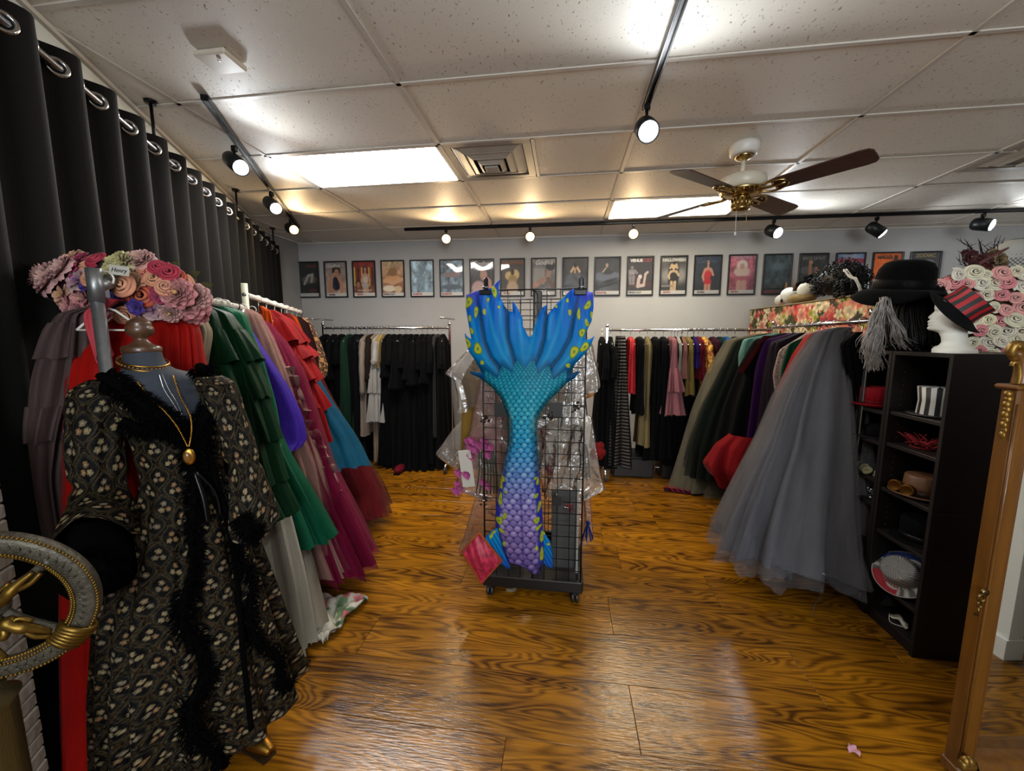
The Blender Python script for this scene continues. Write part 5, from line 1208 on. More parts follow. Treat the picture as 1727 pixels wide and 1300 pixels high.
    strip = np.clip((9.5-d+1.5*np.sin(y*.25))/3, 0, 1)*np.clip((y-790)/25, 0, 1)*np.clip((955-y)/12, 0, 1); sc = mixc(sc, '#2a34a0', strip*.92)
    sc = mixc(sc, '#2f2c66', np.exp(-((x-np.interp(y, [780, 970], [878, 886]))/2.2)**2)*np.clip((y-790)/40, 0, 1)*.45)  # shade of the centre crease painted in among the scales
    w = np.clip((y-yb_)/2.5+.5, 0, 1); w = np.where((x < 818) & (y < 660) | (x > 955) & (y < 655), 0, w)
    c = fin*(1-w[..., None])+sc*w[..., None]
    return blobs(c, x, y, BL)
def tail_fold(x, y, d):
    f = np.zeros_like(x)
    for sp in SP:
        q, _, _ = seg_near(x, y, sp, False); f -= .004*np.exp(-(q/4)**2)
    f += .003*np.sin(x*.28)*np.clip((600-y)/80, 0, 1)+.035*np.exp(-((x-np.interp(y, [600, 700, 970], [886, 881, 882]))/40)**2)*np.clip((y-600)/60, 0, 1)
    return f*np.clip(d/8, 0, 1)
TAILM = mat('printed_spandex', attr=True, rough=.5, spec=.12, bump=.06, bscale=300)
YT = TY0-.012
b0 = at_y(885, 970, YT); tl = thing('mermaid_tail', 'blue mermaid tail with purple scales and yellow spots hung on the wire tower', 'costume', tuple(b0))
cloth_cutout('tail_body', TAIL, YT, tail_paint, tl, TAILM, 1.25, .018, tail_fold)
def fin_paint(x, y, d):
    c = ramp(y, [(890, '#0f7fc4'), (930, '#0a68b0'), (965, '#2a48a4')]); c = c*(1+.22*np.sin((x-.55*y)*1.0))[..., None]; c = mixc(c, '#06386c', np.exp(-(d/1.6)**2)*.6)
    return blobs(c, x, y, [(833, 897, 5, 1.8, -.6), (829, 903, 2.4, 5, .4), (918, 898, 2, 3, 0), (925, 917, 3, 2, 0)])
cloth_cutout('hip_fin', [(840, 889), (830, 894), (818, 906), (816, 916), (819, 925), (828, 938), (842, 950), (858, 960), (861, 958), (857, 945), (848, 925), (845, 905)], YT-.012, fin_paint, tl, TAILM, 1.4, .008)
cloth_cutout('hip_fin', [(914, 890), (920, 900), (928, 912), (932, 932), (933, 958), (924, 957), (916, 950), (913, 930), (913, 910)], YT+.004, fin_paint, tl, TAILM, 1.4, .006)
# clip hangers pinning the fin corners to the grid
def clip(px, py, lab):
    p = at_y(px, py, YT-.02); t = thing('hanger_clip', lab, 'clip', (p[0], p[1], p[2]-.03), 'black clips holding the tail')
    MB().box((p[0], p[1]+.002, p[2]), (.062, .014, .026), None, .003).build('jaw', BLACKM, t)
    MB().box((p[0]+.004, p[1]+.006, p[2]+.042), (.024, .016, .066), None, .006).build('lever', BLACKM, t)
    MB().tube([(p[0]-.012, p[1]-.004, p[2]+.025), (p[0]+.016, p[1]-.004, p[2]+.025)], .006, 8).build('spring', mat('spring_steel', '#77787a', .3, 1.), t)
    MB().tube(curve_pts([(p[0]+.004, p[1]+.012, p[2]+.07), (p[0]+.006, p[1]+.02, p[2]+.085), (p[0]+.006, p[1]+.03, p[2]+.055)], 7), .003, 6).build('hook', BLACKM, t)
clip(818, 493, 'black plastic clip on the left fin of the mermaid tail'); clip(979, 493, 'black plastic clip on the right fin of the mermaid tail')

# --- bagged costumes hanging on the two sides of the tower
BAG = film('clear_plastic_bag', '#bdb6ac', 3.2, .20, .12, .9, 10); BAGP = film('pinkish_plastic_bag', '#a8827c', 3.0, .30, .14, .8, 10)
TL = Rack((-.40, 2.30, 0), (0, 1, 0), (-1, 0, 0), 1.60); TR = Rack((.06, 2.30, 0), (0, 1, 0), (1, 0, 0), 1.60)
HG[id(TL)] = HG[id(TR)] = ('x', WIREW)
def bagged(rk, a, vis, name, lab, m, th=(.03, .05), k=5, amp=.5, cat='garment bag', other=None, dmin=-.12, n=56):
    return garment(rk, (0, 0), vis, name, lab, cat, m, a0=a, th=th, k=k, amp=amp, hang=False, hw=.10, dmin=dmin, other=other, n=n, hem=.02)
bagged(TL, .30, [(788, 590), (766, 615), (753, 630), (770, 640), (778, 668), (779, 690)], 'garment_bag', 'clear plastic bag of a costume, highest on the left side of the wire tower', BAG, (.03, .06))
garment(TL, (0, 0), [(786, 625), (778, 645), (773, 660), (779, 680), (778, 740), (777, 790)], 'gold_costume', 'gold satin costume below the highest plastic bag left of the tower', 'dress', fab('#a5813a', .4, bump=.5, bscale=20), a0=.34, th=(.03, .04), hang=False, hw=.06, dmin=-.06, k=6)
bagged(TL, .42, [(785, 700), (762, 725), (745, 750), (733, 766), (752, 780), (775, 792)], 'garment_bag', 'clear grey plastic bag flaring left below the gold costume', BAG, (.03, .05))
tp, _ = bagged(TL, .16, [(790, 735), (783, 745), (776, 775), (770, 805), (765, 825), (790, 832), (815, 838)], 'garment_bag', 'plastic bag of pink flowers and a white card on the left of the tower', BAGP, (.03, .045))
p = at_plane(787, 790, TL.pt(.09, 0, 0), TL.t)
t = thing('white_card', 'blank white card standing in the pink flower bag', 'card', (p[0], p[1], p[2]-.12))
MB().box((p[0], p[1], p[2]), (.082, .004, .245), Rxyz(y=-.12)).build('sheet', mat('card_white', '#b5b1a8', .6), t)
r = np.random.default_rng(11)
b = MB(); bg = MB()
def petals(b, c, rad, n=9, seed=0, flat=.6):
    r = np.random.default_rng(seed)
    for i in range(n):
        a = 2*math.pi*i/n*1.618*2; t_ = .25+.75*(i/n); dv = Vector((math.cos(a), -.5+.2*r.random(), math.sin(a)))
        P = []
        for v in np.linspace(0, 1, 4):
            row = []
            for u in np.linspace(-1, 1, 4):
                w = rad*.5*math.sin(math.pi*(.15+.8*v))*u; sd = Vector((-math.sin(a), 0, math.cos(a)))
                row.append(Vector(c)+dv*(rad*t_*v)+sd*w+Vector((0, -rad*.35*(u*u)*v, 0)))
            P.append(row)
        b.grid(np.array(P))
for i in range(26):
    px_, py_ = (r.uniform(788, 832), r.uniform(740, 768)) if i < 18 else (r.uniform(768, 832), r.uniform(795, 832))
    petals(b, at_plane(px_, py_, TL.pt(.10, 0, 0), TL.t)+np.array([0, r.uniform(-.02, .02), 0]), .036, 8, i)
b.build('pink_flowers', fab('#e070b0', .7), tp, kind='stuff')
for i in range(7):
    p0 = at_plane(808+i*4, 762, TL.pt(.12, 0, 0), TL.t); p1 = at_plane(803+i*6, 832, TL.pt(.12, 0, 0), TL.t); bg.tube(curve_pts([p0, (p0+p1)/2+[.01, 0, 0], p1], 6), .009, 6, flat=.4)
bg.build('stems', fab('#3f6a58', .6), tp)
bagged(TL, .22, [(802, 838), (797, 860), (785, 905), (776, 935), (800, 940), (815, 945)], 'garment_bag', 'pale mauve translucent bag below the pink flower bag', BAGP, (.02, .04))
# zipped bag leaning at the foot of the tower
A, B_, C_, D_ = (at_plane(x, y, (0, 2.06, 0), (0, 1, 0)) for x, y in ((779, 930), (808, 899), (830, 940), (812, 984)))
C_ = at_plane(846, 945, (0, 2.06, 0), (0, 1, 0)); 
t = thing('zipped_pouch', 'rose red pouch with orange piping leaning at the foot of the tower', 'pouch', (float(A[0]), 2.06, float(D_[2])))
P = np.array([[(A*(1-u)+B_*u)*(1-v)+(D_*(1-u)+C_*u)*v+np.array([0, -.035*math.sin(math.pi*u)*math.sin(math.pi*v)-.004*math.sin(19*u+7*v), 0]) for u in np.linspace(0, 1, 20)] for v in np.linspace(0, 1, 20)])
b = MB().grid(P, flip=True); Q = P.copy(); Q[..., 1] = 2.075; b.grid(Q); b.build('pouch_body', mat('rose_print', '#9c1f3c', .5, var=.6, vscale=40), t)
MB().tube([A, B_, C_, D_], .008, 8, closed=True).build('piping', fab('#b8552a', .6), t)
# right side
bagged(TR, .22, [(985, 560), (996, 575), (1004, 610), (1010, 650), (1006, 664), (990, 668)], 'garment_bag', 'clear plastic bag, highest on the right side of the wire tower', BAG, (.03, .05))
tn, _ = garment(TR, (0, 0), [(1000, 580), (1006, 610), (1012, 640), (1013, 652), (1004, 660)], 'nude_dress', 'nude beige garment with a dark label on the right of the tower', 'dress', fab('#a58e80', .6), a0=.36, th=(.03, .03), hang=False, hw=.05, dmin=-.05, k=5)
p = at_plane(1006, 616, TR.pt(.34, 0, 0), TR.t); MB().box(tuple(p), (.022, .006, .03)).build('label_patch', mat('brown_label', '#3a2a22', .7), tn)
tb, _ = bagged(TR, .14, [(990, 698), (1000, 705), (1007, 750), (1012, 790), (1020, 820), (1010, 826), (985, 838)], 'garment_bag', 'long clear plastic bag with dark cloth and red tulle inside, right of the tower', BAG, (.03, .06))
MB().grid(rings(TR, [[.96, -.05, .05, .02, .16], [.80, -.06, .09, .03, .16], [.62, -.06, .10, .035, .16]], 14, 40, 6, .4, 2), cu=True).build('dark_cloth', fab('#1d1b1e', .7), tb)
p = at_plane(1008, 760, TR.pt(.2, 0, 0), TR.t); b = MB()
for i in range(10): b.sph(p+np.array([r.uniform(-.03, .03), r.uniform(-.02, .02), r.uniform(-.05, .05)]), (.025, .02, .03), 8, 6)
b.build('red_tulle', fab('#8f1b18', .8), tb)
bagged(TR, .24, [(985, 820), (994, 835), (996, 870), (998, 905), (985, 915)], 'garment_bag', 'small pinkish plastic bag low on the right side of the tower', BAGP, (.02, .04))
p = at_plane(991, 893, TR.pt(.16, 0, 0), TR.t); t = thing('blue_tassel', 'royal blue tassel low on the right side of the tower', 'tassel', (p[0], p[1], p[2]-.07)); b = MB()
for i in range(24): a = i*.9; b.tube(curve_pts([p+np.array([0, 0, .04]), p+np.array([.02*math.cos(a), .02*math.sin(a), -.01]), p+np.array([.035*math.cos(a), .03*math.sin(a), -.07+.02*r.random()])], 5), .0035, 4)
b.build('threads', fab('#12307c', .6), t, kind='stuff'); MB().sph(tuple(p+np.array([0, 0, .045])), .014, 10, 8).build('knot', fab('#12307c', .6), t)
# a grey bin bag and leaning panels inside the tower foot
t = thing('display_board', 'dark grey board standing inside the right foot of the tower', 'board', (-.02, TY0+.1, .13)); b = MB(); b.box((.01, TY0+.12, .38), (.15, .012, .50), Rxyz(x=.05), .003); b.build('sheet', mat('grey_board', '#3a3b3a', .6, var=.1), t)
t = thing('picture_frame', 'thin pale frame edge standing right inside the tower foot', 'frame', (.085, TY0+.08, .13)); MB().box((.087, TY0+.08, .42), (.012, .02, .56)).build('edge', mat('pale_edge', '#8f8f8a', .5), t)
t = thing('plastic_bag', 'crumpled clear bag behind the lower right wires of the tower', 'bag', (.03, TY0+.2, .62))
b = MB(); S = []
for j in range(24):
    v = j/23; S.append([(-.02+.10*math.cos(a)*(1+.22*math.sin(5*a+v*7)+.1*math.sin(9*a-3*v)), TY0+.17+.06*math.sin(a)*(1+.2*math.sin(4*a+v*5)), .98-.42*v+.02*math.sin(6*a+v*9)) for a in np.linspace(0, 2*math.pi, 40, endpoint=False)])
b.grid(np.array(S), cu=True).build('film', BAG, t)
t = thing('beige_costume', 'folded beige costume behind the upper wires of the tower', 'costume', (-.15, TY0+.4, 1.1))
b = MB(); S = []
for j in range(20):
    v = j/19; S.append([(-.17+.21*math.cos(a)*(1+.10*math.sin(7*a+v*5)), TY0+.36+.06*math.sin(a)*(1+.2*math.sin(5*a+v*6)), 1.30-.62*v) for a in np.linspace(0, 2*math.pi, 48, endpoint=False)])
b.grid(np.array(S), cu=True).build('cloth', fab('#857a6c', .6, bump=.5, bscale=18), t); 
for j, q in enumerate(S):
    pass
b2 = MB().grid(np.array(S)*np.array([1.04, 1, 1])+np.array([.007, -.02, -.03]), cu=True); b2.build('plastic_cover', BAG, t)
# cards and hair clips on the wires
for (x, y, lab) in ((845, 691, 'black square hair-clip card left of the tail'), (937, 691, 'black square hair-clip card right of the tail'), (939, 845, 'black square card on the lower right wires')):
    p = at_y(x, y, TY0-.008); t = thing('display_card', lab, 'card', (p[0], p[1], p[2]-.035), 'black cards on the wire tower')
    s = .075 if y < 800 else .05; MB().box(tuple(p), (s, .003, s*1.05), None, .001).build('card', mat('card_black', '#0c0c0d', .5), t)
    MB().tube([p+np.array([0, .003, s*.5]), p+np.array([0, .008, s*.5+.02])], .002, 6).build('hook', CHROME, t)
for (x, y, lab) in ((975, 686, 'large dark jewelled hair clip hooked at the right edge of the tower'), (925, 702, 'small dark jewelled hair clip beside the tail'), (815, 845, 'dark beaded hair clip low on the left edge of the tower'), (818, 706, 'small black clip on the left edge wires of the tower'), (958, 857, 'red and silver beaded clip on the lower right wires')):
    p = at_y(x, y, TY0-.012); t = thing('hair_clip', lab, 'hair clip', (p[0], p[1], p[2]-.03), 'hair clips on the wire tower'); b = MB(); rr2 = np.random.default_rng(x)
    for i in range(16 if x == 975 else 9):
        b.sph(p+np.array([rr2.uniform(-.03, .03), rr2.uniform(-.008, .006), rr2.uniform(-.03, .03)])*(1.2 if x == 975 else .75), rr2.uniform(.004, .009), 7, 5)
    b.build('beads', mat('jewel_red', '#5a1a20', .2, .3) if x == 958 else mat('jewel_dark', '#231d1a', .2, .5), t); MB().tube([p+np.array([-.03, .008, 0]), p+np.array([.03, .008, 0])], .003, 6).build('clasp', CHROME, t)
# ------------------------------------------------------------------ dress form in the black brocade gown
from mathutils.bvhtree import BVHTree
KD = 1.15; DC = np.array([-1.037, .849, 0.])*KD; FH = np.array([-_sy, _cy, 0.])
DF = np.array([.969, -.248, 0.]); DS = np.array([.248, .969, 0.])
def dpz(x, y): return float(at_plane(x, y, DC, FH)[2])
form = thing('dress_form', 'dress form with a turned wooden neck knob wearing the brocade gown', 'mannequin', tuple(DC))
gown = thing('brocade_gown', 'black and gold brocade gown with black fur trim on the dress form', 'dress', tuple(DC))
def ringset(levels, n, k=0, amp=0., seed=0, off=0., hemw=0.):
    """levels: (z, ws, wf_front, wf_back, cs, cf)"""
    L = np.array(levels, float); r = np.random.default_rng(seed); ph = r.random(5)*6.28
    T = np.linspace(0, 2*np.pi, n, endpoint=False); out = []
    zt, zb = L[0, 0], L[-1, 0]
    for z, ws, wf, wb, cs, cf in L:
        s = (zt-z)/(zt-zb+1e-9); f = np.sin(k*T+ph[0]+.8*s)+.5*np.sin((2*k-3)*T+ph[1])+.35*np.sin((k+4)*T+ph[2]-2*s)
        A = amp(z) if callable(amp) else amp
        x = cs+(ws+off)*np.sign(np.cos(T))*abs(np.cos(T))**.95*(1+A*f); y = cf+np.where(np.sin(T) > 0, wf+off, wb+off)*np.sin(T)*(1+A*f)
        zz = z+hemw*s**8*np.sin(3*T+1)
        out.append(DC+np.outer(x, DS)+np.outer(y, DF)+np.stack([0*T, 0*T, zz], 1))
    return np.array(out)
def dense(levels, nz):
    L = np.array(levels, float); s = np.concatenate([[0], np.cumsum(np.abs(np.diff(L[:, 0]))+np.abs(np.diff(L[:, 1]))*.7)]); S = np.linspace(0, s[-1], nz)
    o = np.stack([np.interp(S, s, L[:, i]) for i in range(6)], 1)
    for _ in range(2):
        o[1:-1, 1:] = (o[:-2, 1:]+2*o[1:-1, 1:]+o[2:, 1:])/4
    return o
zN = dpz(245, 592); zS = dpz(250, 636); zB = dpz(262, 712); zW = dpz(272, 812); zH = dpz(280, 880)
print('DRESS z', zN, zS, zB, zW, zH, dpz(325, 1270))
torso = [(zN, .036, .038, .038, .0, -.01), (zN-.03, .037, .040, .042, 0, -.01), (zS+.022, .046, .046, .046, .005, -.005), (zS+.006, .078, .058, .058, .015, 0), (zS-.012, .092, .062, .062, .022, 0), (zS-.045, .096, .072, .066, .026, 0), (zS-.09, .095, .088, .068, .03, .01), (zB, .092, .098, .064, .035, .02), (zB-.07, .085, .094, .06, .038, .02), (zW, .080, .080, .066, .042, .02), (zH, .10, .10, .10, .042, .02), (zH-.06, .10, .10, .10, .042, .02)]
torso = [(q[0], *[KD*v for v in q[1:]]) for q in torso]
TP = ringset(dense(torso, 40), 64)
b = MB().grid(TP, cu=True); b.build('torso', mat('form_cloth', '#2b313b', .8, bump=.1, bscale=300), form)
WOOD = mat('turned_walnut', '#4a3222', .35, var=.3, vscale=20, coat=.3)
Mx = Matrix.Translation(DC+np.array([0, 0, zN])-DF*.0115) @ Matrix.Scale(.86, 4)
MB().lathe([(.001, -.006), (.050, -.006), (.052, 0), (.052, .010), (.049, .016), (.030, .022), (.026, .028), (.020, .034), (.017, .040), (.020, .046), (.032, .054), (.037, .066), (.036, .078), (.031, .086), (.033, .090), (.029, .097), (.018, .106), (.008, .112), (.001, .113)], 32, Mx).build('neck_knob', WOOD, form)
# stand
st = MB(); st.tube([DC+np.array([0, 0, .10]), DC+np.array([0, 0, zH])], .014, 12)
fo = at_z(521, 1115, .012)
for q in (fo, DC+DF*.30+DS*-.22, DC-DF*.1-DS*.33):
    q = np.array([q[0], q[1], .012]); st.tube(curve_pts([DC+np.array([0, 0, .14]), DC*.5+q*.5+np.array([0, 0, .09]), q], 8), .011, 8)
st.build('stand', mat('stand_black', '#0d0d0e', .35), form)

def ogee(u, v):
    """brocade print as a function of cloth metres"""
    Pw, Ph = .072, .086
    rng = np.random.default_rng(5)
    g = np.sin(u*620+3*np.sin(v*240))*np.sin(v*560+3*np.sin(u*260)); g2 = np.sin(u*1150+4*np.sin(v*420))*np.sin(v*980+2*np.sin(u*700))
    base = np.tile(hx('#0d0a0d'), (*u.shape, 1)); base = mixc(base, '#7d6437', np.clip((g-.15)/.4, 0, 1)*.72); base = mixc(base, '#4a3826', np.clip((g2-.35)/.3, 0, 1)*.6)
    c = base
    for o in (0., .5):
        a = u/Pw+o; bb_ = v/Ph+o; x = a-np.round(a); y = bb_-np.round(bb_); idx = np.round(a)*13.1+np.round(bb_)*7.7+o*3
        w = .40*(.5+.5*np.cos(np.pi*np.clip(y/.46, -1, 1)))**.72
        e = w-abs(x); ins = np.clip(e/.02, 0, 1)*(abs(y) < .46)
        c = mixc(c, '#0c0b10', ins*.9)
        c = mixc(c, '#7a6a4a', (np.exp(-((e-.03)/.018)**2))*(abs(y) < .45)*.85); c = mixc(c, '#3e4438', np.exp(-((e-.085)/.016)**2)*(abs(y) < .40)*.8)
        c = mixc(c, '#57503a', np.clip((g-.1)/.4, 0, 1)*ins*.35)
        for k, (fx_, fy_) in enumerate(((-.115, .085), (.115, .085), (0, -.11))):
            q = np.hypot(x-fx_, (y-fy_)*Ph/Pw); an = np.arctan2(y-fy_, x-fx_); rad = .098*(1+.12*np.sin(5*an+idx))
            col = np.where((np.sin(idx*1.7+k*2.1) > .2)[..., None], hx('#c4b083'), np.where((np.sin(idx*2.3+k) > .3)[..., None], hx('#b58a60'), hx('#a89a80')))
            wgt = np.clip((rad-q)/.02, 0, 1); c = mixc(c, col, wgt); c = mixc(c, '#5e4c36', np.exp(-((q-.048)/.014)**2)*.7*wgt); c = mixc(c, '#c9bf9f', np.clip((.028-q)/.012, 0, 1)*.8)
    return c
BROC = mat('brocade', attr=True, rough=.6, spec=.08, sheen=.0, bump=.25, bscale=450)
bod = [(zS+.010, .078, .065, .065, .02, 0), (zS-.012, .098, .07, .07, .025, 0), (zS-.045, .102, .08, .075, .028, 0), (zS-.09, .100, .095, .075, .03, .01), (zB, .098, .105, .07, .035, .02), (zB-.07, .09, .10, .065, .038, .02), (zW+.012, .085, .085, .07, .042, .02), (zW-.012, .087, .088, .075, .042, .02),
       (zW-.05, .10, .10, .09, .042, .02), (zH-.04, .135, .13, .13, .042, .02), (.74, .18, .155, .17, .038, .01), (.49, .215, .18, .20, .05, .0), (.24, .245, .195, .225, .07, -.01)]
bod = [(q[0], *[KD*v for v in q[1:]]) for q in bod]
NB, NZ = 420, 470
lv = dense(bod, NZ)
def famp(z): return float(np.interp(z, [.24, .55, zH, zW, zW+.05, 2], [.085, .065, .05, .03, .012, .006]))
BP = ringset(lv, NB, 13, famp, 21, hemw=.03)
arc = np.concatenate([[0], np.cumsum(np.linalg.norm(np.diff(BP[:, NB//4], axis=0), axis=1))])
Tn = np.linspace(0, 2*np.pi, NB, endpoint=False)
# cloth coordinates: gores, the print keeps its size going down
uu = (Tn[None]-np.pi/2)*np.interp(lv[:, 0], [.24, .5, .74, zH, zW, zB, zS], [.265, .24, .20, .15, .105, .11, .115])[:, None]; vv = np.repeat(arc[:, None], NB, 1)+.006*np.sin(uu*40)
colr = ogee(uu, vv)
def to_px(P):
    P = np.asarray(P)-C0; d = P@FW; return 863.5+FPX*(P@RT)/d, 650-FPX*(P@UP)/d
pxs, pys = to_px(BP.reshape(-1, 3)); pxs = pxs.reshape(BP.shape[:2]); pys = pys.reshape(BP.shape[:2])
front = (np.sin(Tn) > -.25)[None] & np.ones((NZ, 1), bool)
VN = [(200, 655), (205, 590), (342, 590), (346, 650), (338, 690), (322, 716), (300, 712), (255, 690)]
hole = in_poly(pxs, pys, VN) & front
fs = []
idx = np.arange(NZ*NB).reshape(NZ, NB)
keep = ~(hole[:-1] & hole[1:]); q = np.stack([idx[:-1], np.roll(idx[:-1], -1, 1), np.roll(idx[1:], -1, 1), idx[1:]], -1)[keep]
b = MB(); b.add(BP.reshape(-1, 3), q.tolist(), True, 0, np.clip(colr.reshape(-1, 3), 0, 1)); b.build('bodice_and_skirt', BROC, gown)
bvh = BVHTree.FromPolygons([tuple(p) for p in BP.reshape(-1, 3)[::1]], q.tolist())
bvt = BVHTree.FromPolygons([tuple(p) for p in TP.reshape(-1, 3)], MB().grid(TP, cu=True).f)
def cast(x, y, tree=None, off=.004):
    d = Vector(_ray(x, y)).normalized()
    hits = [tr.ray_cast(Vector(C0), d) for tr in ([tree] if tree else [bvh, bvt])]
    hits = [q for q in hits if q[0] is not None]
    if hits: return min(hits, key=lambda q: q[3])[0]-d*off
    return Vector(at_plane(x, y, DC+DF*.1, FH))
# --- fur trim
FUR = mat('black_fur', '#050506', 1., spec=.03)
def fur(path, width, dens=900, length=.022, seed=0, name='fur_trim', parent=None):
    P = curve_pts(path, 90); r = random.Random(seed); b = MB()
    b.tube(curve_pts(path, 40), width*.28, 8, flat=.8)
    for i in range(dens):
        u = r.random()*88; k = int(u); p = P[k].lerp(P[k+1], u-k); T = (P[k+1]-P[k]).normalized()
        to = (Vector(C0)-p).normalized(); sd = T.cross(to).normalized(); o = r.uniform(-1, 1)
        base = p+sd*o*width*.42+to*.004*(1-o*o)
        d = (sd*(o*.9+r.uniform(-.5, .5))+T*r.uniform(-.6, .6)+to*r.uniform(.25, .9)+Vector((0, 0, -.25))).normalized(); Ln = length*r.uniform(.5, 1.15)
        w = d.cross(Vector((r.uniform(-1, 1), r.uniform(-1, 1), r.uniform(-1, 1)))).normalized()*.0022
        m_ = base+d*Ln*.55+Vector((0, 0, -.002)); b.add([base-w, base+w, m_+w*.8, m_-w*.8, base+d*Ln+Vector((0, 0, -.006))], [(0, 1, 2, 3), (3, 2, 4)], False)
    return b.build(name, FUR, parent or gown, kind='stuff')
def path(pp, off=.006): return [cast(x, y, None, off) for x, y in pp]
fur(path([(172, 634), (198, 648), (228, 672), (258, 694), (288, 712), (312, 732)]), .052, 1500, .026, 1)
fur(path([(210, 708), (235, 722), (262, 722), (292, 728), (315, 740)]), .038, 900, .024, 2)
fur(path([(338, 618), (348, 640), (352, 668), (346, 698), (332, 728), (322, 745)]), .050, 1300, .026, 3)
fur(path([(318, 738), (326, 790), (328, 850), (322, 905), (326, 960), (312, 1010), (312, 1060), (345, 1100), (352, 1130), (326, 1180), (322, 1230), (352, 1265), (380, 1290)]), .046, 3000, .026, 4)
fur(path([(346, 742), (362, 800), (378, 850), (398, 900), (402, 945), (425, 975), (422, 1030), (432, 1080), (468, 1105), (470, 1140), (490, 1162)]), .036, 2000, .024, 5)
# front opening: a narrow black placket
pl = [cast(x, y, bvh, .005) for x, y in [(352, 760), (372, 830), (388, 900), (400, 980), (406, 1060), (414, 1140), (424, 1230)]]
MB().tube(curve_pts(pl, 40), .010, 8, flat=.5).build('placket', FUR, gown)
# ribbon bow at the waist
bw = MB()
for (x0, y0), (x1, y1), (x2, y2) in (((330, 795), (350, 815), (362, 838)), ((330, 795), (345, 840), (352, 880)), ((330, 795), (362, 830), (372, 870))):
    bw.tube(curve_pts([cast(x0, y0, bvh, .02), cast(x1, y1, bvh, .03), cast(x2, y2, bvh, .015)], 10), .009, 6, flat=.35)
bw.build('waist_ribbon', mat('black_satin', '#0b0b0c', .3), gown)
# --- sleeves
def sleeve(pts, rad, n, m, name='sleeve', hemf=None, seed=0, flat=.9):
    C_ = [np.array(p) for p in curve_pts(pts, m)]; out = []; r = np.random.default_rng(seed); ph = r.random(4)*6.28; T = np.linspace(0, 2*np.pi, n, endpoint=False)
    R_ = np.interp(np.linspace(0, 1, m), np.linspace(0, 1, len(rad)), rad)
    for i in range(m):
        s = i/(m-1); w = R_[i]*(1+.05*np.sin(5*T+ph[0]+6*s)+.035*np.sin(9*T+ph[1]-11*s)+.10*np.exp(-((s-.60)/.03)**2)*-1+.03*np.sin(s*60)*np.exp(-((s-.60)/.07)**2))
        P = C_[i]+np.outer(w*np.cos(T), DS)+np.outer(w*np.sin(T)*flat, DF)
        if hemf is not None: P[:, 2] += hemf(T)*np.clip((s-.62)/.38, 0, 1)**1.2
        out.append(P)
    return np.array(out), np.outer(np.ones(m), T)*.062, np.outer(np.linspace(0, 1, m), np.ones(n))
def spt(x, y, d): return at_plane(x, y, DC+FH*d, FH)
# near arm
pA = [spt(176, 640, -.03), spt(164, 672, -.05), spt(162, 740, -.06), spt(168, 812, -.10), spt(165, 870, -.14), spt(160, 925, -.16)]
Lg = sum(np.linalg.norm(pA[i+1]-pA[i]) for i in range(5))
camd = (C0-pA[3]); camd[2] = 0; camd /= np.linalg.norm(camd); camang = math.atan2(camd@DF, camd@DS)
S_, U_, V_ = sleeve(pA, [.034, .056, .060, .059, .057, .053, .066, .078, .086], 150, 190, hemf=lambda T: .12*np.clip(np.cos(T-camang), 0, 1)**2.2+.01*np.sin(3*T), seed=3)
b = MB().grid(S_, cu=True, col=np.clip(ogee(U_, V_*Lg+.02), 0, 1)); b.build('sleeve', BROC, gown)
inner = S_[120:].copy(); cen = inner.mean(1, keepdims=True); inner = cen+(inner-cen)*.93
low = inner[-1].copy(); low = np.stack([inner[-1]]*5); cz = spt(162, 935, -.11)
S2 = []
for k, (zz, rr_) in enumerate(((dpz(165, 846)+.03, .046), (dpz(165, 880)+.03, .060), (dpz(165, 912)+.03, .074), (dpz(165, 938)+.03, .074), (dpz(170, 952)+.03, .058), (dpz(175, 957)+.03, .02))):
    T = np.linspace(0, 2*np.pi, 60, endpoint=False); c = spt(163-k*.3, 900, -.155); c[2] = zz
    S2.append(c+np.outer(rr_*(1+.06*np.sin(5*T+k))*np.cos(T), DS)+np.outer(rr_*np.sin(T)*.9, DF))
S2 = np.array(S2); b = MB().grid(S2, cu=True); b.build('cuff_lining', FUR, gown)
rl = [spt(106, 915, -.17), spt(118, 938, -.21), spt(150, 946, -.23), (spt(185, 958, -.23)), spt(214, 954, -.19)]
fur(rl, .05, 1500, .024, 8, 'cuff_fur')
# far arm
pB = [spt(352, 634, .02), spt(368, 660, .05), spt(392, 720, .06), (spt(412, 780, .04)), spt(424, 840, .02), spt(430, 890, .0)]
S_, U_, V_ = sleeve(pB, [.030, .048, .050, .048, .046, .044, .052, .06, .068], 120, 150, hemf=lambda T: .02*np.sin(2*T), seed=5)
b = MB().grid(S_, cu=True, col=np.clip(ogee(U_, V_*Lg), 0, 1)); b.build('sleeve', BROC, gown)
fur([spt(404, 872, -.06), spt(420, 896, -.08), spt(440, 900, -.05)], .04, 700, .022, 9, 'cuff_fur')

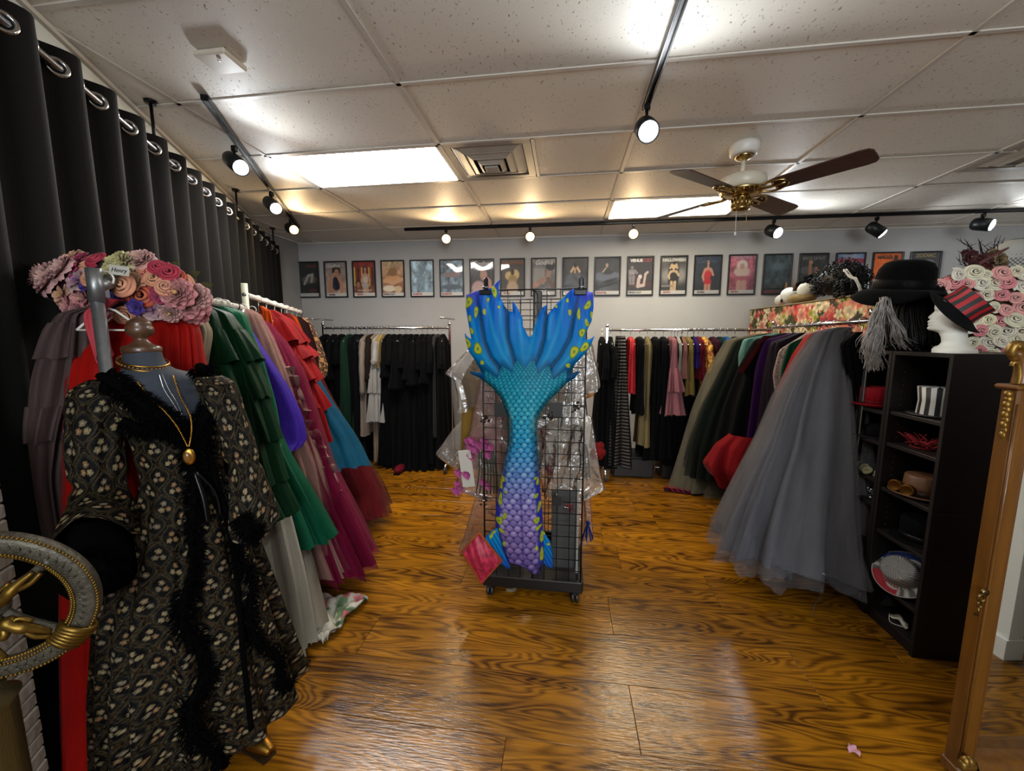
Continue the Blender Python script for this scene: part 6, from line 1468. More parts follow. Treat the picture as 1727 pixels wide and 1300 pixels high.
# --- jewellery on the form
zc = dpz(243, 612)
ck = thing('choker', 'gold choker with small hanging pendants round the dress form neck', 'necklace', (DC[0], DC[1], zc))
b = MB()
for dz in (.006, -.006):
    b.tube([DC-DF*.01+DS*(.0545*math.cos(a))+DF*(.0565*math.sin(a))+np.array([0, 0, zc+dz-.016*math.sin(a)]) for a in np.linspace(0, 2*math.pi, 48, endpoint=False)], .0022, 6, closed=True)
b.build('band', GOLD, ck)
b = MB()
for a in np.linspace(0, 2*math.pi, 36, endpoint=False): b.sph(tuple(DC-DF*.01+DS*(.0545*math.cos(a))+DF*(.0565*math.sin(a))+np.array([0, 0, zc-.016*math.sin(a)])), .0032, 6, 5)
b.build('stones', mat('amber_stone', '#6e4a1e', .2), ck)
for a in (1.15, 1.75, .45):
    p = DC-DF*.008+DS*(.0575*math.cos(a))+DF*(.0605*math.sin(a))+np.array([0, 0, zc-.02-.016*math.sin(a)]); tv = -DS*math.sin(a)+DF*math.cos(a); b = MB()
    b.tube([p+tv*(.012*math.cos(t_))+np.array([0, 0, -.008+.012*math.sin(t_)]) for t_ in np.linspace(0, 2*math.pi, 16, endpoint=False)], .002, 6, closed=True); b.sph(tuple(p+np.array([0, 0, -.008])), .006, 8, 6)
    for k in (-1, 0, 1): b.tube([p+tv*.008*k+np.array([0, 0, -.018]), p+tv*.008*k+np.array([0, 0, -.03])], .0012, 5); b.sph(tuple(p+tv*.008*k+np.array([0, 0, -.032])), .0028, 6, 5)
    b.build('pendant', GOLD, ck)
nk = thing('bead_necklace', 'long fine gold bead necklace with an oval pendant on the gown', 'necklace', tuple(cast(318, 790)))
b = MB()
for pp in ([(232, 645), (255, 672), (280, 696), (300, 722), (316, 752)], [(292, 634), (304, 668), (320, 700), (323, 725), (319, 752)]):
    C_ = curve_pts([cast(x, y, None, .028 if y > 690 else .008) for x, y in pp], 44)
    for p in C_: b.sph(p, .0026, 6, 5)
    b.tube(C_, .0008, 4)
b.build('beads', GOLD, nk)
p = cast(319, 770, None, .034); Rv = Matrix.Rotation(YAW+.5, 3, 'Z'); b = MB(); b.sph(p, (.015, .006, .024), 20, 10, R=Rv); b.build('pendant', GOLD, nk)
b = MB(); b.sph(p+Vector((.002, -.007, 0)), (.009, .004, .015), 14, 8, R=Rv); b.build('cameo', mat('amber_stone'), nk)
fn = thing('fine_chain', 'thin silver chain necklace lying on the navy chest of the form', 'necklace', tuple(cast(300, 700)))
b = MB()
for pp in ([(268, 630), (276, 655), (292, 680), (304, 700)], [(272, 628), (284, 655), (298, 678), (307, 700)]): b.tube(curve_pts([cast(x, y, bvt, .004) for x, y in pp], 20), .0009, 4)
b.build('chain', CHROME, fn)
# gilded shoe showing under the hem
p = at_z(425, 1262, 0); t = thing('gilded_shoe', 'gold carved shoe on the floor under the brocade hem', 'shoe', (p[0], p[1], 0))
b = MB(); S = []
for j in range(12):
    v = j/11; c = np.array([p[0], p[1], 0])+DF*(.09-.2*v)+DS*.01; w = .028*(math.sin(math.pi*(.12+.8*v)))+.006; h = .03+.035*v+.012*math.sin(6*v)
    S.append([c+DS*(w*math.cos(a))+np.array([0, 0, max(.004, h*.5+h*.5*math.sin(a))]) for a in np.linspace(0, 2*math.pi, 16, endpoint=False)])
b.grid(np.array(S), cu=True); b.add(S[0], [tuple(range(16))]); b.add(S[-1], [tuple(range(16))[::-1]]); b.build('upper', GOLD, t)
MB().box((p[0], p[1], .004), (.05, .2, .008), Rxyz(z=math.atan2(DF[1], DF[0])-math.pi/2), .003).build('sole', fab('#3a2a1a', .6), t)
# ------------------------------------------------------------------ flowers (shared meshes)
def flower_mesh(kind, seed, cols, pm='silk_petal'):
    """unit flower looking along +Z; cols: outer, inner, centre hex"""
    r = np.random.default_rng(seed); b = MB(); co, ci, cc = [hx(c) for c in cols]
    layers = {'rose': [(1.0, .0, 5, 1), (.86, .12, 5, 1), (.70, .24, 4, 1), (.54, .36, 3, 1), (.38, .48, 3, 1), (.22, .60, 2, 1)],
              'peony': [(1.0, .10, 9, .85), (.9, .30, 9, .75), (.75, .45, 9, .7), (.58, .55, 8, .65), (.4, .6, 8, .6), (.22, .62, 6, .6)],
              'lily': [(1.0, .25, 6, .72), (.7, .38, 5, .7), (.3, .45, 4, .5)]}[kind]
    for li, (R, h, n, wf) in enumerate(layers):
        t_ = li/(len(layers)-1); base = co*(1-t_)+ci*t_
        if kind == 'rose':
            if li: continue
            turns, N_ = 3.4, 92; P = [[] for _ in range(6)]; Cc = [[] for _ in range(6)]; p0 = r.uniform(0, 6.28)
            for i in range(N_):
                q = i/(N_-1); th_ = 2*math.pi*turns*q+p0; rb = .05+.70*q**.9; lob = .5+.5*math.sin(th_*2.62+p0); zt = .62-.36*q
                fl = (.14+.16*q)*(.72+.28*lob)
                prof_ = [(rb*.75, -.05), (rb*.92, zt*.6), (rb, zt), (rb+fl*.45, zt+.015), (rb+fl*.8, zt-.03-.03*lob), (rb+fl, zt-.10-.06*lob)]
                for j, (rr_, zz_) in enumerate(prof_):
                    P[j].append((rr_*math.cos(th_), rr_*math.sin(th_), zz_)); tone = (.50, .66, .86, 1.0, .96, .86)[j]; Cc[j].append(np.clip((co*q+ci*(1-q))*tone*(.93+.09*lob), 0, 1))  # shade between petals put into the colour: bases darker, rims lighter
            b.grid(np.array(P), col=np.array(Cc)); b.sph((0, 0, .45), (.09, .09, .20), 8, 6, col=ci*.85)
            continue
        for k in range(n):
            a = 2*math.pi*(k+.5*(li % 2)+r.uniform(-.12, .12))/n; ca, sa = math.cos(a), math.sin(a); cup = r.uniform(.85, 1.15); P = []; Cc = []
            for v in np.linspace(0, 1, 5):
                rad = R*(.12+.88*math.sin(v*1.5)/.9975) if kind != 'rose' else R*(.25+.75*v**.6)
                z = h*v*cup+(.10*R)*math.sin(v*3)-(.18*R if li == 0 else 0)*v**3
                row = []; w = wf*R*math.sin(math.pi*min(.92, .12+.72*v))*.62
                for u in np.linspace(-1, 1, 5):
                    rip = (.06*R*math.sin(7*u+k*2+li)+.03*R*math.sin(13*u+k))*v**2 if kind != 'rose' else 0
                    curl = -.10*R*v**4*(1-abs(u)) if kind == 'rose' else 0
                    x = rad*ca-u*w*sa-abs(u)**2*.18*R*ca; y = rad*sa+u*w*ca-abs(u)**2*.18*R*sa
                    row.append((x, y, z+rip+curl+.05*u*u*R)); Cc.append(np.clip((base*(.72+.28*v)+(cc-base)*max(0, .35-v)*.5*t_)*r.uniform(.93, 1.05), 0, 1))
                P.append(row)
            b.grid(np.array(P), col=np.array(Cc))
    if kind != 'rose': b.sph((0, 0, h*.7), (.13, .13, .16), 8, 5, col=cc)
    me = bpy.data.meshes.new('flower_'+kind); me.from_pydata([tuple(v) for v in b.v], [], b.f); me.polygons.foreach_set('use_smooth', [True]*len(b.f))
    ca = me.color_attributes.new('Col', 'FLOAT_COLOR', 'POINT'); c = np.ones((len(b.v), 4), np.float32); c[:, :3] = lin_np(np.array(b.c)); ca.data.foreach_set('color', c.ravel())
    me.materials.append(mat(pm, attr=True, rough=.7, sheen=.05)); return me
def put_flower(me, loc, nrm, rad, parent, name='flower', spin=None):
    q = Vector(nrm).normalized().to_track_quat('Z', 'Y').to_matrix().to_4x4() @ Matrix.Rotation(random.uniform(0, 6.28) if spin is None else spin, 4, 'Z') @ Matrix.Diagonal((rad, rad, rad*.9, 1))
    return link(me, name, loc, parent, mx=q)
FWh = np.array([-_sy, _cy, 0.])
# --- the flower covered hat hanging over the left rack
HP = LW(-.34, .44, 0); 
def hpt(x, y, off): return at_plane(x, y, HP+FWh*off, FWh)
hc = hpt(200, 490, 0)
fh = thing('flower_hat', 'wide hat smothered in pink and peach silk flowers above the brocade gown', 'hat', (hc[0], hc[1], hc[2]-.08))
rx = np.linalg.norm(hpt(330, 490, 0)-hc); rz = np.linalg.norm(hpt(200, 535, 0)-hc)
b = MB(); b.sph(tuple(hc), (rx*.92, .13, rz*.8), 28, 14, R=Matrix.Rotation(YAW, 3, 'Z')); b.build('brim', fab('#3b1a22', .8), fh)
pal = {'p': ('peony', '#d88a8e', '#e4a6a2', '#d8a868'), 'l': ('peony', '#d8a4a2', '#e4b8ae', '#d8a858'), 'a': ('rose', '#dc9272', '#e8aa84', '#cc7a48'), 'c': ('rose', '#c4452f', '#dc7a58', '#e0a070'), 'y': ('peony', '#c9c08c', '#d6cc92', '#9c9a30'),
       'm': ('lily', '#a22a55', '#b8446a', '#7a1a3a'), 'v': ('lily', '#46308e', '#5b3fa4', '#2a1a5a'), 'w': ('lily', '#d8b4b2', '#b88aa4', '#7a4a84'), 'r': ('rose', '#a81f3c', '#c23a50', '#7a1428'), 'e': ('lily', '#d09a7c', '#e0b08c', '#b88a48')}
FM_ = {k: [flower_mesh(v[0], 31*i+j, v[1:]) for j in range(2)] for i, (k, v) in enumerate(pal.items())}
spots = [(88, 472, 30, 'l'), (72, 466, 24, 'l'), (110, 455, 26, 'l'), (108, 498, 20, 'e'), (122, 440, 24, 'e'), (135, 438, 16, 'm'), (126, 456, 18, 'm'), (150, 446, 20, 'a'), (165, 440, 18, 'r'), (134, 474, 22, 'w'), (137, 490, 14, 'v'), (146, 480, 13, 'v'),
         (120, 515, 20, 'p'), (145, 505, 22, 'p'), (135, 525, 16, 'p'), (205, 448, 27, 'y'), (222, 446, 20, 'y'), (196, 462, 20, 'y'), (238, 440, 22, 'l'), (250, 452, 20, 'a'), (212, 484, 22, 'a'), (226, 476, 18, 'e'), (255, 462, 17, 'r'), (268, 452, 16, 'r'), (262, 472, 18, 'a'), (240, 500, 23, 'c'),
         (285, 462, 18, 'r'), (298, 468, 16, 'c'), (308, 480, 18, 'a'), (280, 484, 18, 'a'), (272, 498, 16, 'm'), (318, 508, 31, 'p'), (300, 495, 26, 'p'), (330, 500, 22, 'l'), (326, 528, 22, 'p'), (288, 528, 16, 'l'), (258, 522, 20, 'w'), (244, 532, 16, 'w'), (214, 532, 18, 'a'), (190, 508, 16, 'v'), (205, 505, 14, 'r'), (230, 518, 14, 'v'), (176, 480, 18, 'e'), (180, 515, 18, 'p'), (160, 528, 16, 'p'), (275, 540, 14, 'w'), (304, 540, 16, 'p'), (155, 470, 18, 'a')]
for i, (x, y, rad, k) in enumerate(spots):
    u, v = (x-200)/140, (y-488)/58; bul = .15*math.sqrt(max(.05, 1-u*u*.8-v*v*.6))
    p = hpt(x, y, -bul+.02*math.sin(i*2.1)); sc = rad/FPX*np.dot(p-C0, FW)
    nrm = -FWh*1.0+RT*u*.8-np.array([0, 0, v*.7])+np.array([0, 0, .25])+RT*random.uniform(-.25, .25)
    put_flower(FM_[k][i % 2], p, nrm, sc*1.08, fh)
lf = MB()
for i in range(18):
    a = i*.35; p = hpt(200+132*math.cos(a*1.0+.5), 492+46*math.sin(a+.5), -.04); d = Vector(RT*math.cos(a+.5)-np.array([0, 0, math.sin(a+.5)*.7])); s_ = d.cross(Vector(FWh)).normalized()
    lf.add([p, Vector(p)+d*.03+s_*.014, Vector(p)+d*.065, Vector(p)+d*.03-s_*.014], [(0, 1, 2, 3)])
lf.build('leaves', fab('#5d5a3a', .7), fh, kind='stuff')
p = hpt(201, 456, -.215); t = thing('name_tag', 'small white handwritten name card on the yellow flower of the hat', 'tag', tuple(p))
Rt = Matrix.Rotation(YAW, 3, 'Z') @ Matrix.Rotation(.12, 3, 'Y')
cd_ = MB().box(tuple(p), (.058, .0015, .028), Rt).build('card', mat('card_white'), t)
me = text_mesh('Henry', .018, .3, .0003); me.materials.append(letter_mat('#1c1a1a')); link(me, 'lettering', Vector(p)-Vector(FWh)*.0018, cd_, mx=Rt.to_4x4() @ Matrix.Rotation(math.pi/2, 4, 'X'))

# ------------------------------------------------------------------ bookcases at the right
BX0, BX1, BT = 1.66, 2.06, 1.445
BK = mat('black_laminate', '#161211', .45, var=.1, vscale=20, stretch=(1, 1, .1))
BKI = mat('black_laminate_inner', '#0c0b0b', .6)
def xz(x, y, X=BX0): return at_plane(x, y, (X, 0, 0), np.array([1., 0, 0]))
sh_px = [(1517, 697), (1512.6, 752), (1496, 826), (1491, 900), (1484, 985)]
SZ = [float(xz(x, y)[2]) for x, y in sh_px]
def bookcase(y0, y1, lab, shelves):
    t = thing('bookcase', lab, 'bookcase', ((BX0+BX1)/2, (y0+y1)/2, 0)); xm = (BX0+BX1)/2; D = BX1-BX0
    MB().box((xm, y0+.009, BT/2), (D, .018, BT), None, .001).build('side_panel', BK, t); MB().box((xm, y1-.009, BT/2), (D, .018, BT), None, .001).build('side_panel', BK, t)
    MB().box((xm, (y0+y1)/2, BT-.009), (D, y1-y0-.037, .018), None, .001).build('top_panel', BK, t)
    MB().box((BX1-.004, (y0+y1)/2, BT/2), (.006, y1-y0-.038, BT-.04)).build('back_panel', BKI, t)
    MB().box((xm, (y0+y1)/2, .05), (D-.02, y1-y0-.038, .018), None, .001).build('bottom_panel', BK, t); MB().box((BX0+.02, (y0+y1)/2, .022), (.016, y1-y0-.038, .04)).build('toe_kick', BK, t)
    for z in shelves: MB().box((xm-.002, (y0+y1)/2, z-.009), (D-.02, y1-y0-.038, .018), None, .001).build('shelf', BK, t)
    b = MB()
    for k in range(36):
        z = .15+k*.034
        for xx_ in (BX0+.05,): b.lathe([(.0028, 0), (.0028, .001), (.001, .001)], 6, Matrix.Translation((xx_, y1-.0185, z)) @ Matrix.Rotation(math.pi/2, 4, 'X'))
    b.build('peg_holes', mat('peg_hole_pale', '#4a4644', .6), t, kind='stuff')
    return t
YA, YM, YE = 1.938, 2.262, 2.60
b1 = bookcase(YA, YM-.002, 'nearer black bookcase with a striped hat and a boater on its shelves', SZ)
MB().box(((BX0+BX1)/2, YA-.0008, .72), (BX1-BX0, .001, .003)).build('panel_seam', mat('seam_grey', '#2a2726', .7), b1)
SZ2 = [float(xz(1470, 690)[2]), float(xz(1470, 742)[2]), float(xz(1462, 803)[2]), .62, .40]
bookcase(YM+.002, YE, 'farther black bookcase with a red top hat on its upper shelf', SZ2)

def hat(t, c, axis, r, h, brim, mcrown, mbrim, top=1.0, band=None, sxy=1., curl=.0, thick=.003, n=40, dome=.15, rolled=.0):
    q = Vector(axis).normalized().to_track_quat('Z', 'Y').to_matrix().to_4x4(); Mx = Matrix.Translation(Vector(c)) @ q
    cp_ = [(.001, h*(1+.0)), (r*top*.75, h*(1+.0)), (r*top*.95, h*(1-.03)), (r*top, h*(1-.08)), (r*(1+top)/2, h*.5), (r, .0)]
    if dome > .2: cp_ = [(.001, h), (r*.35*top, h*.99), (r*.65*top, h*.93), (r*.86*top, h*.80), (r*.97, h*.55), (r, h*.2), (r*1.0, 0)]
    MB().lathe(cp_[::-1], n, Mx, sx=sxy).build('crown', mcrown, t)
    b = MB(); S = []
    T = np.linspace(0, 2*np.pi, n, endpoint=False)
    for (u, dz) in ((.0, .0), (.35, 0), (.7, 0), (.92, 0), (1, 0.002), (1, -.004), (.9, -.005), (.5, -.004), (0, -.004)):
        rad = r+(brim-r)*u; z = dz+curl*u*u*np.cos(2*T)+rolled*u**3
        S.append(np.stack([rad*np.cos(T)*sxy, rad*np.sin(T), z+0*T], 1))
    S = np.array(S); V = [Mx @ Vector(p) for p in S.reshape(-1, 3)]; b.grid(np.array([tuple(v) for v in V]).reshape(S.shape), cu=True, flip=True); b.build('brim', mbrim, t)
    if band: MB().lathe([(r*1.0, .002), (r*1.025, .004), (r*1.025, band[1]), (r*1.0, band[1]+.002)], n, Mx, sx=sxy).build('band', band[0], t)
    return Mx
def sp(x, y, X): p = at_plane(x, y, (X, 0, 0), np.array([1., 0, 0])); return p
# striped white hat on the upper shelf
c = sp(1578, 703, BX0+.12); c[2] = SZ[0]+.005; c[1] = min(c[1], YM-.13); c[1] = max(c[1], YA+.11)
t = thing('striped_top_hat', 'black and white striped top hat on the upper bookcase shelf', 'hat', tuple(c))
b = MB(); n = 24
for k in range(n):
    a0, a1 = 2*math.pi*k/n, 2*math.pi*(k+1)/n
    P = [[tuple(c+np.array([r_*math.cos(a), r_*math.sin(a), z])) for a in (a0, (a0+a1)/2, a1)] for r_, z in ((.072, 0), (.068, .07), (.076, .135), (.001, .136))]
    b.grid(np.array(P), mi=k % 2)
b.build('crown', [mat('stripe_white', '#b5b3ae', .6), mat('stripe_black', '#101011', .6)], t)
hb = MB().lathe([(.07, 0), (.105, .0), (.108, .003), (.07, .004)], 36, Matrix.Translation(c)); hb.build('brim', mat('stripe_black'), t)
# red strands on the second shelf
c = sp(1560, 748, BX0+.10); c[2] = SZ[1]; c[1] = min(max(c[1], YA+.1), YM-.1); t = thing('red_spiky_headpiece', 'tangle of red spiky strands on the second bookcase shelf', 'headpiece', tuple(c)); b = MB(); r = random.Random(4)
for i in range(46):
    a = r.uniform(0, 6.28); el = r.uniform(.05, 1.0); L_ = r.uniform(.05, .10); d = Vector((math.cos(a)*math.cos(el), math.sin(a)*math.cos(el), math.sin(el)*.8)); o = Vector(c)+Vector((r.uniform(-.03, .03), r.uniform(-.05, .05), .012))
    b.tube(curve_pts([o, o+d*L_*.6+Vector((0, 0, .006)), o+d*L_], 5), [.004, .004, .0035, .003, .0015], 5)
b.build('strands', fab('#a8323a', .5), t, kind='stuff'); MB().tube([c+np.array([.05*math.cos(a), .05*math.sin(a), .006]) for a in np.linspace(0, 6.28, 24, endpoint=False)], .005, 6, closed=True).build('headband', fab('#7a2026', .6), t)
# brown hat with goggles on the third shelf
c = sp(1548, 832, BX0+.11); c[2] = SZ[2]+.008; c[1] = min(max(c[1], YA+.13), YM-.13); t = thing('brown_goggle_hat', 'brown leather hat with brass goggles on the third bookcase shelf', 'hat', tuple(c)); LTH = mat('brown_leather', '#5e4029', .5, var=.2, bump=.2)
hat(t, c, (0, 0, 1), .075, .10, .125, LTH, LTH, .92, (mat('dark_leather', '#2c1c12', .5), .022), dome=.1, rolled=.01)
for s, lab in ((-1, 0), (1, 1)):
    q = Vector(c)+Vector((-.085, s*.036+.0, .028)); Mx = Matrix.Translation(q) @ Vector((-.85, -.45, .12)).to_track_quat('Z', 'Y').to_matrix().to_4x4()
    MB().lathe([(.026, 0), (.03, .004), (.03, .02), (.026, .026), (.022, .024)], 20, Mx).build('goggle_rim', mat('brass_amber', '#5c3c14', .4, .9), t); MB().lathe([(.001, .019), (.023, .018), (.023, .016)], 20, Mx).build('goggle_lens', mat('lens_black', '#120d0a', .08) if s > 0 else mat('lens_amber', '#2c1c0a', .1), t)
# black hat on the fourth shelf
c = sp(1545, 905, BX0+.13); c[2] = SZ[3]+.004; c[1] = min(max(c[1], YA+.13), YM-.13); t = thing('black_top_hat', 'black top hat in shadow on the fourth bookcase shelf', 'hat', tuple(c)); hat(t, c, (0, 0, 1), .078, .11, .115, BLACKF, BLACKF, 1.02, (mat('black_satin', '#0b0b0c', .3), .03))
# boater
c = sp(1524, 968, BX0+.07); c[2] = max(c[2], SZ[4]+.06); c[1] = min(max(c[1], YA+.12), YM-.12); t = thing('party_boater', 'red, white and blue sequinned boater tipped on a lower bookcase shelf', 'hat', (c[0], c[1], SZ[4]))
ax = Vector((-.75, -.15, .70)).normalized(); q = ax.to_track_quat('Z', 'Y').to_matrix().to_4x4(); Mx = Matrix.Translation(Vector(c)) @ q
def boater(mcol=None):
    n = 72; T = np.linspace(0, 2*np.pi, n, endpoint=False); S = []; Cc = []
    for k, (rad, z) in enumerate([(.001, .062), (.03, .062), (.058, .061), (.068, .055), (.071, .03), (.073, .004), (.085, .002), (.10, .002), (.118, .004), (.122, .008), (.124, .004), (.118, -.001), (.08, -.002)]):
        S.append([tuple(Mx @ Vector((rad*math.cos(a)*1.12, rad*math.sin(a), z+.006*(rad > .08)*math.cos(2*a)))) for a in T])
        cw = []
        for a in T:
            if k >= 9: cc_ = hx('#b9b6b0')
            elif k >= 6: cc_ = hx('#123a86') if 1.0 < (a % 6.283) < 2.9 else (hx('#a51c28') if 3.6 < a < 5.0 else (hx('#b5b2ad') if int(a*18) % 2 else hx('#55534f')))
            else: cc_ = hx('#b5b2ad') if (int(a*12)+k) % 2 else hx('#5a5855')
            cw.append(cc_)
        Cc.append(cw)
    return np.array(S), np.array(Cc)
S, Cc = boater(); MB().grid(S[:6], cu=True, col=Cc[:6]).build('crown', mat('sequin_cloth', attr=True, rough=.35, bump=.6, bscale=250), t); MB().grid(S[5:], cu=True, col=Cc[5:]).build('brim', mat('sequin_cloth', attr=True), t)
# small pale mask on the bottom
c = sp(1511, 1063, BX0+.05); c[2] = .06; c[1] = min(max(c[1], YA+.06), YM-.06); t = thing('pale_half_mask', 'small pale half mask on the bottom of the nearer bookcase', 'mask', tuple(c))
P = np.array([[c+np.array([.012*math.sin(math.pi*v)+.02*math.cos(u*1.5), .05*u, .004+.030*v*(1-.5*u*u)+.006*math.sin(6*u)]) for u in np.linspace(-1, 1, 18)] for v in np.linspace(0, 1, 8)]); b = MB().grid(P); b.grid(P+np.array([-.003, 0, 0]), flip=True); b.build('mask_shell', mat('mask_cream', '#a9a594', .5), t); MB().tube(curve_pts([c+np.array([0, -.05, .015]), c+np.array([-.03, 0, .002]), c+np.array([0, .05, .015])], 8), .0015, 5).build('elastic', WHITEP, t)
# farther bookcase contents
c = sp(1478, 688, BX0+.09); c[2] = SZ2[0]+.008; c[1] = min(max(c[1], YM+.15), YE-.12); t = thing('red_top_hat', 'bright red top hat on the farther bookcase', 'hat', tuple(c)); RF = fab('#a01422', .6); hat(t, c, (0, 0, 1), .078, .105, .118, RF, RF, 1.0, (fab('#7a0e18', .5), .03), rolled=.014)
c = sp(1478, 738, BX0+.1); c[2] = SZ2[1]+.004; c[1] = min(max(c[1], YM+.14), YE-.12); t = thing('dark_lace_hat', 'dark lace hat below the red top hat', 'hat', tuple(c)); hat(t, c, (0, 0, 1), .07, .07, .11, BLACKF, fab('#1d1d20', .7), .95, dome=.3)
c = sp(1466, 796, BX0+.06); c[2] = SZ2[2]+.02; c[1] = min(max(c[1], YM+.13), YE-.12); t = thing('cream_rosette_garland', 'cream and green rosette garland on the farther bookcase', 'garland', (c[0], c[1], SZ2[2]))
mm_ = flower_mesh('rose', 77, ('#7d7a58', '#a39a72', '#5c6a3a'))
for i in range(7): put_flower(mm_, (c[0]-.02+.02*math.sin(i*2), c[1]-.10+.033*i, c[2]+.012*math.cos(i*2.4)), (-.8, -.4, .6), .026, t)
MB().tube(curve_pts([(c[0], c[1]-.11, c[2]), (c[0]+.01, c[1], c[2]-.006), (c[0], c[1]+.11, c[2])], 8), .004, 6).build('cord', fab('#4a4a30', .7), t)
c = sp(1461, 905, BX0+.05); c[1] = min(max(c[1], YM+.08), YE-.06); c[2] = .62; t = thing('silver_ornament', 'small glinting silver ornament in the dark lower part of the farther bookcase', 'ornament', tuple(c)); b = MB()
for i in range(12): b.sph((c[0]+random.uniform(-.015, .015), c[1]+random.uniform(-.02, .02), c[2]+.008+random.uniform(0, .05)), random.uniform(.003, .008), 7, 5)
b.build('beads', CHROME, t); MB().sph((c[0], c[1], c[2]+.008), (.02, .02, .008), 12, 6).build('base', CHROME, t)

# ------------------------------------------------------------------ white display head with the red striped top hat
YHD = 2.07
HC_ = at_y(1608, 550, YHD); _n = np.array([HC_[0], HC_[1], 0.]); _n /= np.linalg.norm(_n); _u = np.array([_n[1], -_n[0], 0.])
def hd(x, y): return at_plane(x, y, HC_, _n)
def hu(x, y): return float(np.dot(hd(x, y)-HC_, _u))
prof = [(505, 1580, 1640), (509, 1578, 1641), (514, 1576.5, 1642), (518, 1576, 1642), (522, 1577.5, 1642), (526, 1573, 1641.5), (530, 1568, 1641), (533, 1565.3, 1640), (535, 1567, 1639.5), (537, 1569, 1639), (539, 1565.5, 1638), (541, 1564, 1637.5), (543, 1566.3, 1637), (545.5, 1564.3, 1636), (548, 1566, 1635), (552, 1563, 1633.5), (555, 1566, 1633), (557, 1575, 1632.5), (560, 1583, 1632.5), (568, 1587, 1633), (576, 1587.5, 1634), (581, 1583, 1637), (585, 1574, 1643), (588, 1571, 1650), (593.5, 1570.5, 1651)]
base = hd(1610, 594); th_ = thing('foam_head', 'white foam display head in profile on the nearer bookcase', 'display head', (base[0], base[1], BT+.001))
Z = np.array([hd(1610, p[0])[2] for p in prof]); Z = Z-Z[-1]+BT+.001
xf = np.array([hu(p[1], p[0]) for p in prof]); xb_ = np.array([hu(p[2], p[0]) for p in prof])
hwid = np.interp(np.array([p[0] for p in prof]), [505, 515, 530, 545, 556, 560, 576, 582, 588, 594], [.072, .075, .073, .062, .05, .046, .046, .058, .085, .088])
T = np.linspace(0, 2*np.pi, 72, endpoint=False); S = []
zi = np.linspace(0, 1, 90); zsrc = np.linspace(0, 1, len(prof))
Zi, Fi, Bi, Wi, Yp = (np.interp(zi, zsrc, q) for q in (Z, xf, xb_, hwid, np.array([p[0] for p in prof])))
smoothF = Fi.copy()
for _ in range(60): smoothF[1:-1] = (smoothF[:-2]+2*smoothF[1:-1]+smoothF[2:])/4
for i in range(len(zi)):
    cx = (smoothF[i]+Bi[i])/2; hl = (Bi[i]-smoothF[i])/2
    x = cx+hl*np.cos(T); y = Wi[i]*sgnpow(np.sin(T), .92)
    ang = np.abs(((T-np.pi)+np.pi) % (2*np.pi)-np.pi); ridge = np.exp(-(ang/.30)**2) if Yp[i] < 538 else np.exp(-(ang/.55)**2)
    x = x+(Fi[i]-smoothF[i])*ridge
    eye = np.exp(-((ang-.55)/.22)**2)*np.exp(-((Yp[i]-525)/3.2)**2)*.010; x = x+eye
    x = x+np.exp(-((ang-.62)/.2)**2)*np.exp(-((Yp[i]-519)/2.4)**2)*-.004
    S.append(HC_*np.array([1, 1, 0])+np.outer(x, _u)+np.outer(y, _n)+np.stack([0*T, 0*T, Zi[i]+0*T], 1))
S = np.array(S)
_cb, _ct = hd(1617, 521.5), hd(1653.5, 501); _ax = (_ct-_cb)/np.linalg.norm(_ct-_cb)
_d = (S-_cb)@_ax+.010; S = S-np.maximum(_d, 0)[..., None]*_ax          # nothing of the head rises past the hat's sweatband
b = MB().grid(S, cu=True, flip=True); b.add(S[-1], [tuple(range(72))]); b.add(list(S[0])+[S[0].mean(0)], [(i, (i+1) % 72, 72) for i in range(72)])
b.build('head', mat('white_foam', '#d8d6cc', .55, bump=.05, bscale=200), th_)
ex, ey = 1608, 532; e0 = hd(ex, ey); b = MB(); b.sph(tuple(e0-_n*.071), (.012, .010, .024), 14, 8); b.build('ear', mat('white_foam'), th_)
cb_, ct = hd(1617, 521.5), hd(1653.5, 501); ax = Vector(ct-cb_); hh = ax.length; axn = ax.normalized(); r0 = np.linalg.norm(hd(1587, 501)-hd(1647, 542))/2
cb_ = cb_-np.array(axn)*.004
t = thing('red_black_top_hat', 'red and black striped top hat tipped back on the white foam head', 'hat', tuple(cb_)); q = axn.to_track_quat('Z', 'Y').to_matrix().to_4x4(); Mx = Matrix.Translation(Vector(cb_)) @ q; n = 26; b = MB()
for k in range(n):
    a0, a1 = 2*math.pi*k/n, 2*math.pi*(k+1)/n
    P = [[tuple(Mx @ Vector((r_*math.cos(a), r_*math.sin(a), z))) for a in np.linspace(a0, a1, 4)] for r_, z in ((r0*.97, 0), (r0*.92, hh*.5), (r0*.97, hh))]
    b.grid(np.array(P), mi=k % 2)
b.build('crown', [mat('stripe_red', '#98161c', .55), mat('stripe_charcoal', '#1b1b1c', .6)], t)
MB().lathe([(r0*.97, hh), (r0*.9, hh+.002), (.001, hh+.003)], 40, Mx).build('crown_top', mat('stripe_charcoal'), t)
n = 60; Tq = np.linspace(0, 2*np.pi, n, endpoint=False); SS = []
side = np.array(Mx.to_3x3()); 
for rad, dz in ((r0*.95, .0), (r0*1.2, -.006), (r0*1.48, -.010), (r0*1.55, -.008), (r0*1.55, -.013), (r0*1.45, -.016), (r0*.95, -.010)):
    row = []
    for a in Tq:
        v = Mx @ Vector((rad*math.cos(a), rad*math.sin(a), dz)); o = v-Vector(cb_); yy_ = float(np.dot(np.array(o), _n))   # brim droops at the two sides of the head
        row.append(tuple(v-axn*(.0+.55*max(0, abs(yy_)-.03))*(rad > r0*1.05)*.6))
    SS.append(row)
MB().grid(np.array(SS), cu=True, flip=True).build('brim', fab('#161817', .7), t)

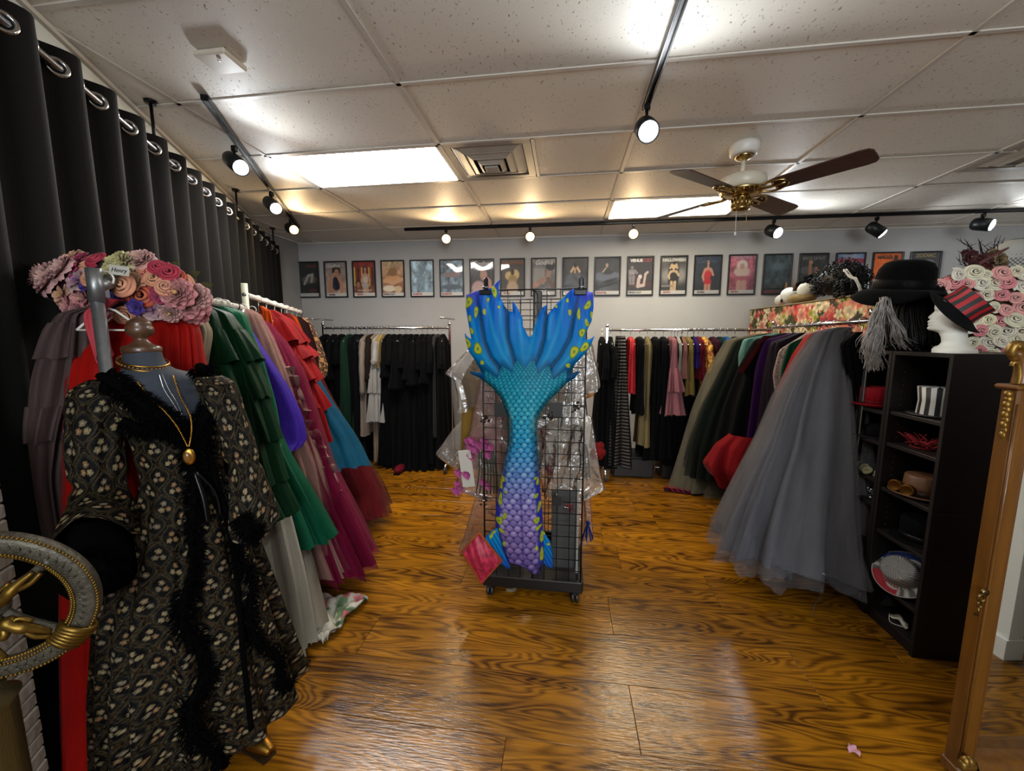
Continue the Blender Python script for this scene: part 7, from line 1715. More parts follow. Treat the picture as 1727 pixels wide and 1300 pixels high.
# ------------------------------------------------------------------ black felt hat, stand and grey wig
YW = 2.33
def wp(x, y, d=0): return at_y(x, y, YW+d)
bs = wp(1535, 592); t = thing('black_head_stand', 'black display head under the wide black felt hat', 'display head', (bs[0], YW, BT+.001))
b = MB(); k0 = BT+.001
b.lathe([(.10, 0), (.10, .012), (.06, .03), (.055, .09), (.075, .13), (.092, .19), (.095, .25), (.085, .31), (.05, .35), (.001, .36)], 32, Matrix.Translation((bs[0], YW, k0))); b.build('head', fab('#0a0a0c', .7, name='stand_velvet'), t)
b = MB(); r = random.Random(12)
for i in range(420):      # long dark hair of the stand
    a = r.uniform(0, 6.28); p0 = Vector((bs[0]+.09*math.cos(a), YW+.09*math.sin(a), k0+.27+r.uniform(-.02, .05))); sw = r.uniform(.85, 1.25)
    P = [p0, p0+Vector((.03*math.cos(a)*sw, .03*math.sin(a)*sw, -.09)), p0+Vector((.05*math.cos(a+.3)*sw, .05*math.sin(a+.3)*sw, -.18)), p0+Vector((.045*math.cos(a+.5)*sw, .045*math.sin(a+.5)*sw, -.235))]
    P = [Vector((q.x, q.y, max(q.z, BT+.006))) for q in P]; b.tube(curve_pts(P, 8), .0055, 4)
b.build('dark_hair', mat('black_hair', '#08080a', .55, spec=.3), t, kind='stuff')
hb_ = wp(1520, 492); R_h = np.linalg.norm(wp(1448, 492)-wp(1592, 492))/2; axh = Vector((.06, -.12, 1)).normalized()
t = thing('black_felt_hat', 'wide-brimmed black felt hat above the grey wig on the bookcases', 'hat', tuple(hb_)); FELT = fab('#0b0b0c', .95, sheen=.3, name='black_felt', bump=.3, bscale=150)
Mx = Matrix.Translation(Vector(hb_)) @ axh.to_track_quat('Z', 'Y').to_matrix().to_4x4(); rc = np.linalg.norm(wp(1478, 480)-wp(1564, 480))/2; ht = wp(1520, 438)[2]-hb_[2]
MB().lathe([(rc*1.0, -.01), (rc*1.0, ht*.3), (rc*.98, ht*.5), (rc*.93, ht*.7), (rc*.78, ht*.88), (rc*.5, ht*.97), (rc*.2, ht*.95), (.001, ht*.92)], 48, Mx).build('crown', FELT, t)
n = 72; Tq = np.linspace(0, 2*np.pi, n, endpoint=False); SS = []
for u, dz in ((0, 0), (.3, .0), (.6, 0), (.85, 0), (1, .003), (1.005, -.003), (.85, -.006), (.4, -.006), (0, -.006)):
    row = []
    for a in Tq:
        rad = rc+(R_h-rc)*u*(1+.04*math.sin(3*a)); row.append(tuple(Mx @ Vector((rad*math.cos(a), rad*math.sin(a), .01+dz-.055*u*u*(1+.35*math.cos(2*a+.4))+.012*u*math.sin(3*a+1)))))
    SS.append(row)
MB().grid(np.array(SS), cu=True, flip=True).build('brim', FELT, t)
MB().lathe([(rc*1.005, .004), (rc*1.03, .008), (rc*1.03, ht*.32), (rc*1.005, ht*.36)], 48, Mx).build('band', fab('#0a0a0b', .4, name='grosgrain'), t)
g0 = wp(1488, 510, -.10); t = thing('grey_wig', 'long wavy grey wig hanging below the black felt hat', 'wig', tuple(wp(1480, 620, -.12))); b = MB(); r = random.Random(2)
for i in range(230):
    if i < 150:
        e = (r.gauss(1474, 9), 628-abs(r.gauss(0, 24))); s_ = (r.gauss(1492, 4), r.uniform(500, 512)); md = (r.gauss(1476, 8), (s_[1]+e[1])/2)
    elif i < 195:
        e = (r.uniform(1505, 1548), r.uniform(578, 592)); s_ = (r.gauss(1494, 4), r.uniform(500, 515)); md = (r.gauss(1508, 5), r.uniform(545, 565))
    else:
        e = (r.gauss(1458, 7), r.uniform(575, 615)); s_ = (r.gauss(1486, 5), r.uniform(503, 520)); md = (r.gauss(1466, 6), (s_[1]+e[1])/2)
    d = -.11+r.uniform(-.03, .03); w0 = r.uniform(2.0, 5.5); ph_ = r.choice([0, .8, 1.6])+r.uniform(-.4, .4)
    P = [wp(*s_, d+.02)]+[wp((s_[0]*(1-v)**2+2*md[0]*v*(1-v)+e[0]*v*v)+w0*v*math.sin(v*13+ph_), s_[1]*(1-v)**2+2*md[1]*v*(1-v)+e[1]*v*v, d-.012*math.sin(v*11+ph_)) for v in (.12, .24, .36, .48, .6, .72, .84, .93, 1.)]
    b.tube(curve_pts(P, 26), [.0021*(1-.6*k/25) for k in range(26)], 4)
b.build('strands', mat('grey_hair', '#85807c', .6, var=.35, vscale=30), t, kind='stuff')
MB().sph(tuple(wp(1491, 512, -.08)), (.035, .03, .04), 14, 8).build('wig_cap', mat('grey_hair_dark', '#4a4644', .7), t)

# ------------------------------------------------------------------ floral covered chest on a black cabinet behind the right rack
FX = 2.16
f0 = at_plane(1266, 522, (FX, 0, 0), np.array([1., 0, 0])); zt = 1.83
y0f, y1f = 2.75, float(f0[1])
t = thing('black_cabinet', 'low-lit black cabinet behind the right rack under the floral chest', 'cabinet', (FX+.22, (y0f+y1f)/2, 0))
MB().box((FX+.23, (y0f+y1f)/2, .75), (.40, y1f-y0f-.02, 1.48), None, .003).build('carcass', BK, t)
for k in range(3): MB().box((FX+.026, y0f+.03+(y1f-y0f-.06)*(k+.5)/3, .76), (.016, (y1f-y0f-.06)/3-.006, 1.38), None, .002).build('door', BK, t)
t = thing('floral_chest', 'long chest covered in cream and rose floral fabric behind the right rack', 'chest', (FX+.22, (y0f+y1f)/2, 1.492))
def face(o, u, v, nu, nv):
    return np.array([[np.array(o)+np.array(u)*i/(nu-1)+np.array(v)*j/(nv-1) for i in range(nu)] for j in range(nv)])
bb_ = MB(); fcol = [('#a83238', (.05, .05, .045)), ('#c27a68', (.06, .06, .05)), ('#3f4020', (.03, .05, .05)), ('#c9bb98', (.06, .06, .05)), ('#8f9430', (.03, .035, .03)), ('#c4594f', (.04, .04, .04)), ('#2a2a1a', (.02, .04, .045)), ('#d2c4a4', (.05, .05, .04))]
for (o, u, v, nu, nv, sd) in (((FX, y1f, 1.492), (0, y0f-y1f, 0), (0, 0, zt-1.492), 260, 44, 1), ((FX, y0f, 1.492), (.42, 0, 0), (0, 0, zt-1.492), 50, 44, 2), ((FX, y1f, zt), (0, y0f-y1f, 0), (.42, 0, 0), 160, 30, 3), ((FX+.42, y1f, 1.492), (-.42, 0, 0), (0, 0, zt-1.492), 40, 40, 4)):
    G_ = face(o, u, v, nu, nv); cc = floral_col(G_.reshape(-1, 3), '#b7a27e', fcol, sd, 420 if sd in (1, 3) else 90); bb_.grid(G_, col=cc)
bb_.box((FX+.21, (y0f+y1f)/2, 1.5), (.40, y1f-y0f-.01, .012), col=(.7, .6, .5)); bb_.box((FX+.41, (y0f+y1f)/2, 1.66), (.015, y1f-y0f-.01, .33), col=(.7, .6, .5))
bb_.build('fabric_cover', mat('floral_fabric', attr=True, rough=.75), t)
MB().box((FX-.004, (y0f+y1f)/2, zt-.006), (.012, y1f-y0f, .012), None, .003).build('lid_edge', fab('#a5906c', .7), t)
# round white plush hat
def fp_(x, y, dx=.12): return at_plane(x, y, (FX+dx, 0, 0), np.array([1., 0, 0]))
c = fp_(1345, 512); t = thing('white_plush_hat', 'white plush hat with two round eye balls on the floral chest', 'hat', (c[0], c[1], zt)); WP = mat('white_plush', '#b3b3ac', .8, sheen=.5, bump=.4, bscale=120)
for (x, y, rpx, nm) in ((1331, 498, 13, 'eye_ball'), (1361, 489, 14, 'eye_ball'), (1317, 506, 9, 'cheek')):
    p = fp_(x, y); s = rpx/FPX*np.dot(p-C0, FW); p[2] = max(p[2], zt+s*.85); MB().sph(tuple(p), (s, s, s*1.0), 22, 14).build(nm, WP, t)
p = fp_(1318, 507, .05); MB().sph(tuple(p), (.012, .014, .022), 10, 8).build('pupil', mat('black_satin', '#0b0b0c', .3), t)
p = fp_(1352, 508); p[2] = zt+.055; MB().sph(tuple(p), (.10, .16, .055), 20, 10).build('body', fab('#a08a5e', .6), t)
for (x, y) in ((1326, 476), (1341, 474)):
    p = fp_(x, y+16); q = fp_(x, y); MB().tube([p, p*.5+q*.5, q], [.022, .016, .003], 8).build('ear', fab('#6a4630', .7), t)
b = MB(); c = fp_(1362, 472)
for i in range(18): b.sph(tuple(c+np.array([random.uniform(-.04, .04), random.uniform(-.09, .09), random.uniform(-.035, .03)])), random.uniform(.015, .028), 8, 5)
b.build('dark_flower_trim', BLACKF, t)
# curly black wig
c = fp_(1415, 488, .16); t = thing('black_curly_wig', 'big black curly wig with one white streak on the floral chest', 'wig', (c[0], c[1], zt)); b = MB(); r = random.Random(9); ell = (.19, .24, .15)
sw = np.dot(c-C0, FW)/FPX; wc = Vector((c[0], c[1], zt+.16))
MB().sph(wc, (.15, .20, .125), 24, 14).build('wig_cap', mat('black_hair'), t)
def coil(b, p, d, L_, rad, turns, th):
    d = d.normalized(); u = d.orthogonal().normalized(); v = d.cross(u); n_ = int(turns*9); b.tube([p+d*(L_*k/n_)+(u*math.cos(k*.7)+v*math.sin(k*.7))*rad*(1-.3*k/n_) for k in range(n_)], th, 4)
for i in range(330):
    a = r.uniform(0, 6.28); e = math.asin(r.uniform(-.6, 1)); d = Vector((math.cos(a)*math.cos(e)*.7, math.sin(a)*math.cos(e), math.sin(e))); p = wc+Vector((d.x*.17, d.y*.20, d.z*.12)); p.z = max(p.z, zt+.02)
    coil(b, p, d+Vector((r.uniform(-.6, .6), r.uniform(-.6, .6), r.uniform(-.7, .2))), r.uniform(.04, .09), r.uniform(.010, .018), r.uniform(1.5, 3), .004)
for i in range(70):
    p = wc+Vector((-.10+r.uniform(-.05, .03), -.20+r.uniform(-.12, .05), -.05+r.uniform(-.07, .03))); coil(b, p, Vector((-.3, -.5, -.6)), r.uniform(.05, .1), .016, 2.5, .005)
b.build('curls', mat('black_hair'), t, kind='stuff')
st_ = [fp_(1425, 455, 0), fp_(1434, 466, -.02), fp_(1443, 470, -.03), fp_(1447, 482, -.04), fp_(1452, 492, -.03)]; b = MB()
for k in range(14): b.tube(curve_pts([Vector(q)+Vector((r.uniform(-.012, .012), r.uniform(-.012, .012), r.uniform(-.008, .008))) for q in st_], 14), .003, 5)
b.build('white_streak', mat('white_hair', '#a5a3a0', .6), t)

# ------------------------------------------------------------------ rose wall, twigs and netted dome behind the bookcases
YR = 2.46
def rp(x, y, d=0): return at_y(x, y, YR+d)
prof_t = [(1562, 520), (1572, 492), (1592, 470), (1620, 458), (1660, 452), (1700, 450), (1735, 458), (1770, 490), (1790, 540)]
pts = [rp(*q) for q in prof_t]; z_b = .02
t = thing('rose_panel', 'arched panel covered with cream and pink roses behind the bookcases', 'flower wall', (float(np.mean([p[0] for p in pts])), YR, 0))
MB().prism([tuple(p) for p in pts]+[(pts[-1][0], YR, z_b), (pts[0][0]+.02, YR, z_b)], (0, .03, 0)).build('backing_panel', fab('#6e5a48', .8), t)
RM_ = [flower_mesh('rose', 200+i, c, 'rose_petal') for i, c in enumerate([('#ddd6b8', '#e4dcc2', '#d8c89a'), ('#e09a96', '#e8aea6', '#d48884'), ('#e2dac8', '#e6decc', '#d8caae'), ('#d88086', '#e49a9c', '#c66c74'), ('#e2dab4', '#e8e0b8', '#d8c484')])]
row = 0; y = 462; r = random.Random(21)
while y < 612:
    x = 1570+(11 if row % 2 else 0)
    while x < 1760:
        top = np.interp(x, [q[0] for q in prof_t], [q[1] for q in prof_t])
        if y > top-3:
            p = rp(x+r.uniform(-4, 4), y+r.uniform(-4, 4), -.03+r.uniform(-.012, .012)); rad = r.uniform(11, 15)/FPX*np.dot(p-C0, FW)
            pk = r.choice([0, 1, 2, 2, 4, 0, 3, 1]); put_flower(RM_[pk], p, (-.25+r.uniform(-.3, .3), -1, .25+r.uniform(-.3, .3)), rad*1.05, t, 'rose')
        x += 23
    y += 19; row += 1
# dried twig bouquet and netted dome stand on a tall plinth behind
zpl = float(at_y(1650, 470, 2.72)[2])
tp = thing('back_plinth', 'plinth behind the rose panel carrying the twigs and netted dome', 'plinth', (2.62, 2.84, 0)); 
x0_, x1_ = at_y(1605, 470, 2.72)[0], at_y(1790, 470, 2.72)[0]
MB().box(((x0_+x1_)/2, 2.84, zpl/2), (x1_-x0_, .30, zpl-.002), None, .004).build('plinth_body', fab('#4a423c', .8), tp); tp.location.x = (x0_+x1_)/2
for ch in tp.children: ch.location.x = 0
c = at_y(1655, 458, 2.80); t = thing('dried_twig_bouquet', 'bundle of dried twigs and rust flowers above the rose panel', 'bouquet', (c[0], c[1], zpl)); b = MB(); r = random.Random(5)
for i in range(34):
    e = at_y(r.uniform(1612, 1712), r.uniform(400, 446), 2.80+r.uniform(-.06, .06)); s_ = Vector((c[0]+r.uniform(-.05, .05), c[1]+r.uniform(-.03, .03), zpl+.02)); md = s_.lerp(Vector(e), .55)+Vector((r.uniform(-.03, .03), 0, r.uniform(-.02, .02)))
    C_ = curve_pts([s_, md, Vector(e)], 7); b.tube(C_, [.004*(1-.12*k) for k in range(7)], 5)
    for q in (C_[4], C_[5]): b.tube([q, q+Vector((r.uniform(-.04, .04), 0, r.uniform(0, .05)))], [.002, .001], 4)
b.build('twigs', fab('#3a2622', .7), t, kind='stuff')
mm1, mm2 = flower_mesh('lily', 300, ('#4e1c20', '#662a2a', '#8a6a3a')), flower_mesh('peony', 301, ('#a08a6a', '#b49a6c', '#8a7030'))
for i in range(16): p = at_y(r.uniform(1625, 1690), r.uniform(424, 455), 2.74+r.uniform(-.03, .03)); put_flower(mm1 if i % 3 else mm2, p, (r.uniform(-.5, .5), -1, r.uniform(-.2, .8)), r.uniform(.02, .045), t, 'dried_flower')
p0, p1 = at_y(1640, 452, 2.72), at_y(1700, 418, 2.72); MB().tube(curve_pts([p0, (p0+p1)/2+[0, 0, .005], p1], 8), [.012, .016, .018, .018, .017, .016, .012, .008], 8, flat=.5).build('ribbon', fab('#8a5a5a', .6), t)
MB().box(tuple(at_y(1662, 448, 2.76)), (.14, .05, .07), None, .01).build('wrap', fab('#5a2a2c', .8), t)
c = at_y(1712, 452, 2.80); rd = np.linalg.norm(at_y(1664, 452, 2.80)-c); c[2] = zpl+.012
t = thing('netted_dome', 'round white dome hat veiled in black diamond netting, top right', 'hat', (c[0], c[1], zpl)); hgt = at_y(1712, 402, 2.80)[2]-c[2]
MB().lathe([(rd, 0), (rd*1.0, hgt*.2), (rd*.93, hgt*.5), (rd*.75, hgt*.78), (rd*.45, hgt*.95), (.001, hgt)], 40, Matrix.Translation(c), sy=.6).build('dome', mat('dome_white', '#b3b2ac', .6), t)
b = MB()
def dome(a, v): rr_ = rd*1.012*math.sqrt(max(0, 1-v**2.2)); return c+np.array([rr_*math.cos(a), rr_*.6*math.sin(a)-.002, hgt*1.01*v])
for k in range(40):
    for s in (-1, 1): b.tube([dome(k*2*math.pi/40+s*v*1.6, v) for v in np.linspace(0, .97, 12)], .0013, 4, caps=False)
b.build('netting', mat('net_black', '#1c1a1a', .7), t, kind='stuff')
# ------------------------------------------------------------------ gilded mirror at the right edge
M0 = at_z(1597, 1306, 0); M0 = np.array([M0[0], M0[1], 0.]); MU = np.array([_cy, _sy, 0.]); MU = np.array([math.cos(YAW-.06), math.sin(YAW-.06), 0.]); MN = np.array([-MU[1], MU[0], 0.])*-1   # MN faces the camera
HONEY = mat('honey_wood', '#5e3a0e', .38, var=.22, vscale=7, stretch=(6, 6, .6), bump=.08, coat=.15); GILT = mat('gilt_carving', '#7d5f2a', .38, .75, var=.25, vscale=30)
def mz(y): return float(at_plane(1650, y, M0, MN)[2])
def mp(u, n, z): return M0+MU*u+MN*n+np.array([0, 0, z])
zbar = mz(652); zcap = mz(578); MW = .78
mr = thing('standing_mirror', 'tall honey wood mirror with carved gilt capitals at the right edge', 'mirror', tuple(mp(MW/2, 0, 0)))
Rm = Matrix(((MU[0], -MN[0]*-1, 0), (MU[1], -MN[1]*-1, 0), (0, 0, 1)))
Rm = Matrix.Rotation(math.atan2(MU[1], MU[0]), 3, 'Z')
for u in (.026, MW-.026):
    MB().box(mp(u, 0, zbar/2+.01), (.046, .05, zbar-.02), Rm, .006).build('stile', HONEY, mr)
    MB().box(mp(u+(.028 if u < .3 else -.028), .008, zbar/2+.03), (.013, .03, zbar-.08), Rm, .007).build('inner_moulding', mat('honey_dark', '#5a360d', .35, coat=.2), mr)
    MB().tube(curve_pts([mp(u-.019, .026, .06), mp(u-.019, .026, zbar-.05)], 4), .004, 8).build('bead_moulding', HONEY, mr)
zl = mz(1268)
S = np.array([[mp(.045+.70*uu_, nn, zl+dz+.018*math.exp(-((uu_-.5)/.18)**2)) for uu_ in np.linspace(0, 1, 40)] for nn, dz in ((-.02, -.08), (.045, -.07), (.05, -.02), (.04, .0), (.02, .006), (-.02, .006))]); MB().grid(S).build('bottom_rail', HONEY, mr)
MB().box(mp(MW/2, 0, .035), (MW, .07, .05), Rm, .01).build('plinth_rail', HONEY, mr)
MB().box(mp(MW/2, -.02, (zbar+zl)/2), (MW-.06, .012, zbar-zl+.02), Rm).build('backboard', fab('#3a2614', .8), mr)
P = np.array([[mp(.06+(MW-.12)*u, -.010, zl-.01+(zbar-zl)*v) for u in (0, 1)] for v in (0, 1)]); MB().grid(P, smooth=False).build('mirror_glass', mat('silvered_glass', '#d8d8d4', .015, 1.), mr)
MB().box(mp(MW/2, .0, zbar), (MW+.02, .07, .016), Rm, .006).build('cross_bar', HONEY, mr)
MB().box(mp(MW/2, -.005, (zbar+zcap)/2), (MW-.12, .04, zcap-zbar), Rm, .006).build('crest_panel', mat('honey_dark'), mr)
def scroll(pts, r0, r1, name, m=GILT, flat=1.): P_ = curve_pts([mp(p[0], p[1]*.22, p[2]) for p in pts], 26); MB().tube(P_, [r0+(r1-r0)*k/25 for k in range(26)], 10, flat=flat).build(name, m, mr)
for sgn, u0 in ((1, 0.0), (-1, MW)):
    U = lambda u: u0+sgn*(u*.52-.006)
    hz = zcap-zbar
    scroll([(U(.055), .03, zbar+.01), (U(.052), .035, zbar+hz*.35), (U(.035), .04, zbar+hz*.62), (U(.002), .045, zbar+hz*.76), (U(-.012), .045, zbar+hz*.70), (U(-.004), .045, zbar+hz*.62)], .020, .008, 'acanthus_scroll', HONEY)
    scroll([(U(.036), .045, zbar+.01), (U(.032), .05, zbar+hz*.3), (U(.015), .055, zbar+hz*.52), (U(-.010), .055, zbar+hz*.56), (U(-.016), .05, zbar+hz*.48)], .010, .005, 'acanthus_scroll')
    scroll([(U(.06), .04, zbar+hz*.75), (U(.02), .055, zbar+hz*.92), (U(-.018), .055, zbar+hz*.95), (U(-.032), .05, zbar+hz*.82), (U(-.022), .05, zbar+hz*.74), (U(-.010), .05, zbar+hz*.80)], .016, .010, 'volute', GILT)
    for k in range(9):
        z = zbar-.02-.016*k; w = .011*(1-.07*k)
        MB().sph(mp(U(-.012+.006*(k % 2)), .012, z), (w, .010, .012), 9, 6).build('carved_leaf', GILT, mr)
    for k in range(3): scroll([(U(.09+.05*k), .03, zbar+.02), (U(.085+.05*k), .035, zbar+hz*.5), (U(.10+.05*k), .03, zbar+hz*.8)], .008, .006, 'flute', HONEY)
    b = MB()
    for k in range(5): b.sph(mp(U(-.01+.012*k), .05, .10+.012*(k % 2)), (.016, .014, .020), 10, 6)
    b.build('carved_foot', GILT, mr)
scroll([(.06, .05, zcap-.01), (.16, .055, zcap+.03), (.30, .05, zcap+.025), (MW/2, .045, zcap+.06)], .02, .014, 'crest_scroll', HONEY)
# key in the lock
zk = float(at_plane(1664, 1000, M0+MN*.03, MN)[2]); uk = float(np.dot(at_plane(1664, 1000, M0+MN*.03, MN)-M0, MU))-.004
kt = thing('lock_key', 'old brass key with a second key hanging in the mirror lock', 'key', tuple(mp(uk, .03, zk)))
BRK = mat('old_brass', '#6e5a38', .35, 1.)
MB().lathe([(.013, 0), (.013, .004), (.008, .007), (.001, .008)], 18, Matrix.Translation(mp(uk, .026, zk)) @ Vector(MN).to_track_quat('Z', 'Y').to_matrix().to_4x4()).build('escutcheon', BRK, kt)
MB().tube([mp(uk, .03, zk), mp(uk-.03, .05, zk+.002)], .0035, 8).build('shank', BRK, kt)
MB().tube([mp(uk-.038+.010*math.cos(a), .055, zk-.002+.012*math.sin(a)) for a in np.linspace(0, 6.28, 20, endpoint=False)], .003, 6, closed=True).build('bow', BRK, kt)
b = MB(); b.tube([mp(uk-.04+.007*math.cos(a), .055, zk-.024+.010*math.sin(a)) for a in np.linspace(0, 6.28, 16, endpoint=False)], .002, 6, closed=True); b.tube([mp(uk-.04, .055, zk-.032), mp(uk-.042, .055, zk-.062)], .0028, 6); b.box(mp(uk-.046, .055, zk-.056), (.010, .003, .010), Rm); b.build('hanging_key', BRK, kt)

# ------------------------------------------------------------------ what the mirror sees: wall end and a burgundy gown
MB().box((2.205, .885, CEIL/2), (.07, .085, CEIL-.02)).build('trim_1', mat('white_gloss'), kind='structure')
MB().box((2.200, .882, .05), (.09, .10, .10)).build('baseboard_right', mat('white_gloss'), kind='structure')
t = thing('burgundy_gown', 'burgundy gown on a dark stand, seen only in the mirror', 'dress', (2.42, 1.24, 0))
b = MB(); S = []
for j in range(24):
    v = j/23; S.append([(2.42+(.06+.14*v)*math.cos(a)*(1+.10*math.sin(9*a+v*2)), 1.24+(.08+.16*v)*math.sin(a)*(1+.08*math.sin(8*a)), 1.45-1.15*v) for a in np.linspace(0, 2*math.pi, 60, endpoint=False)])
b.grid(np.array(S), cu=True, flip=True); b.build('skirt', fab('#6a1530', .7), t); MB().box((2.42, 1.24, .14), (.36, .44, .26), None, .01).build('dark_plinth', mat('plinth_dark', '#16110f', .5), t)

# ------------------------------------------------------------------ white brick pier at the left edge
pier = MB(); A0, A1, D0, D1, HB = -1.30, -.742, .20, .245, 1.26
pr = thing('brick_pier', 'white painted brick pier in front of the curtain at the left edge', 'pier', tuple(LW((A0+A1)/2, (D0+D1)/2, 0)))
MB().prism([LW(A0, D0, 0), LW(A1-.008, D0, 0), LW(A1-.008, D1-.008, 0), LW(A0, D1-.008, 0)], (0, 0, HB)).build('mortar_core', mat('mortar_white', '#8f8a80', .8), pr)
BRW = mat('white_brick_paint', '#aaa294', .6, var=.08, vscale=12, bump=.3, bscale=40); ch_ = .042; zz = .0; k = 0
angb = math.atan2(WT[1], WT[0]); Rb = Matrix.Rotation(angb, 3, 'Z'); bm_cache = {}
while zz < HB-.03:
    L_ = .19; a = A1-(L_ if k % 2 == 0 else L_/2)
    c = LW(a+(A1-a)/2, (D0+D1)/2+random.uniform(-.001, .001), zz+ch_/2)
    key = k % 2
    if key not in bm_cache:
        mb_ = MB().box((0, 0, 0), ((A1-a)-.004, D1-D0+.004, ch_-.004), None, .004); me = bpy.data.meshes.new('brick'); me.from_pydata(mb_.v, [], mb_.f); me.materials.append(BRW); bm_cache[key] = me
    link(bm_cache[key], 'brick', c, pr, mx=Rb.to_4x4())
    a2 = a
    for q in range(2):
        kk2 = 'full'
        if kk2 not in bm_cache:
            mb_ = MB().box((0, 0, 0), (L_-.004, D1-D0+.004, ch_-.004), None, .004); me = bpy.data.meshes.new('brick'); me.from_pydata(mb_.v, [], mb_.f); me.materials.append(BRW); bm_cache[kk2] = me
        if a2-L_ < A0-.1: break
        link(bm_cache[kk2], 'brick', LW(a2-L_/2, (D0+D1)/2+random.uniform(-.001, .001), zz+ch_/2), pr, mx=Rb.to_4x4()); a2 -= L_
    zz += ch_; k += 1
# ------------------------------------------------------------------ ornate wheel on a post
WC = C0+(np.array([-1.381, .704, .863])-C0)*.78; Rw = .152; zc_ = float(WC[2])
e1 = np.array([.866, .5, 0.]); e3 = np.array([.496, -.859, -.13]); e3 /= np.linalg.norm(e3); e2 = np.cross(e3, e1); e2 /= np.linalg.norm(e2)
wh = thing('ornate_wheel', 'antique silver and gold ornate wheel standing upright on a wooden post, lower left', 'ornament', (WC[0], WC[1], 0))
SILV = mat('antique_silver', '#4c483e', .5, .5, var=.3, vscale=40, bump=.3, bscale=90); AGOLD = mat('antique_gold', '#6e5522', .4, .85, var=.3, vscale=40)
def wpnt(r, a, z=0): return WC+e1*(r*math.cos(a))+e2*(r*math.sin(a))+e3*z
n = 120; T = np.linspace(0, 2*np.pi, n, endpoint=False)
prof = [(Rw-.034, -.008), (Rw-.036, .004), (Rw-.028, .009), (Rw-.004, .010), (Rw+.004, .005), (Rw+.005, -.012), (Rw-.004, -.018), (Rw-.024, -.016), (Rw-.034, -.008)]
MB().grid(np.array([[wpnt(r_, a, z) for a in T] for r_, z in prof]), cu=True).build('rim', SILV, wh)
for rr_, zz_, th_k in ((Rw-.035, .005, .0036), (Rw-.029, .010, .0028), (Rw+.004, .006, .003)):
    b = MB()
    for k in range(150): a = 2*math.pi*k/150; b.sph(wpnt(rr_, a, zz_), (th_k, th_k, th_k*1.1), 6, 4)
    b.build('rope_border', AGOLD, wh, kind='stuff')
b = MB()
for k in range(60):
    a = 2*math.pi*k/60
    for s in (-1, 1):
        p0 = wpnt(Rw-.014, a, .0105); p1 = wpnt(Rw-.014+s*.009, a+.05, .0100); b.tube([p0, p1], .0016, 4)
b.build('chevrons', SILV, wh)
sp_a = [math.radians(40), math.radians(-43), math.radians(140), math.radians(223)]
for a in sp_a:
    C_ = [wpnt(.02, a, .0), wpnt(.06, a, .002), wpnt(.095, a, .0), wpnt(Rw-.02, a, -.002)]; MB().tube(curve_pts(C_, 14), [.013, .012, .011, .010, .010, .010, .010, .010, .010, .010, .011, .012, .014, .016], 10, flat=.8).build('spoke', SILV, wh)
    b = MB()                      # reclining gilded figure along the spoke: torso, head, limbs
    q = curve_pts([wpnt(.030, a, .014), wpnt(.052, a, .020), wpnt(.075, a+.05, .017), wpnt(.105, a+.03, .012)], 14); b.tube(q, [.008, .012, .013, .012, .010, .010, .011, .011, .009, .008, .007, .006, .005, .004], 10)
    b.sph(wpnt(.021, a, .021), (.009, .009, .010), 12, 8); b.tube(curve_pts([wpnt(.045, a, .021), wpnt(.048, a+.28, .016), wpnt(.07, a+.20, .012)], 8), .0042, 7); b.tube(curve_pts([wpnt(.07, a-.06, .018), wpnt(.09, a-.10, .018), wpnt(.11, a-.06, .011)], 8), .005, 7)
    b.build('gilded_figure', AGOLD, wh)
    if math.sin(a) > 0: continue
    b = MB()
    for k in range(6): da = -.14+.055*k; b.tube(curve_pts([wpnt(Rw-.042, a+da, -.002), wpnt(Rw-.034, a+da+.03, .013), wpnt(Rw-.010, a+da+.05, .017), wpnt(Rw+.008, a+da+.03, .004), wpnt(Rw+.008, a+da, -.014), wpnt(Rw-.012, a+da-.01, -.024)], 12), .0062, 7)
    b.build('leaf_clasp', AGOLD, wh)
MB().lathe([(.02, -.02), (.026, -.008), (.025, .010), (.014, .018), (.001, .02)], 24, frame_mx(WC, Vector(e1), Vector(e2), Vector(e3))).build('hub', SILV, wh)
pc = np.array([WC[0], WC[1], 0])
zb_ = float((WC-e2*(Rw+.004))[2]); pc = np.array([(WC-e2*Rw)[0], (WC-e2*Rw)[1], 0])-e1*.045
MB().lathe([(.075, 0), (.075, .03), (.052, .05), (.045, .08), (.043, zb_-.06), (.05, zb_-.045), (.03, zb_-.03), (.034, zb_-.012), (.02, zb_)], 28, Matrix.Translation(pc)).build('post', mat('olive_wood', '#3a2d12', .5, var=.3, vscale=6, stretch=(8, 8, .4), bump=.15), wh)
MB().tube(curve_pts([wpnt(.03, -1.57, -.01), wpnt(.06, -1.3, .01), wpnt(.075, -1.8, .0), wpnt(Rw-.03, -1.6, 0)], 14), .008, 8).build('bracket_scroll', AGOLD, wh)

# ------------------------------------------------------------------ bits on the floor
def scrap(px, py, w, l, ang, colr, lab, nm='floor_scrap', fold=.004):
    p = at_z(px, py, 0); t = thing(nm, lab, 'scrap', (p[0], p[1], 0), None); r = random.Random(px)
    P = np.array([[p+np.array([(u-.5)*l*math.cos(ang)-(v-.5)*w*(1+.3*math.sin(5*u))*math.sin(ang), (u-.5)*l*math.sin(ang)+(v-.5)*w*math.cos(ang), .002+fold*abs(math.sin(4*u+3*v+px))]) for u in np.linspace(0, 1, 8)] for v in np.linspace(0, 1, 5)])
    b = MB().grid(P); b.grid(P-np.array([0, 0, .0012]), flip=True); b.build('sheet', mat('scrap_'+colr.strip('#'), colr, .7), t)
scrap(862, 996, .03, .06, .2, '#a5977c', 'crumpled scrap of paper under the front of the tower')
scrap(1439, 1266, .03, .035, 1.2, '#b8889a', 'small pink paper petal on the floor at the lower right', 'paper_petal', .01)
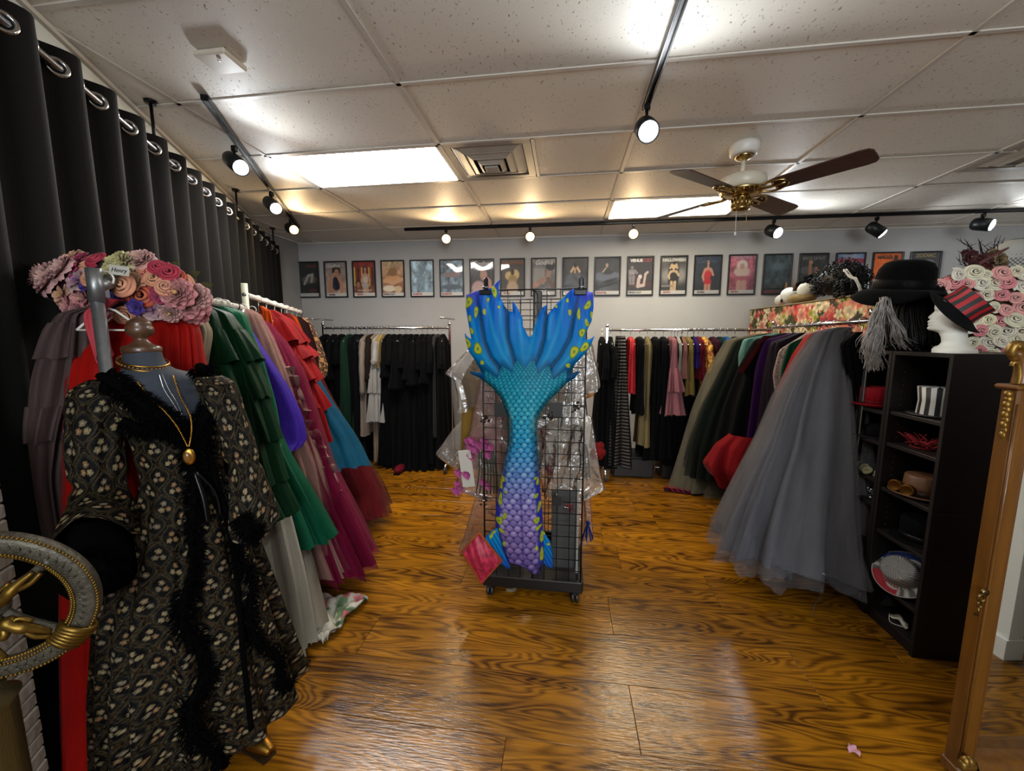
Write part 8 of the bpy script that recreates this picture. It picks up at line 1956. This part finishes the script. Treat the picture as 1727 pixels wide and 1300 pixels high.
scrap(1290, 978, .01, .03, .2, '#a8832a', 'tiny yellow scrap on the floor by the grey ball gown')
scrap(1245, 928, .008, .022, .1, '#a07a3a', 'tiny tan scrap on the floor left of the grey ball gown')
scrap(1255, 958, .02, .045, .6, '#8a5a28', 'dry leaf on the floor left of the grey ball gown')
p = at_z(1145, 829, 0); t = thing('pink_shoe', 'magenta strappy shoe lying on the floor under the back right rack', 'shoe', (p[0], p[1], 0)); b = MB()
for k in range(5): b.tube(curve_pts([p+np.array([-.14+.05*k, .03, .012]), p+np.array([-.10+.05*k, 0, .05-.006*k]), p+np.array([-.06+.05*k, -.05, .012])], 8), .007, 6, flat=.5)
b.build('straps', fab('#a0154a', .5), t); MB().box((p[0], p[1]-.01, .008), (.28, .08, .012), Rxyz(z=-.3), .005).build('sole', fab('#3a0a1c', .6), t)
p = at_z(683, 812, 0); t = thing('red_shoe', 'dark red shoe under the black clothes on the back left rack', 'shoe', (at_z(670, 800, 0)[0], 4.05, 0)); q = t.location
b = MB(); b.sph((q.x, q.y, .045), (.05, .11, .042), 16, 10); b.build('upper', fab('#6e1020', .5), t); MB().box((q.x, q.y, .006), (.07, .2, .010), None, .004).build('sole', BLACKF, t)
for (x, lab, rk) in ((.75, 'black storage box under the left end of the back right rack', RBR), (1.25, 'black storage box under the middle of the back right rack', RBR)):
    c = rk.pt(x, 0, .2); t = thing('storage_box', lab, 'box', (c[0], c[1], .0)); MB().box((c[0], c[1]+.05, .11), (.42, .34, .21), None, .01).build('box_body', BK, t); MB().box((c[0], c[1]+.05, .225), (.44, .36, .02), None, .005).build('lid', BK, t)
# overlay of thin white thread by the grey gown
p0 = at_z(1370, 1040, 0); t = thing('loose_thread', 'loose pale thread dangling to the floor from the grey ball gown', 'thread', (p0[0], p0[1], 0)); q = at_z(1384, 1002, .03); MB().tube(curve_pts([q+np.array([0, 0, .05]), q, (p0+q)/2+np.array([-.01, 0, 0]), p0+np.array([0, 0, .003])], 10), .0018, 5).build('strand', fab('#6e6a62', .7), t)
